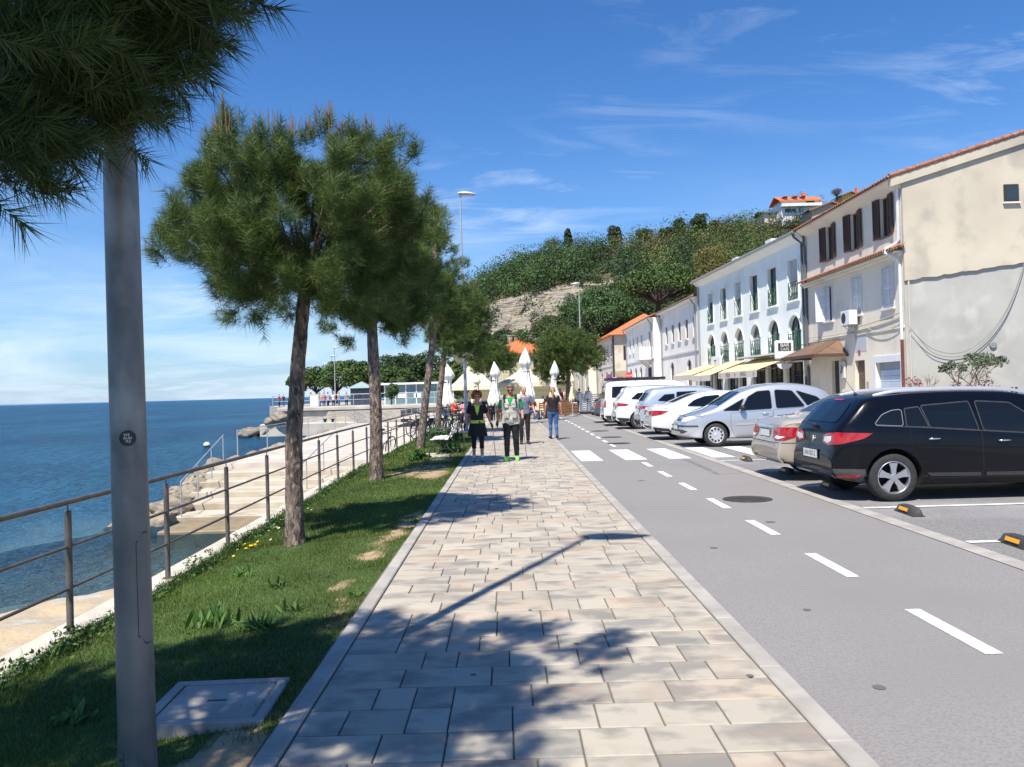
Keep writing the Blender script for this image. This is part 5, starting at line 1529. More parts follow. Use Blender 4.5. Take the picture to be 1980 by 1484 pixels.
# ---------------- A: cream house with the bare gable
AY, AX, AL, AE = 28.08, 13.5, 9.12, 8.45
A = thing('cream_house', 'three-storey cream house with brown and white shutters and a bare stained gable wall', 'house', (AX, AY, 0), PI / 2, GRP)
up = [(s - .33, s + .33, 6.72, 8.12) for s in (1.25, 3.82, 6.35)]
md_ = [(s - .40, s + .40, 4.17, 5.62) for s in (1.17, 3.80, 6.62)]
gar = (.35, 2.28, .05, 2.27); d2 = (3.27, 4.17, .05, 2.42); d1 = (5.72, 6.5, .05, 2.5)
mb = MB(); wall(mb, 0, AL, -.1, AE, up + md_ + [gar, d2, d1], .2)
mb.poly([(AL, 0, 0), (AL, -10, 0), (AL, -10, AE), (AL, 0, AE)])
mb.bx(2.4, AL - .003, -.0, .035, 3.40, 3.47); mb.bx(.003, 2.4, -.0, .035, 3.40, 3.47)
mb.build('wall', m_cream, A)
for k, o in enumerate(up):
    window(A, o, -.16, m_wood, 1)
    shutter(A, o[0] - .41, o[0] - .01, o[2] - .02, o[3] + .02, .012, m_shutter, 1, R(-7)); shutter(A, o[1] + .01, o[1] + .41, o[2] - .02, o[3] + .02, .012, m_shutter, -1, R(16 if k else 10))
    mb = MB(); mb.bx(o[0] - .02, o[1] + .02, -.18, .05, o[2] - .05, o[2]); mb.build('sill', m_wood, A)
for k, o in enumerate(md_):
    window(A, o, -.16, m_wshutter, 1)
    m = (o[0] + o[1]) / 2
    if k == 2:
        shutter(A, m, o[1] - .01, o[2] + .02, o[3] - .02, -.06, m_wshutter, -1, 0); shutter(A, o[1] - .4, o[1] - .01, o[2] + .02, o[3] - .02, .0, m_wshutter, 1, R(-115))
    else:
        shutter(A, o[0] + .01, m - .004, o[2] + .02, o[3] - .02, -.05, m_wshutter, -1, 0); shutter(A, m + .004, o[1] - .01, o[2] + .02, o[3] - .02, -.05, m_wshutter, 1, 0)
    mb = MB()
    for a, b, c, d in ((o[0] - .09, o[0], o[2], o[3] + .09), (o[1], o[1] + .09, o[2], o[3] + .09), (o[0], o[1], o[3], o[3] + .09)): mb.bx(a, b, .0, .022, c, d)
    mb.bx(o[0] - .13, o[1] + .13, -.19, .09, o[2] - .07, o[2], bev=.008); mb.build('window_surround', m_trimstone, A)
mb = MB()
n = 9
for k in range(n):
    z0, z1 = lerp(gar[2], 2.0, k / n), lerp(gar[2], 2.0, (k + 1) / n); mb.bx(gar[0], gar[1], -.17, -.13, z0 + .006, z1 - .006, bev=.006)
mb.bx(gar[0], gar[1], -.18, -.165, gar[2], gar[3]); gd = mb.build('garage_door', mat('garage_blue', (.50, .57, .66), (.46, .53, .61), 4, .6), A)
mb = MB(); mb.bx(gar[0] + .03, gar[1] - .03, -.15, -.14, 2.03, 2.25); mb.build('vent_panel', mat('garage_vent', (.28, .31, .36), rough=.5), gd)
mb = MB()
for a, b, c, d in ((gar[0] - .22, gar[0], 0, 2.52), (gar[1], gar[1] + .22, 0, 2.52), (gar[0], gar[1], gar[3], 2.52)): mb.bx(a, b, .0, .04, c, d, bev=.006)
mb.build('garage_surround', mat('surround_white', (.74, .74, .76), (.68, .68, .70), 3, .9), A)
mb = MB(); mb.bx(d2[0], d2[1], -.19, -.14, .05, 2.42); mb.bx(d2[0] + .1, d2[1] - .1, -.139, -.12, 1.2, 2.2); dd = mb.build('door', mat('door_brown', (.16, .10, .06), (.11, .07, .045), 6, .6), A)
mb = MB(); mb.ball((d2[0] + .12, -.11, 1.05), .035, 8, 6); mb.build('handle', m_chrome, dd)
mb = MB(); mb.bx(d1[0], d1[1], -.19, -.14, .05, 2.5); dd = mb.build('door', mat('door_black', (.018, .018, .02), rough=.35), A)
mb = MB()
for i in range(3):
    for j in range(6): mb.bx(d1[0] + .1 + i * .2, d1[0] + .24 + i * .2, -.139, -.125, .3 + j * .36, .56 + j * .36)
mb.build('door_panels', m_trim, dd)
mb = MB(); mb.bx(d1[0] + .2, d1[0] + .42, -.12, -.11, .85, 1.05); mb.build('notice', m_white, dd)
# wall sign, letter box, number
mb = MB(); mb.bx(4.95, 5.45, .03, .12, 1.75, 2.45, bev=.02); sg = mb.build('wall_sign', mat('sign_grey', (.58, .57, .58), rough=.5), A)
mb = MB()
for k in range(12):
    a0, a1 = R(200 + k * 23), R(200 + (k + 1) * 23)
    mb.prism([(5.2 + .14 * math.cos(a0) * -1, .122, 2.12 + .16 * math.sin(a0)), (5.2 - .14 * math.cos(a1), .122, 2.12 + .16 * math.sin(a1)), (5.2 - .10 * math.cos(a1), .122, 2.12 + .12 * math.sin(a1)), (5.2 - .10 * math.cos(a0), .122, 2.12 + .12 * math.sin(a0))], (0, .004, 0))
mb.bx(5.17, 5.23, .121, .126, 2.06, 2.2); mb.build('emblem', m_dark, sg)
mb = MB(); mb.bx(2.95, 3.06, .0, .05, 1.25, 1.6, bev=.01); mb.build('door_bell', m_zinc, A)
mb = MB(); mb.bx(3.62, 3.82, .0, .012, 2.62, 2.82); mb.build('house_number', mat('number_red', (.35, .12, .1), rough=.5), A)
mb = MB(); mb.bx(3.05, 4.05, -.0, .008, 2.75, 3.35); mb.build('pale_patch', mat('patch_grey', (.50, .50, .52), (.46, .46, .48), 4, .9), A)
# mid cornice with tiles, eave, roof
mb = MB()
mb.bx(-.02, AL, .0, .16, 5.86, 5.95, bev=.01); mb.bx(-.02, AL, .0, .30, 5.951, 6.03, bev=.01); mb.build('cornice', m_cream, A)
tile_edge(A, -.25, AL + .05, .02, 6.22, .50, 6.06, m_tile, name='cornice_tiles')
mb = MB()
mb.prism([(-.05, .0, AE - .32), (-.05, .38, AE - .02), (-.05, .38, AE + .05), (-.05, .0, AE + .05)], (AL + .05, 0, 0)); mb.build('eave_soffit', m_cream, A)
SL = .30
tile_edge(A, -.2, AL + .1, -5.2, AE + .14 + 5.2 * SL, .52, AE + .14 - .52 * SL * .6, m_tile, name='roof', rows=14)
pipe(A, [(-.02, .10, 8.36), (.06, .10, 8.2), (.12, .07, 7.95), (.12, .06, 6.42), (.22, .10, 6.30), (.30, .42, 6.16), (.22, .50, 6.0), (.12, .12, 5.72), (.10, .07, 5.5), (.10, .07, 3.0)], .055, m_white)
pipe(A, [(.10, .07, 3.0), (.10, .07, 0)], .055, mat('rusty_pipe', (.16, .05, .035), (.11, .04, .03), 8, .7))
pipe(A, [(AL - .12, .10, 8.3), (AL - .12, .12, 7.9), (AL - .1, .07, 7.6), (AL - .1, .07, 0)], .06, mat('dark_pipe', (.12, .125, .13), rough=.5))
# air conditioner with bracket, brown canopy, hanging cables
mb = MB(); mb.bx(3.55, 4.38, .10, .42, 3.80, 4.36, bev=.015); ac = mb.build('air_conditioner', m_white, A)
mb = MB(); mb.lathe([(1e-5, .424), (.21, .424), (.21, .40)], (4.1, 0, 4.08), 20, 'Y'); mb.build('fan_grille', m_trim, ac)
mb = MB()
for s in (3.7, 4.25): mb.bx(s - .015, s + .015, .0, .42, 3.77, 3.80); mb.tube([(s, 0, 3.5), (s, .36, 3.78)], .012, 5)
mb.build('bracket', m_zinc, ac)
def sag(a, b, d, n=16): return [Vector(a).lerp(Vector(b), i / n) + Vector((0, .0, -d * 4 * (i / n) * (1 - i / n))) for i in range(n + 1)]
for a, b, d, r in (((.05, .06, 3.72), (AL, .06, 3.62), .12, .012), ((.05, .08, 3.60), (2.9, .08, 3.66), .28, .012), ((3.9, .07, 3.8), (3.95, .07, 3.3), 0, .02), ((3.95, .06, 3.72), (.05, .06, 3.95), .05, .022)):
    mb = MB(); mb.tube(sag(a, b, d), r, 5); mb.build('wall_cable', mat('cable_beige', (.45, .41, .36), rough=.7), A, True)
mb = MB(); m_can = mat('canopy_brown', (.20, .12, .075), (.15, .09, .06), 4, .6)
c0, c1, z0, z1, pr = 4.75, 8.75, 2.72, 3.35, 1.35
mb.poly([(c0, pr, z0), (c1, pr, z0), (c1 - .6, .0, z1), (c0 + .9, .0, z1)][::-1]); mb.poly([(c0, 0, z0), (c0, pr, z0), (c0 + .9, 0, z1)][::-1]); mb.poly([(c1, pr, z0), (c1, 0, z0), (c1 - .6, 0, z1)][::-1])
mb.poly([(c0, 0, z0), (c1, 0, z0), (c1, pr, z0), (c0, pr, z0)])
for k in range(9):
    t = k / 8; mb.tube([(lerp(c0, c1, t), pr, z0 + .01), (lerp(c0 + .9, c1 - .6, t), .0, z1 + .01)], .018, 5)
cn = mb.build('canopy', m_can, A)
mb = MB(); mb.bx(c0 - .02, c1 + .02, pr, pr + .03, z0 - .10, z0 + .03); mb.bx(c0 - .03, c0, 0, pr, z0 - .10, z0 + .03); mb.bx(c1, c1 + .03, 0, pr, z0 - .10, z0 + .03); mb.build('canopy_edge', m_wood, cn)
# gable wall towards the viewer: render below, plaster above with a ragged lower edge
XR = 11.0
def crack(x): return 4.98 + .125 * x + .05 * nz(x * 2.3, 2) + .03 * nz(x * 7, 5)
xs = [XR * k / 90 for k in range(91)]
topz = lambda x: AE - .02 + SL * min(x, 5.2) - SL * max(0, x - 5.2)
mb = MB(); P = [[(0 - .02, -x, z) for x in (0, XR)] for z in (-.1, 6.5)]; mb.grid([list(reversed(r)) for r in P]); mb.build('gable_render', m_gable_lo, A)
win = (4.32, 4.92, 7.15, 7.85)
P = []
for x in xs: P.append([(-.10, -x, lerp(crack(x), topz(x), t)) for t in [i / 14 for i in range(15)]])
mb = MB(); mb.grid([list(r) for r in P])
mb.grid([[(-.02, -x, crack(x)) for x in xs], [(-.10, -x, crack(x)) for x in xs]])
mb.poly([(-.10, 0, crack(0)), (-.02, 0, crack(0)), (-.02, 0, AE), (-.10, 0, AE)])
mb.build('gable_plaster', m_gable_up, A)
mb = MB(); mb.bx(-.16, -.095, -3.94, -3.44, 7.55, 8.15, bev=.01); gw = mb.build('window', mat('window_brown', (.045, .03, .022), rough=.5), A)
mb = MB(); mb.bx(-.168, -.162, -3.89, -3.49, 7.61, 8.09); mb.build('pane', m_winglass, gw)
mb = MB(); mb.bx(-.20, -.09, -3.98, -3.40, 7.50, 7.548); mb.build('sill', m_cream, A)
# verge: plaster band and tiles along the slope
mb = MB(); a, b = (-.30, .45, AE - .14), (-.30, -5.2, AE - .14 + 5.65 * SL)
mb.prism([(-.20, .42, AE - .28), (-.20, -5.2, AE - .30 + 5.6 * SL), (-.20, -5.2, AE + .02 + 5.6 * SL), (-.20, .42, AE + .02)], (.198, 0, 0)); mb.build('verge_band', m_gable_up, A)
mb = MB()
for k in range(19):
    y = .3 - k * .30; z = AE + .075 - (y - .42) * SL
    mb.tube([(-.18, y + .17, z - .03), (-.18, y - .17, z + .07)], [.085, .07], 8)
mb.build('verge_tiles', m_tile, A, True, angle=40)
mb = MB(); mb.tube([(-.3, -5.2, AE + .2 + 5.65 * SL), (AL, -5.2, AE + .2 + 5.65 * SL)], .13, 8); mb.build('ridge_tiles', m_tile_new, A, True)
for d, off in ((1.25, 0), (1.45, .12)):
    pts = [(-.13, -.1 - off, 3.35)] + [(-.14, p[1], p[2]) for p in sag((-.14, -.2, 3.3), (-.14, -3.6, 4.6), .75 + off * 1.4, 22)] + [(-.14, -4.5 - off, 7.05)]
    q = [(-.15, -.05, 3.45), (-.15, -.35, 3.06), (-.15, -.8, 2.66 - off), (-.15, -1.4, 2.47 - off), (-.15, -2.0, 2.55 - off), (-.15, -2.7, 3.02 - off * .8), (-.15, -3.3, 3.75 - off * .6), (-.15, -3.75, 4.65 - off * .3), (-.15, -4.1, 5.7), (-.15, -4.38, 7.05)]
    q = [(-.15, a, b) for a, b in catmull([(p[1] * -1, p[2]) for p in q], 40)]; q = [(p[0], -p[1], p[2]) for p in q]
    mb = MB(); mb.tube(q, .011, 5); mb.build('hanging_cable', mat('cable_grey', (.22, .215, .2), rough=.7), A, True)
mb = MB(); mb.lathe([(1e-5, 0), (.10, 0), (.12, .01), (.12, .06)], (-.085, -2.95, 2.72), 20, 'X'); mb.build('vent', mat('vent_grey', (.25, .245, .23), rough=.7), A)
pipe(A, [(-.06, -.14, 5.2), (-.06, -.14, 0)], .035, mat('cable_beige2', (.50, .46, .40), rough=.7), 'conduit')

# ---------------- B: pale mint house with arched balcony windows
B0, B1 = Vector((13.5, 37.28, 0)), Vector((12.62, 54.55, 0))
BL = (B1 - B0).length; BE = 8.45
B = thing('mint_house', 'pale mint house with arched windows, green lattice balconies and yellow awnings', 'house', B0, math.atan2((B1 - B0).y, (B1 - B0).x), GRP)
bs = [1.42 + 2.64 * k for k in range(6)]
upw = [(s - .58, s + .58, 5.50, 7.42) for s in bs]; low = [(s - .72, s + .72, 2.98, 4.80, .72) for s in bs]
shops = [(.55, 2.6, .05, 2.6), (3.0, 5.0, .05, 2.6), (5.4, 7.2, .05, 2.5), (8.3, 9.4, .05, 2.5), (9.8, 11.6, .05, 2.5), (12.6, 14.2, .05, 2.5), (14.6, 16.6, .05, 2.5)]
mb = MB(); wall(mb, 0, BL, -.1, BE, upw + low + shops, .22)
mb.poly([(0, -9, 0), (0, 0, 0), (0, 0, BE), (0, -9, BE)][::-1]); mb.poly([(BL, -9, 0), (BL, 0, 0), (BL, 0, BE), (BL, -9, BE)])
mb.build('wall', m_mint, B)
mb = MB(); mb.bx(0, BL, .0, .05, 2.75, 2.85); mb.build('string_course', m_mint, B)
m_dgreen = mat('window_green', (.02, .075, .06), rough=.4); m_greyfr = mat('window_grey', (.40, .43, .44), rough=.5)
def lattice(root, a, b, z0, z1, y, m, nx=4, dense=1):
    mb = MB()
    for z in (z0, z1): mb.bx(a, b, y - .015, y + .015, z - .015, z + .015)
    for s in (a, b): mb.bx(s - .012, s + .012, y - .012, y + .012, z0 + .015, z1 - .015)
    w = (b - a) / nx
    for k in range(nx):
        for p, q in (((a + k * w, z0), (a + (k + 1) * w, z1)), ((a + (k + 1) * w, z0), (a + k * w, z1))):
            mb.tube([(p[0], y + (.008 if p[1] == z0 and p[0] < q[0] else -.008), p[1]), (q[0], y + (.008 if p[0] < q[0] else -.008), q[1])], .014, 4)
    return mb.build('lattice_rail', m, root)
for k, o in enumerate(upw):
    window(B, o, -.2, m_dgreen if k in (1, 5, 2) else m_greyfr, 1, (.62,), (.97, 0, 0, .5, 0, .3)[k])
    if k in (0, 1, 5): lattice(B, o[0] + .02, o[1] - .02, o[2] + .05, o[2] + .85, .02, m_green, 4)
    else:
        mb = MB(); mb.bx(o[0] + .02, o[1] - .02, .01, .03, o[2] + .9, o[2] + .93)
        for q in (0, .33, .66, 1): s = lerp(o[0] + .04, o[1] - .04, q); mb.bx(s - .012, s + .012, .01, .03, o[2], o[2] + .9)
        mb.build('rail', m_green, B)
    mb = MB()
    for a, b, c, d in ((o[0] - .10, o[0], o[2], o[3] + .1), (o[1], o[1] + .10, o[2], o[3] + .1), (o[0], o[1], o[3], o[3] + .1)): mb.bx(a, b, .0, .03, c, d)
    mb.bx(o[0] - .16, o[1] + .16, -.2, .10, o[2] - .10, o[2], bev=.01); mb.build('window_surround', m_mint, B)
for k, o in enumerate(low):
    window(B, o, -.2, m_dgreen if k < 2 or k == 5 else m_greyfr, 1, (.5,), (0, 0, .55, .55, .35, 0)[k])
    lattice(B, o[0] + .02, o[1] - .02, o[2] + .04, o[2] + .95, .03, m_green, 5)
    mb = MB(); P, Q = arc_pts(o[0] - .10, o[1] + .10, o[3] + .10, .82), arc_pts(o[0], o[1], o[3], .72)
    for i in range(len(P) - 1): mb.prism([(P[i][0], 0, P[i][1]), (P[i + 1][0], 0, P[i + 1][1]), (Q[i + 1][0], 0, Q[i + 1][1]), (Q[i][0], 0, Q[i][1])], (0, .035, 0))
    mb.build('window_surround', m_mint, B)
for k, o in enumerate(shops):
    fr = window(B, o, -.2, m_dark, 2, (.75,), 0, m_winglass, name='shop_window')
mb = MB()
mb.prism([(0, .0, BE - .35), (0, .12, BE - .3), (0, .40, BE - .06), (0, .40, BE + .02), (0, .0, BE + .02)], (BL, 0, 0)); mb.build('eave_cornice', m_mint, B)
pipe(B, [(0, .47, BE + .01), (BL, .47, BE - .05)], .075, m_zinc, 'gutter')
pipe(B, [(.22, .47, BE - .03), (.2, .40, BE - .22), (.12, .10, BE - .5), (.12, .08, 0)], .06, mat('dark_pipe', (.12, .125, .13)))
pipe(B, [(BL - .2, .08, BE - .4), (BL - .2, .08, 0)], .06, m_zinc)
tile_edge(B, -.0, BL, -4.5, BE + .10 + 4.5 * .28, .42, BE + .05, m_tile, rows=3, pitch=.25, name='roof')
for s, h in ((4.2, .25), (9.5, .2)):
    mb = MB(); mb.bx(s - .4, s + .4, -.5, .1, BE + .15, BE + .15 + h); mb.build('roof_vent', m_white, B)
# awnings
def awning(s0, s1, proj, zw, zf, txt, m=None):
    m = m or mat('awning_yellow', (.78, .62, .33), (.72, .57, .30), 2, .8)
    mb = MB(); mb.poly([(s0, .05, zw), (s0, proj, zf), (s1, proj, zf), (s1, .05, zw)]); mb.poly([(s0, .05, zw - .02), (s1, .05, zw - .02), (s1, proj, zf - .02), (s0, proj, zf - .02)])
    aw = mb.build('awning', m, B)
    mb = MB(); n = 24
    mb.grid([[(lerp(s1, s0, k / n), proj + .01, zf) for k in range(n + 1)], [(lerp(s1, s0, k / n), proj + .02, zf - .34 + .025 * (k % 2)) for k in range(n + 1)]])
    mb.grid([[(lerp(s0, s1, k / n), proj + .006, zf) for k in range(n + 1)], [(lerp(s0, s1, k / n), proj + .016, zf - .34 + .025 * (k % 2)) for k in range(n + 1)]])
    vl = mb.build('valance', mat('valance_cream', (.62, .55, .47), rough=.8), aw)
    for t, u, sz, mm in txt:
        M_ = Matrix.Translation((lerp(s1, s0, u), proj + .026, zf - .17)) @ Matrix.Rotation(PI, 4, 'Z') @ Matrix.Rotation(PI / 2, 4, 'X')
        text_mesh('lettering', t, sz, mm, vl, M_, depth=.001)
    for s in (s0 + .2, s1 - .2):
        mb = MB(); mb.tube([(s, .05, zw - .25), (s, proj * .55, (zw + zf) / 2 - .28), (s, proj - .02, zf - .03)], .022, 6); mb.build('awning_arm', m_zinc, aw)
ink = mat('awning_ink', (.12, .07, .06), rough=.7); inkr = mat('awning_red', (.48, .10, .09), rough=.7)
awning(1.0, 6.9, 2.0, 2.95, 2.28, [('PIZZA', .28, .27, ink), ('RIVIČA', .68, .27, ink), ('SO', .06, .2, inkr), ('SO', .47, .2, inkr), ('SO', .93, .2, inkr)])
awning(8.0, 11.6, 2.1, 2.95, 2.20, [('S', .5, .22, ink)])
awning(12.4, 17.0, 1.9, 2.9, 2.30, [])
mb = MB(); mb.bx(.3, 6.9, .0, 1.0, 2.99, 3.06); mb.build('canopy_slab', m_trimstone, B)
# shop signs that hang off the wall
sgn = thing('bar_sign', 'white square BAR sign hung above the brown canopy', 'sign', (12.35, 37.05, 3.12), 0)
mb = MB(); mb.bx(-.42, .42, -.11, .11, -.42, .42, bev=.05); bb = mb.build('sign_box', m_white, sgn)
mb = MB(); mb.bx(-.30, .28, -.1135, -.1105, -.06, .30); mb.build('sign_panel', m_plate_ink, sgn)
Mx = Matrix.Rotation(PI / 2, 4, 'X')
text_mesh('lettering', 'BAR', .22, m_white, sgn, Matrix.Translation((0, -.116, .20)) @ Mx, depth=.001)
text_mesh('lettering', 'CAFE', .17, m_white, sgn, Matrix.Translation((0, -.116, .02)) @ Mx, depth=.001)
mb = MB(); mb.prism([(-.34 * math.cos(PI * k / 12), -.05, -.62 - .26 * math.sin(PI * k / 12)) for k in range(13)], (0, .08, 0)); mb.build('half_round_sign', m_white, sgn)
mb = MB(); mb.tube([(-.0, 0, -.42), (0, 0, -.62)], .02, 6); mb.tube([(.42, 0, .2), (1.1, .1, .2)], .02, 6); mb.build('sign_bracket', m_dark, sgn)
bp_ = B0.lerp(B1, 13.0 / BL)
s2 = thing('shop_sign', 'white rectangular shop sign under an arched window above the awnings', 'sign', (bp_.x - .25, bp_.y, 3.0), B.rotation_euler.z)
mb = MB(); mb.bx(-.9, .9, -.12, .04, -.38, .38, bev=.02); mb.build('sign_board', m_white, s2)
mb = MB(); mb.prism([(x_, .045, z_) for x_, z_ in ((.28, .12), (.0, .18), (-.22, .10), (-.05, .08), (-.02, -.1), (.06, -.1), (.04, .08))], (0, .003, 0)); mb.build('logo', m_plate_ink, s2)
mb = MB(); mb.bx(-.35, .35, .045, .048, -.2, -.16); mb.build('sign_line', m_lampred, s2)

# ---------------- C: two white houses, D, E: beyond
def plain_house(name, label, p0, p1, eave, depth, wm, ups, lows, roof_m, rise=1.6, uz=(4.95, 6.3), uw=.8, lz=(1.1, 3.5), lw=1.3, arch=.6, course=3.95, over=.45, end_wall=True, hip=False, fm=None):
    p0, p1 = Vector(p0), Vector(p1); L = (p1 - p0).length
    h = thing(name, label, 'house', p0, math.atan2((p1 - p0).y, (p1 - p0).x), GRP)
    o1 = [(s - uw / 2, s + uw / 2, *uz) for s in ups]; o2 = [(s - lw / 2, s + lw / 2, *lz, arch) if arch else (s - lw / 2, s + lw / 2, *lz) for s in lows]
    mb = MB(); wall(mb, 0, L, -.1, eave, o1 + o2, .17)
    mb.poly([(0, -depth, 0), (0, 0, 0), (0, 0, eave), (0, -depth, eave)][::-1]); mb.poly([(L, -depth, 0), (L, 0, 0), (L, 0, eave), (L, -depth, eave)])
    mb.build('wall', wm, h)
    for o in o1 + o2: window(h, o, -.15, fm or m_wood, 1, (.55,))
    mb = MB()
    for o in o1: mb.bx(o[0] - .1, o[1] + .1, -.05, .10, o[2] - .12, o[2])
    mb.build('sill', m_trimstone, h)
    if course:
        mb = MB(); mb.bx(0, L, .0, .07, course, course + .12); mb.build('string_course', m_trimstone, h)
    mb = MB()
    if hip:
        z = eave; e = over; q = depth / 2
        mb.poly([(-e, e, z), (-e + q, -q, z + rise), (L + e - q, -q, z + rise), (L + e, e, z)][::-1]); mb.poly([(-e, -depth - e, z), (-e + q, -q, z + rise), (-e, e, z)][::-1]); mb.poly([(L + e, e, z), (L + e - q, -q, z + rise), (L + e, -depth - e, z)][::-1])
        mb.poly([(-e, e, z), (L + e, e, z), (L + e, -depth - e, z), (-e, -depth - e, z)])
        mb.bx(-e, L + e, e - .02, e + .02, z - .1, z + .01)
        mb.build('roof', roof_m, h)
    else:
        tile_edge(h, -.1, L + .1, -depth / 2, eave + .1 + rise, over, eave + .06, roof_m, rows=6, pitch=.3, name='roof')
        mb.bx(0, L, .0, over - .05, eave - .06, eave + .03); mb.build('eave_soffit', wm, h)
    for s in (.6, L - .6):
        pipe(h, [(s, over - .05, eave - .05), (s, .1, eave - .5), (s, .08, 0)], .06, m_zinc)
    return h
C1 = plain_house('white_house', 'two-storey white house with narrow windows and arched doorways next to the mint house', (12.6, 54.6, 0), (12.42, 67.2, 0), 7.5, 8, m_whitewall, [1.2, 3.5, 5.8, 8.1, 10.4], [3.0, 8.6], m_tile)
C2 = plain_house('white_house', 'white house set forward with a balcony and a dark tall doorway', (11.85, 67.3, 0), (11.9, 83.5, 0), 7.3, 8, m_whitewall, [2.0, 6.3, 8.8, 11.2, 13.6], [7.2, 10.2, 13.4], m_tile)
mb = MB(); mb.bx(.6, 3.6, .0, 1.1, 3.9, 4.1); mb.bx(.6, 3.6, 1.0, 1.1, 4.1, 4.95); mb.bx(.6, .7, 0, 1.0, 4.1, 4.95); mb.bx(3.5, 3.6, 0, 1.0, 4.1, 4.95)
for s in (1.0, 2.1, 3.2): mb.prism([(s - .12, 0, 3.2), (s - .12, .8, 3.9), (s - .12, 0, 3.9)], (.24, 0, 0))
mb.build('balcony', m_whitewall, C2)
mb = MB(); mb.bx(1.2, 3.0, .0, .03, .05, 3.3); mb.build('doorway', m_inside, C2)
m_stonewall = plaster('old_stone', (.42, .34, .24), (.33, .27, .20), (.52, .46, .37), .8, 1.4)
D = plain_house('stone_house', 'old house with a bright orange tiled roof and bare stone lower walls', (10.85, 85, 0), (10.6, 100, 0), 7.1, 7.5, plaster('plaster_ivory', (.68, .62, .53), (.60, .54, .46), (.42, .34, .25), .6, .6), [2, 4.6, 7.5, 10.5, 13], [2.5, 6, 10], m_tile_new, 2.4, hip=True, over=.6)
mb = MB(); mb.bx(-.04, .0, -7.5, -.0, -.1, 3.4); mb.build('stone_base', m_stonewall, D)
for y in (-1.3, -2.6):
    mb = MB(); mb.bx(-.03, .02, y - .35, y + .35, 4.5, 6.0); w = mb.build('window', m_wood, D)
    mb = MB(); mb.bx(-.045, -.031, y - .28, y + .28, 4.6, 5.9); mb.build('pane', m_winglass, w)
mb = MB(); mb.bx(-.3, -.02, -4.3, -3.3, 3.3, 4.0); mb.build('air_conditioner', m_white, D)
pipe(D, [(-.1, .1, 7), (-.1, .1, 0)], .08, m_dark); pipe(D, [(-.1, -3.0, 7), (-.1, -3.0, 0)], .08, m_dark)
plain_house('cream_far_house', 'small cream house behind the round clipped tree at the end of the row', (9.7, 101, 0), (9.2, 118, 0), 6.4, 8, m_cream, [2, 5, 8, 11], [3, 7, 11], m_tile_new, 2.0, hip=True, over=.5, course=0)
F = plain_house('yellow_house', 'pale yellow house with an orange roof and chimneys behind the closed parasols', (6.8, 124, 0), (-.5, 121, 0), 7.2, 9, mat('plaster_yellow', (.70, .60, .38), (.62, .53, .35), 1, .9), [1, 3, 5, 7], [2, 5], m_tile_new, 2.4, hip=True, over=.5, course=0)
for s in (2.2, 4.4, 5.3):
    mb = MB(); mb.bx(s - .3, s + .3, -4.6, -4.0, 8.6, 10.0); mb.bx(s - .38, s + .38, -4.68, -3.92, 10.0, 10.12); mb.build('chimney', m_stonewall, F)
plain_house('orange_roof_house', 'house with a second lower orange roof right of the pale yellow house', (11.5, 131, 0), (3.2, 129, 0), 6.3, 8, m_cream, [1, 3, 5, 7], [2, 5], m_tile_new, 2.0, hip=True, over=.5, course=0)
# ------------------------------------------------------------------ the hill behind
SIL = [(880, 690), (900, 640), (912, 590), (925, 585), (945, 568), (980, 545), (1020, 524), (1080, 508), (1130, 504), (1180, 503), (1250, 484), (1330, 468), (1420, 451), (1480, 440), (1560, 420), (1700, 405), (2000, 385)]
def hor(u): return 757 - .0276 * (u - 985)
def prof(u):
    zr = 1.6 + (hor(u) - interp(SIL, u)) / 1600 * 215
    k = smooth01((1215 - u) / 90)
    ct = interp([(880, 3), (905, 10), (925, 18.5), (1000, 20.4), (1080, 21.8), (1140, 22.4), (1200, 22)], u)
    cb = interp([(880, 2), (905, 4), (925, 8), (960, 8.5), (1020, 11), (1060, 14), (1120, 19), (1150, 21), (1200, 22)], u)
    A_ = [(105, .5), (135, 3.5), (156, cb - 1.2), (161, cb), (167.5, max(ct, cb)), (186, lerp(ct, zr, .48)), (215, zr), (250, zr + 1.5), (330, zr - 12)]
    B_ = [(105, 2), (125, 9), (150, 17), (161, 20.5), (167.5, 23), (186, 29.5 if zr > 30 else zr * .9), (215, zr), (250, zr + 1.5), (330, zr - 12)]
    return [(lerp(a[0], b[0], 1 - k), lerp(a[1], b[1], 1 - k)) for a, b in zip(A_, B_)], k
def ground_z(u, Y): return interp(prof(u)[0], Y)
us = [878 + 9 * i for i in range(125)]
rows = []
for u in us:
    P, k = prof(u)
    row = []
    Ys = [105, 120, 135, 148, 156] + [159 + .75 * i for i in range(13)] + [172, 178, 186, 200, 215, 232, 250, 330]
    for Y in Ys:
        z = interp(P, Y)
        dx = dy = 0
        if 158 < Y < 169 and k > .3:
            n1 = fbm(u * .05, z * .5, 3, 4); dy = 1.6 * nz(u * .022, 1.5) + .9 * n1 - .8 * abs(nz(z * 1.6, u * .01, 4)); z += .25 * n1
        row.append(((u - 985) / 1600 * Y + dx, Y + dy, z))
    rows.append(row)
mb = MB(); mb.grid(rows)
hm = mat('hill_soil', (.085, .09, .04), (.14, .115, .065), .2, 1.0)
cm = mat('cliff_rock', (.36, .29, .205), (.23, .215, .18), .7, .95, bump=1.0, bscale=1.6, stretch=(.35, .35, 2.4), c3=(.16, .15, .13), scale3=1.4, ramp3=(.46, .62), bdist=.5, detail=10)
o = mb.build('hillside', [hm, cm], None, False)
nr = len(rows[0]) - 1
mi = []
for i in range(len(us) - 1):
    for j in range(nr):
        Yc = (rows[i][j][1] + rows[i][j + 1][1]) / 2; dz = rows[i][j + 1][2] - rows[i][j][2]
        mi.append(1 if (prof(us[i])[1] > .2 and 154 < Yc < 171 and dz > .35) else 0)
o.data.polygons.foreach_set('material_index', mi)
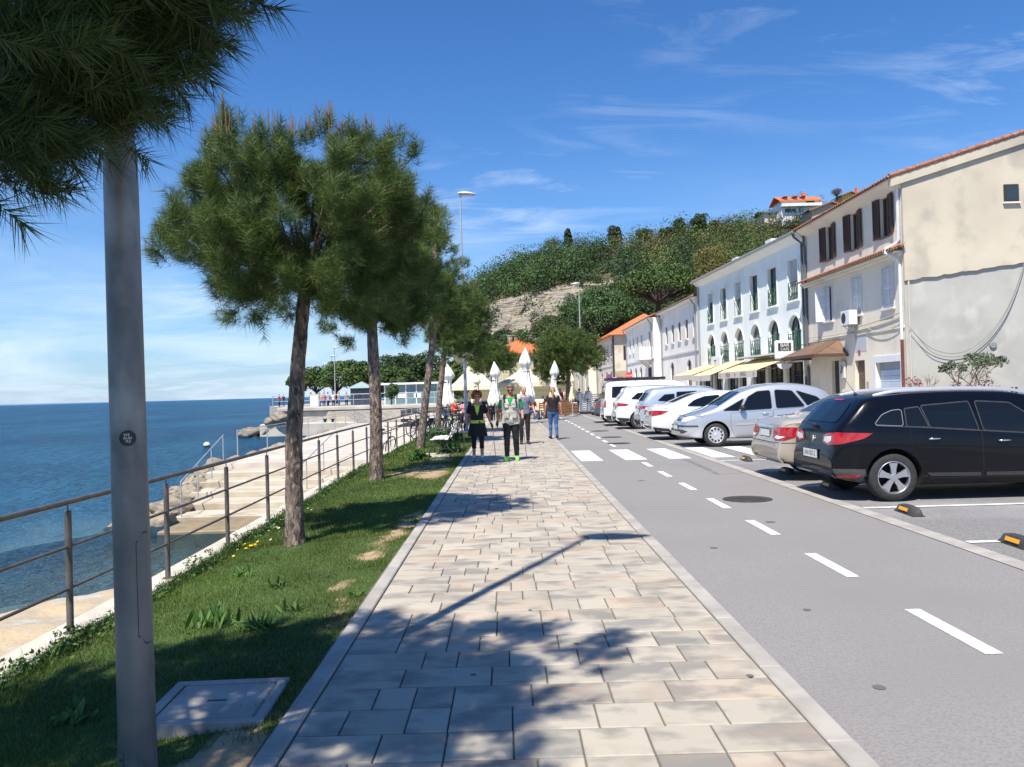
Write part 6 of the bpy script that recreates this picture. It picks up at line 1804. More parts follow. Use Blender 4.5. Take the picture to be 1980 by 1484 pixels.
setting(o)
# woodland as one mass of crowns
g = np.random.default_rng(5)
KINDS = [tuple(tuple(v * 1.5 for v in c) for c in k) for k in [((.018, .040, .013), (.045, .080, .022)), ((.022, .046, .014), (.055, .095, .025)), ((.04, .075, .02), (.095, .135, .035)), ((.085, .066, .044), (.15, .118, .08)), ((.028, .05, .025), (.055, .085, .04)), ((.07, .085, .022), (.13, .14, .04))]]
allV, allC = [], []
cnt = 0
for tr_ in range(1500):
    u = 900 + 690 * g.random(); Y = 120 + 110 * g.random() ** .8
    P, k = prof(u)
    if k > .12 and 152 < Y < 170.5 and interp(P, 167.5) - interp(P, 161) > 1.2:
        if not (Y > 168.6 or g.random() < .075): continue
    z = interp(P, Y)
    if k > .5 and Y < 156 and u < 1075 and g.random() < .6: continue
    if u < 912 and Y < 165: continue
    zone = noise.noise(Vector((u * .012, Y * .03, 1))); z2 = noise.noise(Vector((u * .02 + 9, Y * .05, 4)))
    if 1180 < u < 1300 and 186 < Y < 218 and zone > -.35: kd = 3 if g.random() < .75 else 5
    elif 1340 < u < 1560 and Y > 150: kd = int(g.choice([3, 5, 2, 1, 1, 3]))
    elif u < 1180: kd = int(g.choice([0, 0, 1, 4, 1, 2]))
    else: kd = int(g.choice([0, 1, 1, 2, 4, 3, 5])) if z2 > 0 else int(g.choice([0, 1, 0, 4]))
    s = (1.5 + 2.4 * g.random() ** 1.6) * (1.0 if Y > 150 else .9)
    nb = 6
    cen = np.array([(u - 985) / 1600 * Y, Y, z + s * .75]) + g.normal(size=(nb, 3)) * np.array([s * .42, s * .42, s * .42])
    rad = np.ones((nb, 3)) * (s * (.50 + .25 * g.random(nb)))[:, None]
    sp = kd == 3
    br = .5 + .95 * g.random() ** 1.2
    V, c = leaves(g, cen, rad, 30 if sp else 46, .235 if not sp else .15, *KINDS[kd], up=.3, flat=1.1, rj=(.78, .24), nr=.42)
    allV.append(V); allC.append(c * br); cnt += 1
V = np.vstack(allV); c = np.vstack(allC)
stuff(npmesh('hillside_woodland', V, np.arange(len(V)).reshape(-1, 4), m_leaf, c))

DK = ((.022, .05, .018), (.055, .09, .03)); MG = ((.035, .08, .025), (.09, .15, .04)); OL = ((.10, .105, .03), (.24, .21, .06)); BR = ((.10, .08, .065), (.17, .14, .12))
def hill_tree(name, label, pxb, pxt, wpx, Y, cols, blobs, per, size, seed, cat='tree', group=None, frac=.85, shell=.6, blob_r=.36, limbs=True, r0=.25, fb=-.6):
    """crown between two picture heights at real distance Y"""
    b = at(*pxb, Y=Y); t = at(*pxt, Y=Y); H = t.z - b.z; w = wpx / 1600 * Y / 2
    cz = H * (1 - frac / 2)
    return leaf_tree(name, label, cat, (b.x, Y, b.z), H * (1 - frac) + .1, (t.x - b.x, 0, cz), (w, w, H * frac / 2), blobs, int(per * 2.2), size * .64, *cols, seed, group, r0, shell, blob_r, fb, limbs)
hill_tree('cypress_tree', 'narrow dark cypress standing alone on the ridge above the cliff', (1099, 486), (1098, 440), 14, 212, DK, 46, 60, .30, 1, 'cypress', frac=.96, shell=.55, blob_r=.30, limbs=False, fb=-1)
hill_tree('conifer_tree', 'dark pointed conifer on the ridge right of the lone cypress', (1186, 490), (1188, 432), 28, 212, DK, 40, 60, .34, 2, frac=.95, shell=.5, blob_r=.34, fb=-1)
for i, (pb, pt, w) in enumerate((((1311, 462), (1312, 421), 32), ((1352, 455), (1351, 412), 34), ((1378, 448), (1378, 430), 26), ((1282, 466), (1284, 440), 30), ((1246, 470), (1246, 446), 34))):
    hill_tree('conifer_tree', ('dark broad conifer on the ridge above the mint house roof', 'tallest dark conifer on the ridge', 'low dark conifer just right of the tallest one on the ridge', 'low dark bushy conifer left of the broad one on the ridge', 'low grey-green tree on the ridge above brown scrub')[i], pb, pt, w, 211, DK, 26, 60, .36, 10 + i, frac=.92, shell=.5, blob_r=.40, group='conifers along the ridge', fb=-1)
for i, (pb, pt, w) in enumerate((((1066, 490), (1068, 462), 34), ((1121, 488), (1122, 458), 36), ((1618, 385), (1618, 366), 22))):
    hill_tree('bare_tree', ('leafless grey tree left of the lone cypress', 'leafless grey tree right of the lone cypress', 'leafless brown tree between the hilltop houses')[i], pb, pt, w, 214, BR, 30, 26, .16, 20 + i, frac=.85, shell=.5, blob_r=.5)
hill_tree('umbrella_pine', 'large umbrella pine with spreading bare limbs above the white houses', (1268, 640), (1282, 527), 148, 112, ((.04, .08, .024), (.105, .155, .04)), 80, 70, .30, 31, cat='pine tree', frac=.56, shell=.72, blob_r=.28, r0=.42, fb=-.15)
hill_tree('cedar_tree', 'broad green cedar with layered drooping branches below the cliff', (1165, 690), (1165, 560), 125, 122, ((.045, .095, .036), (.11, .185, .065)), 120, 60, .28, 32, cat='cedar', frac=.97, shell=.66, blob_r=.22, r0=.4, fb=-.95)
hill_tree('leafy_tree', 'yellow-olive tree in fresh leaf rising behind the mint house roof', (1380, 600), (1378, 470), 74, 105, OL, 70, 60, .17, 33, frac=.9, shell=.62, blob_r=.30, r0=.25, fb=-.95)
for i, (pb, pt, w, Y, k) in enumerate((((1075, 700), (1075, 560), 0, 0, 0), ((1010, 690), (1005, 640), 70, 128, 1), ((1060, 680), (1060, 608), 70, 136, 2), ((968, 690), (968, 640), 50, 138, 0), ((1110, 640), (1112, 585), 66, 144, 1), ((1225, 640), (1222, 580), 80, 128, 0), ((1305, 640), (1310, 585), 60, 104, 2), ((940, 690), (940, 648), 40, 140, 2))):
    if w: hill_tree('leafy_tree', '', pb, pt, w, Y, (DK, MG, ((.04, .07, .02), (.085, .12, .035)))[k], 44, 60, .24, 50 + i, frac=.93, shell=.6, blob_r=.36, group='trees at the foot of the cliff', fb=-.9)['label'] = ('', 'round green tree right behind the pale yellow house roof', 'light olive tree on the slope under the cliff', 'dark small tree at the left foot of the cliff', 'green rounded tree above the cedar beside the cliff', 'dark tree between the cedar and the umbrella pine', 'olive tree right of the umbrella pine trunk', 'lowest olive bush at the far left of the cliff foot')[i]

# houses on the hill
def hill_house(name, label, x0, x1, ytop, ybot, Y, wm, rm, rise, storeys, feats):
    a, b = at(x0, ybot, Y=Y), at(x1, ybot, Y=Y); t = at(x0, ytop, Y=Y)
    H = t.z - a.z; L = b.x - a.x; D_ = 7
    h = thing(name, label, 'house', (a.x, Y, a.z), 0, 'houses on top of the hill')
    mb = MB(); mb.bx(0, L, 0, D_, -3, H); mb.build('wall', wm, h)
    if rise > 0:
        e = .7; mb = MB(); z = H
        mb.poly([(-e, -e, z), (L + e, -e, z), (L + e, D_ / 2, z + rise), (-e, D_ / 2, z + rise)]); mb.poly([(-e, D_ + e, z), (-e, D_ / 2, z + rise), (L + e, D_ / 2, z + rise), (L + e, D_ + e, z)])
        mb.poly([(-e, -e, z - .02), (-e, D_ + e, z - .02), (L + e, D_ + e, z - .02), (L + e, -e, z - .02)]); mb.bx(-e, L + e, -e - .05, -e, z - .3, z + .02); mb.build('roof', rm, h)
    else:
        e = .8; mb = MB(); z = H; q = L / 2
        mb.poly([(-e, -e, z), (q, -e, z - rise), (q, D_, z - rise), (-e, D_, z)]); mb.poly([(q, -e, z - rise), (L + e, -e, z), (L + e, D_, z), (q, D_, z - rise)])
        mb.prism([(-e, -e, z - .3), (q, -e, z - rise - .3), (L + e, -e, z - .3), (L + e, -e, z), (q, -e, z - rise), (-e, -e, z)], (0, .15, 0)); mb.build('roof', rm, h)
        mb = MB(); mb.prism([(0, -.01, z), (L, -.01, z), (q, -.01, z - rise - .3)], (0, .2, 0)); mb.build('gable', wm, h)
    for kind, fx0, fx1, fz0, fz1 in feats:
        mb = MB()
        if kind == 'window':
            mb.bx(fx0 * L, fx1 * L, -.06, .02, fz0 * H, fz1 * H); w = mb.build('window', m_white if name != 'stone_villa' else m_wood, h)
            mb = MB(); mb.bx(fx0 * L + .12, fx1 * L - .12, -.075, -.061, fz0 * H + .12, fz1 * H - .12); mb.build('pane', m_winglass, w)
        elif kind == 'balcony':
            mb.bx(fx0 * L, fx1 * L, -1.3, -.0, fz0 * H, fz1 * H); mb.build('balcony', m_white, h)
        elif kind == 'chimney':
            mb.bx(fx0 * L, fx1 * L, D_ * .4, D_ * .55, H, H + fz1); mb.build('chimney', m_tile_new, h)
        elif kind == 'dormer':
            mb.bx(fx0 * L, fx1 * L, -.3, D_ * .3, H + .0, H + fz1); d = mb.build('dormer', m_wood, h)
            mb = MB(); mb.bx(fx0 * L - .15, fx1 * L + .15, -.5, D_ * .35, H + fz1, H + fz1 + .2); mb.build('dormer_roof', m_tile_new, d)
    return h
hill_house('hilltop_villa', 'white villa with an orange roof, long balcony and chimney on the hilltop', 1511, 1584, 389, 414, 208, m_white, m_tile_new, 1.7, 2,
           [('balcony', -.02, 1.03, .50, .72), ('window', .08, .40, .05, .42), ('window', .45, .52, .05, .42), ('chimney', .68, .77, 0, 2.6), ('dormer', .08, .16, 0, 1.0), ('dormer', .34, .42, 0, 1.0), ('dormer', .56, .63, 0, 1.0), ('window', .64, .9, .74, .97)])
hill_house('stone_villa', 'stone house with a broad low gable below the hilltop villa', 1570, 1645, 407, 430, 190, mat('villa_stone', (.50, .43, .32), (.36, .31, .24), 3, .95), m_tile, -1.9, 2,
           [('window', .18, .27, .0, .6), ('window', .55, .60, .65, 1.2), ('window', .64, .69, .65, 1.2), ('window', .4, .5, .1, .6)])
hill_house('yellow_villa', 'small house with a yellow gable highest on the hill', 1629, 1660, 379, 398, 215, mat('villa_yellow', (.68, .52, .14), (.60, .46, .14), 2, .9), m_tile, -1.1, 1, [('window', .2, .8, .1, .7)])
hill_house('orange_roof_villa', 'low orange roof with chimneys just right of the yellow gable', 1662, 1700, 374, 396, 216, m_cream, m_tile_new, 1.0, 1, [('chimney', .1, .2, 0, 2.2), ('chimney', .5, .6, 0, 2.0)])
hill_house('grey_hut', 'small grey-roofed hut among the trees left of the hilltop villa', 1478, 1500, 411, 420, 212, m_cream, mat('slate_grey', (.13, .12, .12)), .9, 1, [('window', .3, .6, .2, .8)])

# ---- far pines by the water, left of the walk
UG = 'umbrella pines on the headland'
UC = ((.035, .07, .02), (.11, .165, .04))
for i, (x, yt, yb, w, Y, lb) in enumerate(((577, 726, 776, 42, 116, 'outermost small umbrella pine at the tip of the headland'), (612, 712, 776, 60, 112, 'second umbrella pine from the headland tip'), (650, 705, 777, 64, 108, 'round umbrella pine under the tallest far lamp posts'), (688, 702, 778, 66, 104, 'highest umbrella pine of the headland row'), (722, 708, 778, 50, 106, 'umbrella pine just left of the second lawn pine trunk'))):
    hill_tree('umbrella_pine', lb, (x, yb), (x, yt), w, Y, UC, 40, 60, .26, 70 + i, cat='pine tree', frac=.78, shell=.66, blob_r=.36, group=UG, r0=.18, fb=-.5)
for i, (x, yt, yb, w, Y, lb) in enumerate(((775, 688, 785, 110, 98, 'big dark tree behind the glass pavilion'), (760, 712, 785, 70, 92, 'lighter rounded tree above the pavilion roof'), (830, 690, 790, 90, 96, 'dark tree behind the leaning pines'), (868, 700, 790, 80, 90, 'dark tree behind the left closed parasol'))):
    hill_tree('leafy_tree', lb, (x, yb), (x, yt), w, Y, (DK, UC)[i % 2], 50, 60, .28, 80 + i, frac=.9, shell=.6, blob_r=.36, group='dark trees behind the pavilion', r0=.25, fb=-.8)
hill_tree('small_tree', 'small bushy tree standing in front of the glass pavilion', (757, 790), (757, 745), 30, 70, UC, 20, 50, .12, 91, frac=.7, r0=.07)
# ------------------------------------------------------------------ pier, pavilion and the cafe plaza
m_pier = mat('pier_concrete', (.50, .46, .39), (.40, .37, .31), 1.1, .9, bump=.4, bscale=20, c3=(.27, .25, .20), scale3=.7, ramp3=(.55, .72), bdist=.01)
pr = thing('concrete_pier', 'stepped concrete pier with a railing running out into the sea', 'pier', (0, 67, 0))
xa, xb = at(502, 830, Y=67).x, at(790, 830, Y=67).x
mb = MB(); mb.bx(xa, xb + 2, 0, 6, SEA - 1, -.52, bev=.06); mb.build('lower_block', m_pier, pr)
x2 = at(545, 800, Y=69).x
mb = MB(); mb.bx(x2, xb + 3, 2.2, 9, -.8, .42, bev=.05); mb.bx(x2 - .4, xb + 3, 1.9, 9, .43, .72, bev=.04)
mb.build('upper_block', mat('pier_wall', (.47, .44, .39), (.38, .36, .32), .9, .9, bump=.3, bscale=20, bdist=.01), pr)
mb = MB(); xm = at(650, 800, Y=69).x; mb.bx(xm - .1, xm + .45, 2.1, 2.35, -.5, .42); mb.build('recess', mat('dark_concrete', (.13, .12, .11)), pr)  # plain dark block, slightly proud of the wall, standing for a recess
mb = MB()
for p in (525, 625, 640): q = at(p, 800, Y=67).x; mb.lathe([(.10, -.52), (.10, -.36), (.17, -.30), (.17, -.24), (1e-5, -.22)], (q, .6, 0), 10)
mb.build('bollards', m_dark, pr)
rail_thing('white railing along the top of the concrete pier', [(x2 - 1.2, 70.6, .72), (xb + 3, 70.6, .72)], 1.0, 2.3, 'railing', .03, (.55,), None, False, m_galv_far, .03)
q = at(610, 794, Y=74)
mb = MB(); mb.bx(-.38, .38, -.38, .38, 0, 1.05, bev=.04); t = thing('white_block', 'white cube-shaped block standing on the pier', 'block', (q.x, 74, .70)); mb.build('block_body', m_white, t)
mb = MB(); mb.bx(-.42, .42, -.42, .42, 1.05, 1.12, bev=.02); mb.build('cap', m_conc, t)
xl, xr = at(744, 760, Y=78).x, at(846, 760, Y=78).x
pv = thing('glass_pavilion', 'low glass pavilion with a flat white roof behind the second lawn pine', 'pavilion', (xl, 78, .35))
Lp = xr - xl
mb = MB(); mb.bx(-.3, Lp + .3, -.4, 3.4, 2.15, 2.33, bev=.02); mb.build('roof', m_white, pv)
mb = MB()
for k in range(6): s = Lp * k / 5; mb.bx(s - .05, s + .05, -.02, .08, 0, 2.15)
mb.build('posts', m_white, pv)
gp = bpy.data.materials.new('pavilion_glass'); gp.use_nodes = True; bq_ = gp.node_tree.nodes['Principled BSDF']; bq_.inputs['Base Color'].default_value = (.22, .36, .38, 1); bq_.inputs['Roughness'].default_value = .08; bq_.inputs['Alpha'].default_value = .55
for k in range(5):
    mb = MB(); mb.bx(Lp * k / 5 + .06, Lp * (k + 1) / 5 - .06, .02, .04, .1, 2.12); mb.build('glass_panel', gp, pv)
mb = MB(); mb.bx(0, Lp, 3.2, 3.3, 0, 2.15); mb.build('back_wall', mat('pavilion_back', (.14, .20, .21), rough=.5), pv)
for s in (.32, .62):
    mb = MB(); mb.bx(Lp * s - .35, Lp * s + .35, -.02, .01, .9, 1.3); mb.build('notice_board', m_white, pv)
kx = at(700, 770, Y=86).x
ks = thing('kiosk', 'dark blue kiosk with a grey-green hipped roof beside the pavilion', 'kiosk', (kx, 86, .35))
mb = MB(); mb.bx(-1.0, 1.0, -1, 1, 0, 2.0); mb.build('wall', mat('kiosk_blue', (.03, .05, .085), (.05, .075, .11), 3, .5), ks)
mb = MB(); mb.add([(-1.3, -1.3, 2.0), (1.3, -1.3, 2.0), (1.3, 1.3, 2.0), (-1.3, 1.3, 2.0), (0, 0, 2.7)], [(0, 1, 4), (1, 2, 4), (2, 3, 4), (3, 0, 4), (3, 2, 1, 0)]); mb.build('roof', mat('kiosk_roof', (.25, .34, .34)), ks)
mb = MB()
for i in range(3): mb.bx(-.85 + i * .6, -.35 + i * .6, -1.02, -1.0, .8, 1.75)
mb.build('hatch', m_winglass, ks)

m_cream_cloth = mat('cream_canvas', (.74, .66, .47), (.68, .60, .43), 1.5, .9)
m_wht_cloth = mat('white_canvas', (.78, .78, .75), (.66, .66, .63), 2.2, .9, bump=.4, bscale=5, bdist=.05)
def gazebo(label, x, y, w, za, ze):
    t = thing('gazebo', label, 'gazebo', (x, y, 0), 0, 'cream gazebos of the cafe')
    P = []
    mb = MB()
    N = 12
    ring = lambda f, z: [(f * w / 2 * a, f * w / 2 * b, z - .10 * (1 - abs(a if abs(a) < 1 else b)) * 0) for a, b in [(-1 + 2 * i / N, -1) for i in range(N)] + [(1, -1 + 2 * i / N) for i in range(N)] + [(1 - 2 * i / N, 1) for i in range(N)] + [(-1, 1 - 2 * i / N) for i in range(N)]]
    prof_ = [(1.0, ze - .28), (1.0, ze), (.75, lerp(ze, za, .19)), (.5, lerp(ze, za, .42)), (.30, lerp(ze, za, .62)), (.30, lerp(ze, za, .66)), (.12, lerp(ze, za, .88)), (.015, za)]
    mb.grid([ring(f, z) for f, z in prof_], closed=True)
    mb.build('canopy', m_cream_cloth, t, True, angle=30)
    for a in (-1, 1):
        for b in (-1, 1):
            mb = MB(); mb.bx(a * (w / 2 - .06) - .03, a * (w / 2 - .06) + .03, b * (w / 2 - .06) - .03, b * (w / 2 - .06) + .03, 0, ze); mb.build('leg', m_white, t)
    return t
q = at(915, 750, Y=62); gazebo('cream gazebo left of the woman with red hair', q.x, 62, 3.3, 3.95, 2.05)
q = at(1015, 740, Y=57); gazebo('cream gazebo roof behind the tallest closed parasol', q.x, 57, 3.7, 3.35, 2.15)

def parasol(label, pxl, Y, ztop, w, lean=0.0, m=None, zb=.95):
    q = at(*pxl, Y=Y)
    t = thing('closed_parasol', label, 'parasol', (q.x, Y, 0), 0, 'closed parasols of the cafe')
    m = m or m_wht_cloth
    mb = MB(); mb.lathe([(.26, 0), (.26, .06), (.05, .09), (.028, .1), (.028, ztop - .1)], n=12); mb.build('pole', m_galv_far, t, True, angle=40)
    rs = []
    prof_ = [(0, .05), (.02, .16), (.05, .20), (.07, .30), (.14, .55), (.22, .78), (.29, .92), (.32, .84), (.35, .62), (.42, .52), (.52, .52), (.64, .60), (.76, .78), (.86, .98), (.94, 1.12), (1.0, 1.0)]
    n = 40
    for u, f in prof_:
        z = lerp(ztop, zb, u); amp = .16 + .36 * u
        rs.append([(w * .56 * f * (1 - amp * .5 + amp * abs(math.cos(4 * a + .6 * math.sin(u * 5 + Y))) ** .7) * math.cos(a) + .04 * math.sin(u * 6 + Y), w * .56 * f * (1 - amp * .5 + amp * abs(math.cos(4 * a + .6 * math.sin(u * 5 + Y))) ** .7) * math.sin(a), z + (.10 * math.cos(8 * a) if u > .9 else 0)) for a in [2 * PI * j / n for j in range(n)]])
    mb = MB(); mb.grid([list(reversed(r)) for r in rs], closed=True); mb.build('canopy', m, t, True, angle=60)
    zt_ = lerp(ztop, zb, .45)
    mb = MB(); mb.lathe([(w / 2 * .62, zt_ - .03), (w / 2 * .66, zt_), (w / 2 * .62, zt_ + .03)], n=20); mb.build('strap', m_dark, t, True)
parasol('white closed parasol between the trunks beside the parked bicycles', (866, 760), 44, 3.15, .62)
parasol('white closed parasol behind the man in the vest, left of the gazebo', (957, 760), 44, 3.2, .52)
parasol('tallest white closed parasol in front of the cream gazebo', (1018, 740), 41, 3.75, .56, zb=1.1)
parasol('white closed parasol right behind the woman in jeans', (1072, 740), 45, 3.2, .46)
parasol('cream closed parasol hanging behind the grey lamp post', (921, 740), 50, 2.75, .42, m=m_cream_cloth)
parasol('thin cream closed parasol between the twin trunks of the round pine', (1106, 750), 50, 2.6, .24, m=m_cream_cloth)

# cafe tables, chairs, planters, boards
m_cw = mat('cafe_wood', (.22, .10, .045), (.15, .07, .035), 5, .6)
def chair(lb, x, y, rz, m=None):
    t = thing('cafe_chair', lb, 'chair', (x, y, 0), rz, 'brown cafe chairs')
    m = m or m_cw
    mb = MB(); mb.bx(-.22, .22, -.22, .22, .43, .47, bev=.01); mb.build('seat', m, t)
    mb = MB()
    for z in (.60, .72, .84): mb.bx(-.22, .22, .20, .225, z - .04, z + .04)
    mb.build('backrest', m, t)
    for a in (-.2, .2):
        for b in (-.2, .21):
            mb = MB(); mb.bx(a - .02, a + .02, b - .02, b + .02, 0, .9 if b > 0 else .43); mb.build('leg', m, t)
    return t
def table(lb, x, y):
    t = thing('cafe_table', lb, 'table', (x, y, 0), .2, 'brown cafe tables')
    mb = MB(); mb.bx(-.4, .4, -.4, .4, .71, .75, bev=.01); mb.build('tabletop', m_cw, t)
    mb = MB(); mb.lathe([(.25, 0), (.25, .03), (.04, .06), (.04, .71)], n=10); mb.build('leg', m_dark, t)
TB = [(-2.4, 44.5), (-1.0, 46), (-3.0, 48.5), (-.4, 49.5), (1.0, 47.5), (1.6, 51), (-1.8, 52), (3.0, 54.5), (.5, 53.5)]
for i, (x, y) in enumerate(TB):
    table('brown square table among the seated cafe guests', x, y)
    chair('brown slatted chair at a table of the cafe terrace', x - .65, y + .1, 1.4 + .2 * i); chair('brown slatted chair at a table of the cafe terrace', x + .65, y - .1, -1.5 + .15 * i)
q = at(1035, 803, z=0)
bd = thing('menu_board', 'white folding menu board with a coloured poster by the plaza', 'board', (q.x, q.y - 6, 0), .1)
mb = MB()
for sg in (-1, 1):
    mb.box((0, sg * .16, .55), (.66, .035, 1.12), M=Matrix.Rotation(R(14) * sg, 4, 'X'), bev=.008)
mb.build('board_panels', m_white, bd)
mb = MB(); mb.box((0, -.182, .60), (.56, .006, .85), M=Matrix.Rotation(R(-14), 4, 'X')); mb.build('poster', mat('poster_print', (.75, .68, .50), (.70, .42, .20), 5, .6, c3=(.45, .50, .42), scale3=7), bd)
def planter(lb, x, y, w, h, rows):
    t = thing('wooden_planter', lb, 'planter', (x, y, 0), 0, 'wooden slatted planters at the plaza edge')
    mb = MB()
    for k in range(rows):
        z = .06 + k * h / rows; mb.bx(-w / 2, w / 2, -.2, -.17, z, z + h / rows - .03); mb.bx(-w / 2, w / 2, .17, .2, z, z + h / rows - .03)
    for s in (-w / 2, w / 2 - .05): mb.bx(s, s + .05, -.168, .168, .0, h + .03)
    mb.build('slat_box', m_cw, t)
    mb = MB(); mb.bx(-w / 2 + .05, w / 2 - .05, -.165, .165, .1, h - .03); mb.build('soil', m_joint, t)
planter('stack of brown wooden slats right of the woman in jeans', 2.9, 51, 1.0, 1.0, 6)
planter('low brown wooden planter under the round pine', 3.9, 52.5, .8, .7, 4)
fb = thing('slatted_barrier', 'grey slatted barrier beside the person in the white jacket', 'barrier', (5.35, 54.5, 0))
mb = MB()
for k in range(9): mb.bx(-.75, .75, -.02, .02, .15 + k * .13, .24 + k * .13)
for s in (-.75, 0, .75): mb.bx(s - .03, s + .03, -.045, -.021, 0, 1.35)
mb.build('barrier_slats', mat('barrier_grey', (.20, .235, .27), rough=.6), fb)
mb = MB(); mb.bx(-.8, .8, -.25, .25, 0, .12, bev=.02); mb.build('base', m_dark, fb)

# traffic signs
def sign_post(lb, pxl, Y, kind):
    q = at(*pxl, Y=Y)
    t = thing('traffic_sign', lb, 'traffic sign', (q.x, Y, 0)); h = q.z
    mb = MB(); mb.lathe([(.03, 0), (.03, h + .25)], n=8); mb.build('pole', m_galv_far, t)
    mr_, mw = mat('sign_red', (.60, .03, .03), rough=.4), m_white; mbu = mat('sign_blue', (.04, .08, .35), rough=.4)
    def disc(r, y, m, nm, par, n=24, a0=0):
        mb = MB(); mb.prism([(r * math.cos(a0 + 2 * PI * k / n), y, h + r * math.sin(a0 + 2 * PI * k / n)) for k in range(n)], (0, .006, 0)); return mb.build(nm, m, par)
    if kind == 'stop':
        p = disc(.36, -.05, mr_, 'plate', t, 8, PI / 8)
        text_mesh('lettering', 'STOP', .24, mw, p, Matrix.Translation((0, -.055, h)) @ Matrix.Rotation(PI / 2, 4, 'X'), depth=.001)
    elif kind == 'yield':
        p = disc(.42, -.05, mr_, 'plate', t, 3, -PI / 2); disc(.25, -.056, mw, 'centre', p, 3, -PI / 2)
    else:
        p = disc(.32, -.05, mr_, 'plate', t); disc(.255, -.056, mbu, 'centre', p)
        mb = MB(); mb.box((0, -.06, h), (.56, .008, .05), M=Matrix.Rotation(R(45), 4, 'Y')); mb.build('bar', mr_, p)
        mb = MB(); mb.bx(.15, 1.4, -.05, -.04, h - .15, h - .02); mb.build('arrow_board', m_white, t)
sign_post('round no parking sign beside the old stone house', (1178, 730), 80, 'no')
sign_post('red and white triangular give way sign', (1199, 733), 80, 'yield')
sign_post('red octagonal STOP sign above the white van', (1216, 727), 80, 'stop')

# parked bicycles
def bicycle(lb, x, y, rz, colr, lean=.06, sc=1.0):
    t = thing('bicycle', lb, 'bicycle', (x, y, -.09), rz, 'parked bicycles by the pines')
    t.rotation_euler.x = lean; t.scale = (sc,) * 3
    m = mat('bike_' + colr[0], colr[1], rough=.35)
    A_, B_ = Vector((-.50, 0, .34)), Vector((.52, 0, .34))
    for c in (A_, B_):
        mb = MB()
        P = [[(c.x + (.325 + .02 * math.cos(b)) * math.cos(a), .02 * math.sin(b), c.z + (.325 + .02 * math.cos(b)) * math.sin(a)) for b in [2 * PI * j / 6 for j in range(6)]] for a in [2 * PI * i / 28 for i in range(29)]]
        mb.grid(P, closed=True); w = mb.build('wheel', m_tyre, t, True)
        mb = MB()
        for k in range(10): a = PI * k / 10; mb.tube([c + Vector((.31 * math.cos(a), .01, .31 * math.sin(a))), c - Vector((.31 * math.cos(a), .01, .31 * math.sin(a)))], .003, 3, False)
        mb.build('spokes', m_zinc, w)
    bb_, st, hd, hd2 = Vector((-.08, 0, .30)), Vector((-.22, 0, .80)), Vector((.36, 0, .82)), Vector((.39, 0, .70))
    mb = MB()
    for a, b in ((bb_, st), (st, hd), (bb_, hd2), (A_, st - Vector((0, 0, .08))), (A_, bb_), (hd, hd2)): mb.tube([a, b], .019, 6)
    mb.build('frame', m, t, True)
    mb = MB(); mb.tube([hd2, Vector((.45, 0, .55)), B_], .016, 6); mb.build('fork', m, t, True)
    mb = MB(); mb.tube([hd, Vector((.34, 0, .96)), Vector((.38, .02, .99))], .014, 6); mb.tube([Vector((.30, -.30, 1.0)), Vector((.38, -.12, .99)), Vector((.38, .12, .99)), Vector((.30, .30, 1.0))], .013, 6); mb.build('handlebar', m_black, t, True)
    mb = MB(); mb.tube([st, st + Vector((-.04, 0, .13))], .013, 6); mb.box(st + Vector((-.05, 0, .16)), (.26, .13, .055), bev=.025); mb.build('saddle', m_black, t)
    mb = MB(); mb.lathe([(.09, -.006), (.09, .006)], bb_ + Vector((0, -.04, 0)), 14, 'Y'); mb.tube([bb_ + Vector((-.02, -.07, -.17)), bb_ + Vector((.02, -.06, .17))], .012, 5); mb.build('crank', m_zinc, t)
bk = (('black', (.02, .02, .022)), ('red', (.55, .03, .02)), ('white', (.65, .65, .63)), ('grey', (.16, .17, .18)), ('lime', (.45, .55, .05)))
for lb, x, y, rz, c_, ln in (('black bicycle leaning by the trunk of the slim leaning pine', -3.35, 34.3, R(62), bk[0], .1), ('white bicycle between the two leaning trunks', -3.1, 35.6, R(70), bk[2], -.08), ('grey bicycle behind the white one by the rail', -3.7, 36.2, R(58), bk[3], .08),
                             ('black bicycle in the grass right of the low dark pine', -2.45, 34.6, R(66), bk[0], .12), ('lime-trimmed bicycle behind the shrubs right of the pine', -2.2, 35.8, R(72), bk[4], -.1), ('red bicycle next to the tall lamp post', -2.05, 37.2, R(60), bk[1], .1),
                             ('grey bicycle farthest back by the seated guests', -2.9, 38.2, R(75), bk[3], -.05), ('small dark bicycle lying against the lower promenade wall', -4.6, 29.3, R(68), bk[0], .25)):
    bicycle(lb, x, y - (2.9 if y > 30 else 0), rz, c_, ln)
for o in list(S.objects):
    if o.name.startswith('bicycle') and o.parent is None and abs(o.location.x + 4.6) < .01: o.location.z = PROM
def shrub(lb, x, y, z, r, cols, sd, size=.05, n=500, cat='shrub', nb=9, group=None):
    g = np.random.default_rng(sd)
    t = thing('shrub', lb, cat, (x, y, z), 0, group)
    c = g.normal(size=(nb, 3)) * np.array(r) * .5 + np.array([0, 0, r[2] * .9]); c[:, 2] = np.abs(c[:, 2])
    V, col = leaves(g, c, np.ones((nb, 3)) * (np.array(r).mean() * .55), n // nb, size, *cols, up=.3)
    npmesh('foliage', V, np.arange(len(V)).reshape(-1, 4), m_leaf, col, t)
    mb = MB()
    for q in c[::2]: mb.tube([(0, 0, -.05), tuple(q * .5), tuple(q)], [.02, .012, .004], 4)
    mb.build('stem', m_bark, t)
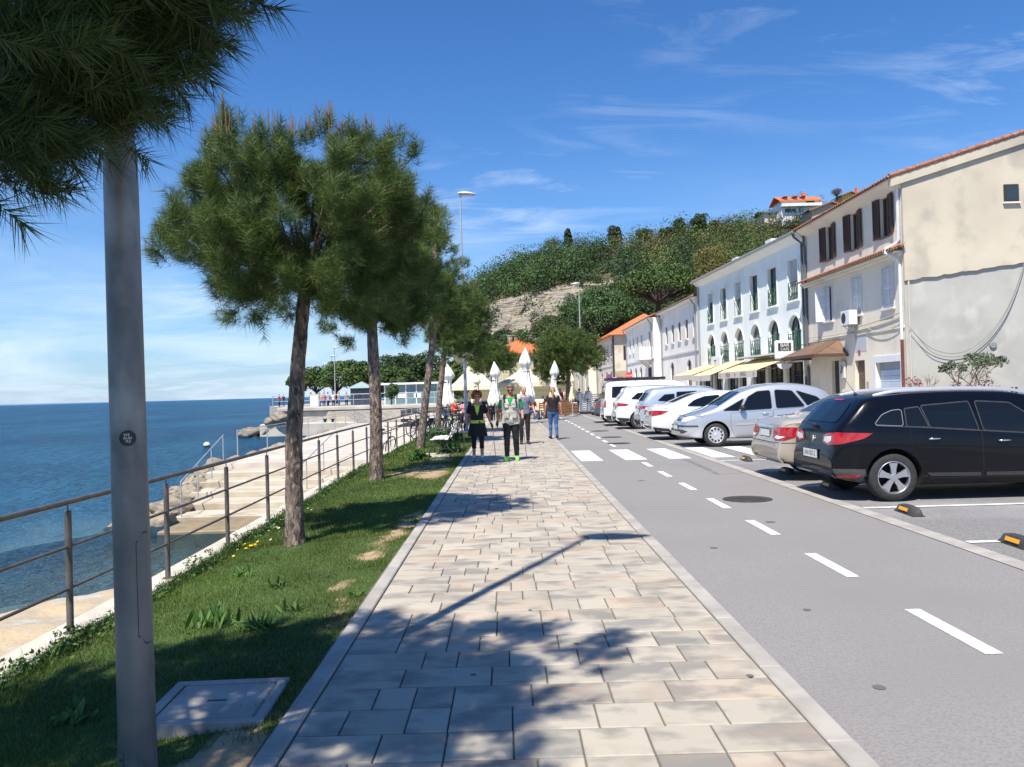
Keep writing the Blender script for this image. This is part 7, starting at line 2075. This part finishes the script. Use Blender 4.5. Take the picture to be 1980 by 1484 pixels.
for lb, x, y, r, sd in (('green shrub at the foot of the low dark pine', -2.75, 30.6, (.35, .3, .2), 1), ('green shrub under the parked black bicycle', -2.3, 30.4, (.25, .25, .16), 2), ('green shrub between the bench and the bicycles', -2.1, 29.0, (.2, .25, .16), 3), ('leafy shrub beneath the park bench', -1.75, 22.9, (.22, .5, .15), 4), ('small weed shrub in front of the bench slabs', -2.3, 20.9, (.22, .18, .14), 5)):
    shrub(lb, x, y, -.08, r, ((.03, .085, .02), (.075, .17, .035)), sd)
# planting at the foot of the gable wall
RD = ((.22, .02, .03), (.45, .07, .07)); OG = ((.09, .12, .065), (.20, .235, .15))
for lb, pxl, w, h, cl_, sd, n, size in (('red-leaved shrub at the corner of the gable wall', (1768, 772), .42, 1.75, RD, 11, 520, .05), ('small red shrub under the bare bush by the gable wall', (1793, 775), .22, 1.2, RD, 12, 160, .045), ('small red shrub between the two little trees', (1894, 775), .27, 1.5, RD, 13, 260, .045)):
    q = at(*pxl, Y=27.2); shrub(lb, q.x, 27.2, .0, (w, .3, h * .55), cl_, sd, size, n)
def little_tree(lb, pxl, w, h, cols, sd, n, leaf, tr=.05):
    q = at(*pxl, Y=27.0); r_ = random.Random(sd); g = np.random.default_rng(sd)
    t = thing('little_tree', lb, 'tree', (q.x, 27.0, 0))
    mb = MB(); tips = []
    def grow_(p, d, l, r, k):
        e = p + d * l; mb.tube([p, p.lerp(e, .5) + Vector((r_.gauss(0, .02), r_.gauss(0, .02), 0)), e], [r, r * .85, r * .65], 5, False)
        if k == 0: tips.append(e); return
        for _ in range(3 if k > 1 else 4):
            nd = (d + Vector((r_.gauss(0, .55) * w, r_.gauss(0, .5) * w, r_.uniform(-.1, .35)))).normalized(); grow_(e, nd, l * r_.uniform(.55, .8), r * .6, k - 1)
    grow_(Vector((0, 0, -.05)), Vector((r_.gauss(0, .05), 0, 1)), h * .42, tr, 3)
    mb.build('trunk', mat('grey_bark', (.23, .19, .15), (.15, .12, .1), 10, .95), t, True)
    if n:
        T = np.array([tuple(p) for p in tips]); sel = T[g.integers(0, len(T), max(4, n // 8))]
        V, c = leaves(g, sel, np.ones((len(sel), 3)) * .14, 8, leaf, *cols, up=.2)
        npmesh('crown', V, np.arange(len(V)).reshape(-1, 4), m_leaf, c, t)
little_tree('olive tree with grey-green leaves in front of the gable wall', (1868, 780), 1.0, 2.35, OG, 3, 1700, .05)
little_tree('thin sparse pinkish tree right of the olive tree', (1912, 780), 1.0, 2.05, ((.22, .15, .11), (.30, .24, .17)), 5, 260, .035, .045)
little_tree('leafless forked bush by the corner of the gable wall', (1797, 780), .8, 1.75, None, 7, 0, 0, .03)
q = at(1945, 785, Y=26.8); pt_ = thing('palm_bush', 'low fan palm bush at the right end of the gable wall', 'palm', (q.x, 26.8, 0))
mb = MB(); r_ = random.Random(4)
for k in range(46):
    a = r_.random() * 2 * PI; l = r_.uniform(.45, .8); el = r_.uniform(.25, 1.3)
    d = Vector((math.cos(a) * math.cos(el), math.sin(a) * math.cos(el), math.sin(el))); s = Vector((-math.sin(a), math.cos(a), 0)) * .03
    b0 = Vector((0, 0, .62)); m_ = b0 + d * l * .6; e = b0 + d * l - Vector((0, 0, .12 * l)); mb.col = (.10, .13, .03) if k % 3 else (.17, .18, .06)
    mb.poly([b0, m_ - s, e, m_ + s])
mb.build('fronds', m_leaf, pt_); mb = MB(); mb.lathe([(.10, 0), (.12, .45), (.06, .65)], n=8); mb.build('trunk', m_bark, pt_)
for i, p in enumerate((1958, 1966)):
    q = at(p, 780, Y=26.0); tb = thing('bollard', ('slim dark bollard beside the palm bush', 'slim dark bollard with a white cap at its foot, outer one of two')[i], 'bollard', (q.x, 26.0, 0))
    mb = MB(); mb.lathe([(.04, 0), (.04, 1.28), (.02, 1.3)], n=10); mb.build('post', m_dark, tb, True, angle=40); mb = MB(); mb.lathe([(.07, 0), (.07, .03), (.041, .05)], n=10); mb.build('base', m_dark, tb)
# ------------------------------------------------------------------ people
m_skin = mat('skin', (.50, .27, .17), (.46, .235, .145), 14, .55, sub=0)
m_skin2 = mat('skin_tan', (.40, .20, .12), (.36, .175, .105), 14, .55)
def cap(mb, a, b, ra, rb, n=10):
    a, b = Vector(a), Vector(b); d = (b - a).normalized()
    pts = [a - d * ra * .95, a - d * ra * .6, a, a.lerp(b, .33), a.lerp(b, .66), b, b + d * rb * .6, b + d * rb * .95]
    rs = [ra * .25, ra * .8, ra, lerp(ra, rb, .33), lerp(ra, rb, .66), rb, rb * .8, rb * .25]
    mb.tube(pts, rs, n)
def smat(name, c, c2=None): return mat('cloth_' + name, c, c2 or tuple(q * .75 for q in c), 9, .9, bump=.5, bscale=14, bdist=.02)

class Person:
    def __init__(s, label, loc, rz, h, J=None, fem=False, vox=.011, skin=None, hands=True, group=None, fat=1.0, head_tilt=0.0, head_turn=0.0):
        k = h / 1.75
        D = dict(pelvis=(0, 0, .93), neck=(0, 0, 1.47), head=(0, -.015, 1.61),
                 hipL=(.09, 0, .90), hipR=(-.09, 0, .90), kneeL=(.095, -.02, .50), kneeR=(-.095, -.02, .50), ankL=(.10, .03, .09), ankR=(-.10, .03, .09), toeL=(.12, -.15, .035), toeR=(-.12, -.15, .035),
                 shL=(.175, 0, 1.40), shR=(-.175, 0, 1.40), elL=(.235, .03, 1.13), elR=(-.235, .03, 1.13), wrL=(.25, -.06, .89), wrR=(-.25, -.06, .89))
        if fem:
            for q in 'LR': sg = 1 if q == 'L' else -1; D['sh' + q] = (.155 * sg, 0, 1.39); D['el' + q] = (.215 * sg, .03, 1.12); D['wr' + q] = (.235 * sg, -.05, .89)
        if J: D.update(J)
        s.J = {a: Vector(b) for a, b in D.items()}
        J = s.J; f = fat
        s.root = thing('person', label, 'person', loc, rz, group)
        s.root.scale = (k, k, k)
        mb = MB()
        pel, nk = J['pelvis'], J['neck']
        rows = []
        T_ = [(-.11, .13, .09), (-.06, .158, .112), (.0, .168, .118), (.10, .148 if not fem else .135, .108), (.22, .150 if not fem else .137, .110), (.34, .168 if not fem else .150, .120), (.43, .172 if not fem else .155, .108), (.48, .135 if not fem else .125, .085), (.525, .075, .065), (.57, .056, .058)]
        for dz, rx, ry in T_:
            c = pel.lerp(nk, max(0, dz) / .54) + Vector((0, 0, min(0, dz))); b_ = -.015 if fem and .28 < dz < .40 else 0
            rows.append([(c.x + rx * f * math.cos(a), c.y + ry * f * math.sin(a) + b_ * (1 if math.sin(a) < 0 else 0), c.z) for a in [2 * PI * j / 18 for j in range(18)]])
        mb.grid(rows, closed=True); mb.poly(list(reversed(rows[0]))); mb.poly(rows[-1])
        hd = J['head']
        Rm = Matrix.Rotation(head_turn, 3, 'Z') @ Matrix.Rotation(head_tilt, 3, 'X'); s.Rm = Rm
        cap(mb, nk - Vector((0, -.01, .05)), hd + Vector((0, .01, -.06)), .052 * (1 if not fem else .85), .05 * (1 if not fem else .85))
        H0 = MB(); H0.ball((0, 0, .02), 1, 18, 14, (.077, .098, .108)); H0.ball((0, -.022, -.055), 1, 14, 10, (.056, .066, .062)); H0.ball((0, -.098, -.02), 1, 8, 6, (.014, .022, .020)); H0.ball((0, -.085, .004), 1, 8, 6, (.011, .018, .030)); H0.ball((.079, .01, -.01), 1, 8, 6, (.012, .022, .032)); H0.ball((-.079, .01, -.01), 1, 8, 6, (.012, .022, .032))
        H0.ball((0, -.083, -.058), 1, 8, 6, (.024, .014, .010))
        mb.add([hd + Rm @ Vector(v) for v in H0.v], H0.f)
        for q in 'LR':
            sg = 1 if q == 'L' else -1
            hp, kn, an, to = J['hip' + q], J['knee' + q], J['ank' + q], J['toe' + q]
            cap(mb, hp + Vector((0, 0, -.02)), kn, .088 * f, .056); cap(mb, kn, an, .054, .037)
            cv = kn.lerp(an, .32) + Vector((0, .018, 0)); mb.ball(cv, .053, 10, 8, (1, 1.0, 1.9))
            cap(mb, an + Vector((0, .03, -.045)), to, .040, .030); cap(mb, an, an + Vector((0, .01, -.05)), .038, .042)
            sh, el, wr = J['sh' + q], J['el' + q], J['wr' + q]
            cap(mb, sh.lerp(nk - Vector((0, 0, .06)), .5), sh, .055, .060); cap(mb, sh, el, .052 * f, .040); cap(mb, el, wr, .041, .026)
            d = (wr - el).normalized(); out = Vector((sg, 0, 0)); fw = d.cross(out).normalized()
            if fw.y > 0: fw = -fw
            pm = wr + d * .05
            cap(mb, wr + d * .015, wr + d * .075, .026, .030)
            if hands:
                for i, (o_, ln) in enumerate(((-.030, .062), (-.011, .072), (.010, .068), (.029, .052))):
                    p0 = wr + d * .088 - fw * o_ * -1 * -1 ; p0 = wr + d * .088 + fw * (-o_)
                    cu = -out * .35
                    p1 = p0 + (d * .85 + cu * .5).normalized() * ln * .5; p2 = p1 + (d * .6 + cu * 1.1).normalized() * ln * .5
                    cap(mb, p0 - d * .02, p1, .0095, .009, 6); cap(mb, p1, p2, .009, .0075, 6)
                tb = wr + d * .03 + fw * .026; t1 = tb + (d * .7 + fw * .75).normalized() * .035; t2 = t1 + (d * .9 + fw * .25 - out * .3).normalized() * .028
                cap(mb, tb - fw * .015, t1, .012, .0105, 6); cap(mb, t1, t2, .0105, .0085, 6)
        raw = mb.build('body', skin or m_skin)
        md = raw.modifiers.new('r', 'REMESH'); md.mode = 'VOXEL'; md.voxel_size = vox
        ms = raw.modifiers.new('s', 'SMOOTH'); ms.factor = .5; ms.iterations = 2 if vox < .015 else 1
        dg = bpy.context.evaluated_depsgraph_get(); dg.update()
        me = bpy.data.meshes.new_from_object(raw.evaluated_get(dg)); raw.modifiers.clear(); raw.data = me
        raw.parent = s.root; s.body = raw
        me.polygons.foreach_set('use_smooth', [True] * len(me.polygons))
        n = len(me.vertices)
        s.V = np.empty(n * 3, dtype=np.float32); me.vertices.foreach_get('co', s.V); s.V = s.V.reshape(-1, 3).astype(float)
        s.N = np.empty(n * 3, dtype=np.float32); me.vertices.foreach_get('normal', s.N); s.N = s.N.reshape(-1, 3).astype(float)
        s.F = [tuple(p.vertices) for p in me.polygons]
        seg = {'torso': (pel - Vector((0, 0, .05)), nk - Vector((0, 0, .04)), .13), 'head': (hd - Vector((0, 0, .07)), hd + Vector((0, 0, .08)), .09)}
        for q in 'LR':
            d = (J['wr' + q] - J['el' + q]).normalized()
            seg['thigh' + q] = (J['hip' + q], J['knee' + q], .075); seg['shin' + q] = (J['knee' + q], J['ank' + q], .05); seg['foot' + q] = (J['ank' + q] + Vector((0, .02, -.03)), J['toe' + q], .04)
            seg['arm' + q] = (J['sh' + q], J['el' + q], .055); seg['fore' + q] = (J['el' + q], J['wr' + q], .038); seg['hand' + q] = (J['wr' + q] + d * .03, J['wr' + q] + d * .17, .035)
        best = np.full(n, 1e9); s.lab = np.array([''] * n, dtype='<U8'); s.t = np.zeros(n)
        for nm, (a, b, r) in seg.items():
            a, b = np.array(a), np.array(b); ab = b - a
            t = np.clip(((s.V - a) @ ab) / (ab @ ab), 0, 1); dd = np.linalg.norm(s.V - (a + t[:, None] * ab), axis=1) / r
            m = dd < best; best[m] = dd[m]; s.lab[m] = nm; s.t[m] = t[m]
        s.seg = seg
    def sel(s, *parts):
        """parts: 'torso', ('arm', t0, t1) ..."""
        m = np.zeros(len(s.V), bool)
        for p in parts:
            nm, a, b = (p, -1, 2) if isinstance(p, str) else p
            m |= np.array([l.startswith(nm) for l in s.lab]) & (s.t >= a) & (s.t <= b)
        return m
    def wear(s, name, m, mask, off=.012, wob=.006, parent=None):
        fs = [f for f in s.F if all(mask[i] for i in f)]
        if not fs: return None
        idx = sorted({i for f in fs for i in f}); mp = {j: i for i, j in enumerate(idx)}
        P = []
        for i in idx:
            v = s.V[i]; w = wob * nz(v[0] * 11, v[1] * 11, v[2] * 9) if wob else 0
            P.append(tuple(v + s.N[i] * (off + w)))
        me = bpy.data.meshes.new(name); me.from_pydata(P, [], [tuple(mp[i] for i in f) for f in fs])
        me.materials.append(m); me.polygons.foreach_set('use_smooth', [True] * len(me.polygons))
        return link(name, me, parent or s.root)
    def headmask(s, fn):
        """fn(local head coords) on head vertices"""
        L_ = (s.V - np.array(s.J['head'])) @ np.array(s.Rm)
        return s.sel('head') & fn(L_)
    def hair(s, colr, style='short', off=.012):
        m = mat('hair_' + colr[0], colr[1], tuple(q * .55 for q in colr[1]), 30, .6, bump=.8, bscale=50, bdist=.01)
        if style == 'short': f = lambda L: (L[:, 2] > .045 - .55 * np.clip(L[:, 1] + .01, -.2, .2)) & ((L[:, 2] > .055) | (L[:, 1] > .0))
        else: f = lambda L: (L[:, 2] > .05 - 1.4 * np.clip(L[:, 1] + .045, 0, .2)) & ((L[:, 2] > .06) | (L[:, 1] > -.03))
        hr = s.wear('hair', m, s.headmask(f), off, .010)
        hd = s.J['head']
        mb = MB()
        if style == 'bushy':
            r_ = random.Random(3)
            for k in range(46):
                d = Vector((r_.gauss(0, 1), r_.gauss(.25, 1), r_.gauss(.5, .8))).normalized()
                if d.y < -.45 and d.z < .45: continue
                mb.ball(hd + s.Rm @ Vector((d.x * .105, d.y * .115 + .015, .035 + d.z * .115)), .042 * r_.uniform(.7, 1.1), 7, 5)
            mb.build('hair_curls', m, s.root, True)
        if style == 'tail':
            mb.tube([hd + Vector((0, .08, .05)), hd + Vector((0, .135, .02)), hd + Vector((.0, .15, -.10)), hd + Vector((.01, .14, -.24)), hd + Vector((.015, .135, -.33))], [.03, .04, .038, .028, .008], 10)
            mb.build('ponytail', m, s.root, True)
        return hr
    def glasses(s):
        s.wear('sunglasses', mat('sunglass', (.01, .01, .012), rough=.1), s.headmask(lambda L: (np.abs(L[:, 2] - .012) < .018) & (L[:, 1] < -.045) & (np.abs(L[:, 0]) > .008)), .007, 0)
    def face(s):
        hd = s.J['head']
        for sg in (-1, 1):
            mb = MB(); mb.ball(hd + s.Rm @ Vector((sg * .031, -.083, .012)), .0105, 8, 6); mb.build('eye', mat('eye_dark', (.03, .022, .02), rough=.2), s.root, True)
        s.wear('lips', mat('lips', (.36, .12, .10), rough=.5), s.headmask(lambda L: (np.abs(L[:, 2] + .058) < .011) & (L[:, 1] < -.07) & (np.abs(L[:, 0]) < .024)), .0015, 0)
    def shoes(s, m, sole=None):
        s.wear('shoe', m, s.sel('footL') | (s.sel(('shinL', .96, 2))), .012, 0); s.wear('shoe', m, s.sel('footR') | s.sel(('shinR', .96, 2)), .012, 0)
        for q in 'LR':
            a, b = s.J['ank' + q], s.J['toe' + q]; mb = MB(); mid = (a + b) / 2 + Vector((0, .0, 0)); mb.box((mid.x, mid.y + .005, .012), (.085, .275, .024), rz=math.atan2(-(b.x - a.x), -(b.y - a.y)) * -1 * -1 * 0, bev=.01); mb.build('sole', sole or m_white, s.root)

def pole_stick(lb, a, b, group):
    a, b = Vector(a), Vector(b); t = thing('trekking_pole', lb, 'trekking pole', b, 0, group)
    mb = MB(); mb.tube([(0, 0, 0), (a - b) * .5, (a - b)], [.005, .008, .010], 6); mb.build('shaft', m_zinc, t, True)
    mb = MB(); d = (a - b).normalized(); mb.tube([(a - b) - d * .06, (a - b) + d * .08], [.015, .018], 8); mb.build('grip', m_black, t, True)

GW = 'people walking on the paved promenade'
black = smat('black', (.014, .014, .017)); navy = smat('navy', (.02, .025, .05)); lime = smat('lime', (.55, .75, .10)); green = smat('green', (.01, .33, .09)); beige = smat('beige', (.56, .53, .46), (.46, .43, .37)); denim = smat('denim', (.035, .09, .22), (.06, .13, .28)); bluegrey = smat('bluegrey', (.16, .19, .26)); neon = mat('neon_shoe', (.28, .85, .16), (.2, .7, .12), 12, .6); whitec = smat('white', (.75, .75, .74)); greyc = smat('grey', (.30, .30, .31))
# woman with red hair
q = at(925, 893, z=0)
w = Person('woman with bushy red hair in a black top and skirt walking with poles', (q.x, q.y, 0), R(4), 1.63, dict(kneeL=(.095, -.07, .50), ankL=(.10, -.02, .09), toeL=(.12, -.20, .05), kneeR=(-.095, .0, .50), ankR=(-.10, .09, .10), toeR=(-.12, -.09, .035),
        elL=(.27, .05, 1.13), wrL=(.34, -.06, .93), elR=(-.25, .05, 1.12), wrR=(-.31, -.12, .93), head=(0, -.035, 1.60)), True, .0105, group=GW, fat=1.08, head_tilt=R(8))
w.face(); w.glasses(); w.hair(('red', (.42, .085, .02)), 'bushy', .014)
w.wear('shirt', black, w.sel(('torso', .18, .93), ('arm', -1, .72)), .014)
w.wear('neckline', lime, w.sel(('torso', .50, .96)) & (w.V[:, 1] < -.02) & (np.abs(w.V[:, 0]) < .012 + .24 * np.clip(w.V[:, 2] - 1.15, 0, .3)), .020, .002)
w.wear('waist_pack', lime, w.sel(('torso', .12, .27)), .026, .012)
w.wear('leggings', black, w.sel(('torso', -1, .16), 'thigh', ('shin', -1, .42)), .008, .002)
w.wear('socks', whitec, w.sel(('shin', .78, 2)), .006, 0); w.shoes(smat('shoe_grey', (.35, .36, .37)), m_black)
mb = MB(); rows = []
for z, r in ((1.00, .168), (.92, .19), (.80, .21), (.70, .225), (.63, .235)):
    rows.append([(r * 1.06 * math.cos(a) * (1 + .05 * math.sin(7 * a) * (1 - z)), r * .82 * math.sin(a), z) for a in [2 * PI * j / 30 for j in range(30)]])
mb.grid([list(reversed(r)) for r in rows], closed=True); mb.build('skirt', black, w.root, True)
w.wear('gloves', black, w.sel('hand', ('fore', .93, 2)), .005, 0)
def handw(p, q):
    d = (p.J['wr' + q] - p.J['el' + q]).normalized(); return p.root.matrix_basis @ (p.J['wr' + q] + d * .09)
bpy.context.view_layer.update()
GP = 'trekking poles'
for q_, dx in (('L', .05), ('R', -.06)):
    hp = handw(w, q_); pole_stick('thin trekking pole in the ' + ('left' if q_ == 'L' else 'right') + ' hand of the woman with red hair', hp, (hp.x + dx, hp.y + .55, .01), GP)
# man in the beige vest
q = at(990, 891, z=0)
m = Person('man in a beige pocket vest, green shirt and neon green shoes looking down', (q.x, q.y, 0), R(-3), 1.80, dict(kneeL=(.10, .0, .50), ankL=(.11, .10, .10), toeL=(.13, -.08, .035), kneeR=(-.095, -.09, .50), ankR=(-.105, -.04, .09), toeR=(-.13, -.22, .05),
        elL=(.26, .04, 1.12), wrL=(.27, -.12, .92), elR=(-.27, .06, 1.12), wrR=(-.30, -.04, .88), head=(.012, -.065, 1.595), neck=(0, -.02, 1.47)), False, .0105, m_skin2, group=GW, fat=1.06, head_tilt=R(20))
m.face(); m.glasses(); m.hair(('greybrown', (.17, .13, .10)), 'short', .016)
m.wear('shirt', green, m.sel(('torso', .15, .98), ('arm', -1, .80)), .012)
m.wear('vest', beige, m.sel(('torso', -1, .90), ('arm', -1, .08), ('thigh', -1, .20)) & (m.V[:, 2] > .815) & ~((m.V[:, 1] < 0) & (np.abs(m.V[:, 0]) < .30 * np.clip(m.V[:, 2] - 1.22, 0, .3))), .034, .012)
ve = MB()
for sx in (-1, 1):
    for z, ww, hh in ((1.24, .09, .10), (1.03, .11, .14)):
        a = m.bvh if hasattr(m, 'bvh') else None
        ve.box((sx * .085, -.165 if z > 1.1 else -.168, z), (ww, .025, hh), rz=sx * .35, bev=.008); ve.box((sx * .085, -.178 if z > 1.1 else -.181, z + hh * .42), (ww * 1.05, .012, .03), rz=sx * .35, bev=.004)
ve.build('vest_pockets', beige, m.root)
m.wear('trousers', black, m.sel(('torso', -1, .07), 'thigh', ('shin', -1, .95)), .018, .008)
for sx in (-1, 1):
    mb = MB(); mb.grid([[(sx * .125 - .024, y, z), (sx * .125 + .024, y, z)] for y, z in ((-.165, 1.18), (-.155, 1.30), (-.12, 1.42), (-.02, 1.485), (.08, 1.44))]); mb.build('backpack_strap', black, m.root)
mb = MB(); mb.box((0, .19, 1.22), (.28, .14, .40), bev=.05); mb.build('backpack', black, m.root)
m.shoes(neon, neon); m.wear('gloves', black, m.sel('hand', ('fore', .93, 2)), .005, 0)
bpy.context.view_layer.update()
hp = handw(m, 'L'); pole_stick('trekking pole held by the man in the beige vest', hp, (hp.x + .08, hp.y + .7, .01), GP)
# man in the blue-grey shirt, partly hidden behind
p = Person('man in a blue-grey shirt half hidden behind the man in the vest', (.42, 24.9, 0), R(8), 1.76, dict(wrL=(.31, -.10, .93), elL=(.27, .04, 1.14)), False, .013, group=GW, head_turn=R(12))
p.face(); p.hair(('grey', (.42, .40, .38)), 'short', .006); p.wear('shirt', bluegrey, p.sel(('torso', .02, .95), ('arm', -1, .62)), .016, .008); p.wear('trousers', black, p.sel(('torso', -1, .08), 'thigh', ('shin', -1, .96)), .016); p.shoes(smat('shoe_navy', (.03, .03, .06)), m_black)
# woman in jeans walking away
q = at(1071, 849, z=0)
j = Person('woman with a blond ponytail in a black shirt and jeans walking away', (q.x, q.y, 0), PI + R(4), 1.72, dict(kneeL=(.09, -.06, .50), ankL=(.10, -.02, .09), toeL=(.12, -.20, .04), kneeR=(-.09, .0, .50), ankR=(-.10, .10, .10), toeR=(-.12, -.07, .035), elL=(.245, .04, 1.13), elR=(-.245, .04, 1.13), wrL=(.27, -.02, .90), wrR=(-.27, .0, .90)), True, .0115, group=GW, fat=1.1)
j.hair(('blond', (.42, .27, .11)), 'tail', .013); j.wear('shirt', black, j.sel(('torso', .06, .94), ('arm', -1, .62)), .017, .008); j.wear('jeans', denim, j.sel(('torso', -1, .09), 'thigh', ('shin', -1, .95)), .011, .003); j.shoes(black, m_white)
# people farther off: simpler figures, each its own pose and clothes
SIT = dict(pelvis=(0, 0, .52), neck=(0, -.02, 1.06), head=(0, -.05, 1.20), hipL=(.09, 0, .50), hipR=(-.09, 0, .50), kneeL=(.11, -.42, .50), kneeR=(-.11, -.42, .50), ankL=(.11, -.40, .09), ankR=(-.11, -.40, .09), toeL=(.12, -.57, .035), toeR=(-.12, -.57, .035),
           shL=(.175, 0, .99), shR=(-.175, 0, .99), elL=(.235, -.08, .74), elR=(-.235, -.08, .74), wrL=(.13, -.32, .74), wrR=(-.13, -.32, .74))
def simple(lb, x, y, z, rz, h, top, bot, hairc, style='short', J=None, fem=False, grp=None, sleeves=.7, vox=.022):
    p = Person(lb, (x, y, z), rz, h, J, fem, vox, group=grp, hands=False)
    p.hair(hairc, style, .012); p.wear('top', top, p.sel(('torso', .05, .95), ('arm', -1, sleeves), *( ['fore'] if sleeves > 1 else [])), .018); p.wear('trousers', bot, p.sel(('torso', -1, .08), 'thigh', 'shin'), .014); p.wear('shoes', black, p.sel('foot'), .012, 0)
    return p
redc, orange, pink, teal, maroon = smat('red', (.55, .03, .03)), smat('orange', (.62, .25, .05)), smat('pink', (.65, .25, .3)), smat('teal', (.03, .25, .2)), smat('maroon', (.13, .03, .04))
royal, purple = smat('royal', (.03, .12, .55)), smat('purple', (.09, .07, .16))
hb, hd_, hg, hbl = ('brown', (.10, .055, .03)), ('dark', (.025, .02, .018)), ('grey2', (.40, .38, .36)), ('blond2', (.40, .27, .12))
GF = 'people standing around the plaza'
wj = simple('person in a white jacket with a pale bag walking by the planters', *at(1121, 799, z=0).xy, 0, PI - .3, 1.68, whitec, denim, hd_, 'short', None, True, GF, 2)
bg_ = thing('shoulder_bag', 'pale shoulder bag hanging at the side of the person in the white jacket', 'bag', (wj.root.location.x + .22, wj.root.location.y - .1, .85)); mb = MB(); mb.box((0, 0, .12), (.34, .14, .26), bev=.04); mb.build('bag_body', beige, bg_); mb = MB(); mb.tube([(-.14, 0, .24), (-.08, .02, .45), (0, .05, .58), (.08, .02, .45), (.14, 0, .24)], .01, 5); mb.build('strap', beige, bg_)
simple('man in a white shirt standing behind the grey slatted barrier', *at(1139, 796, z=0).xy, 0, .2, 1.78, whitec, navy, hd_, 'short', None, False, GF)
ow = simple('woman with an orange scarf raising both hands to her face', *at(1170, 793, z=0).xy, 0, -.1, 1.66, black, black, hd_, 'bushy', dict(elL=(.26, -.14, 1.22), wrL=(.09, -.20, 1.50), elR=(-.26, -.14, 1.22), wrR=(-.09, -.20, 1.50)), True, GF, 2)
ow.wear('scarf', orange, ow.sel(('torso', .6, 1.0)) & (ow.V[:, 1] < .02), .03)
simple('person in a navy shirt walking away beside the dark grey hatchback', *at(1187, 795, z=0).xy, 0, PI, 1.75, navy, smat('stone', (.4, .36, .3)), hd_, 'short', None, False, GF)
simple('person in a red jacket behind the closed parasol', *at(1084, 799, z=0).xy, 0, .3, 1.72, redc, navy, hb, 'short', None, True, GF, 2)
simple('person in a grey top standing under the round pine', *at(1098, 797, z=0).xy, 0, 2.4, 1.7, greyc, navy, hg, 'short', None, False, GF)
simple('person in a pale top at the back of the plaza by the twin trunks', *at(1092, 792, z=0).xy, 0, 1.4, 1.7, beige, greyc, hb, 'short', None, True, GF)
simple('person in a dark top standing by the cream gazebo leg', -1.1, 60, 0, .6, 1.75, navy, black, hd_, 'short', None, False, GF)
GS = 'guests seated at the cafe tables'
i = 0
for lb, x, y, rz, top, hc in (('seated guest in a pink top near the lamp post', -2.35, 43.0, .4, pink, hb), ('seated guest in a teal top near the lamp post', -1.85, 43.6, -.6, teal, hd_), ('seated guest in a red top beside the red bicycle', -2.9, 43.4, 1.2, redc, hg), ('seated guest in black between the woman and the man with poles', -1.0, 44.8, .2, black, hd_),
                           ('seated guest in maroon beside the menu board', 1.25, 46.4, .5, maroon, hb), ('seated guest in purple left of the menu board', .55, 46.2, -.4, purple, hd_), ('seated guest in a royal blue cap and top', .9, 48.6, .1, royal, ('blue', (.03, .14, .6))), ('seated guest in maroon next to the wooden planters', 1.9, 48.2, 2.4, maroon, hd_),
                           ('seated guest in white at the back of the terrace', -.9, 50.4, .8, whitec, hg), ('seated guest in orange at the back of the terrace', -3.3, 47.6, -1.2, orange, hbl), ('seated guest in navy by the left parasol', -3.6, 45.2, 1.6, navy, hd_), ('seated guest in grey in front of the gazebo', 0.0, 52.2, -.2, greyc, hb),
                           ('seated guest in green behind the vest man', -.3, 47.2, .9, teal, hbl), ('seated guest in black near the far tables', 2.5, 52.6, .3, black, hd_)):
    simple(lb, x, y, -.03, rz, 1.72, top, (black, denim, navy)[i % 3], hc, 'short', SIT, i % 2 == 0, GS, (.7, 2)[i % 2]); i += 1
GB = 'people on the far headland'
r_ = random.Random(8)
for k, (pxx, Y, c_) in enumerate(((601, 80, navy), (618, 84, whitec), (626, 82, pink), (634, 82, whitec), (645, 86, whitec), (655, 84, whitec), (670, 88, greyc), (540, 112, redc), (548, 113, navy), (580, 92, whitec))):
    q = at(pxx, 770, Y=Y)
    simple(('person in navy at the left of the crowd on the headland', 'person in white next to the one in navy on the headland', 'person in pink in the crowd on the headland', 'person in white beside the white cube block', 'person in white with dark trousers behind the pier railing', 'person in white at the right of the headland crowd', 'person in grey under the highest umbrella pine', 'person in red sitting out at the headland tip', 'person in navy out at the headland tip', 'person in white behind the nearest pine trunk on the headland')[k],
           q.x, Y, .35, r_.uniform(0, 6), 1.7, c_, (navy, black, denim)[k % 3], (hd_, hb, hg)[k % 3], 'short', None, k % 2 == 0, GB, .7, .035)
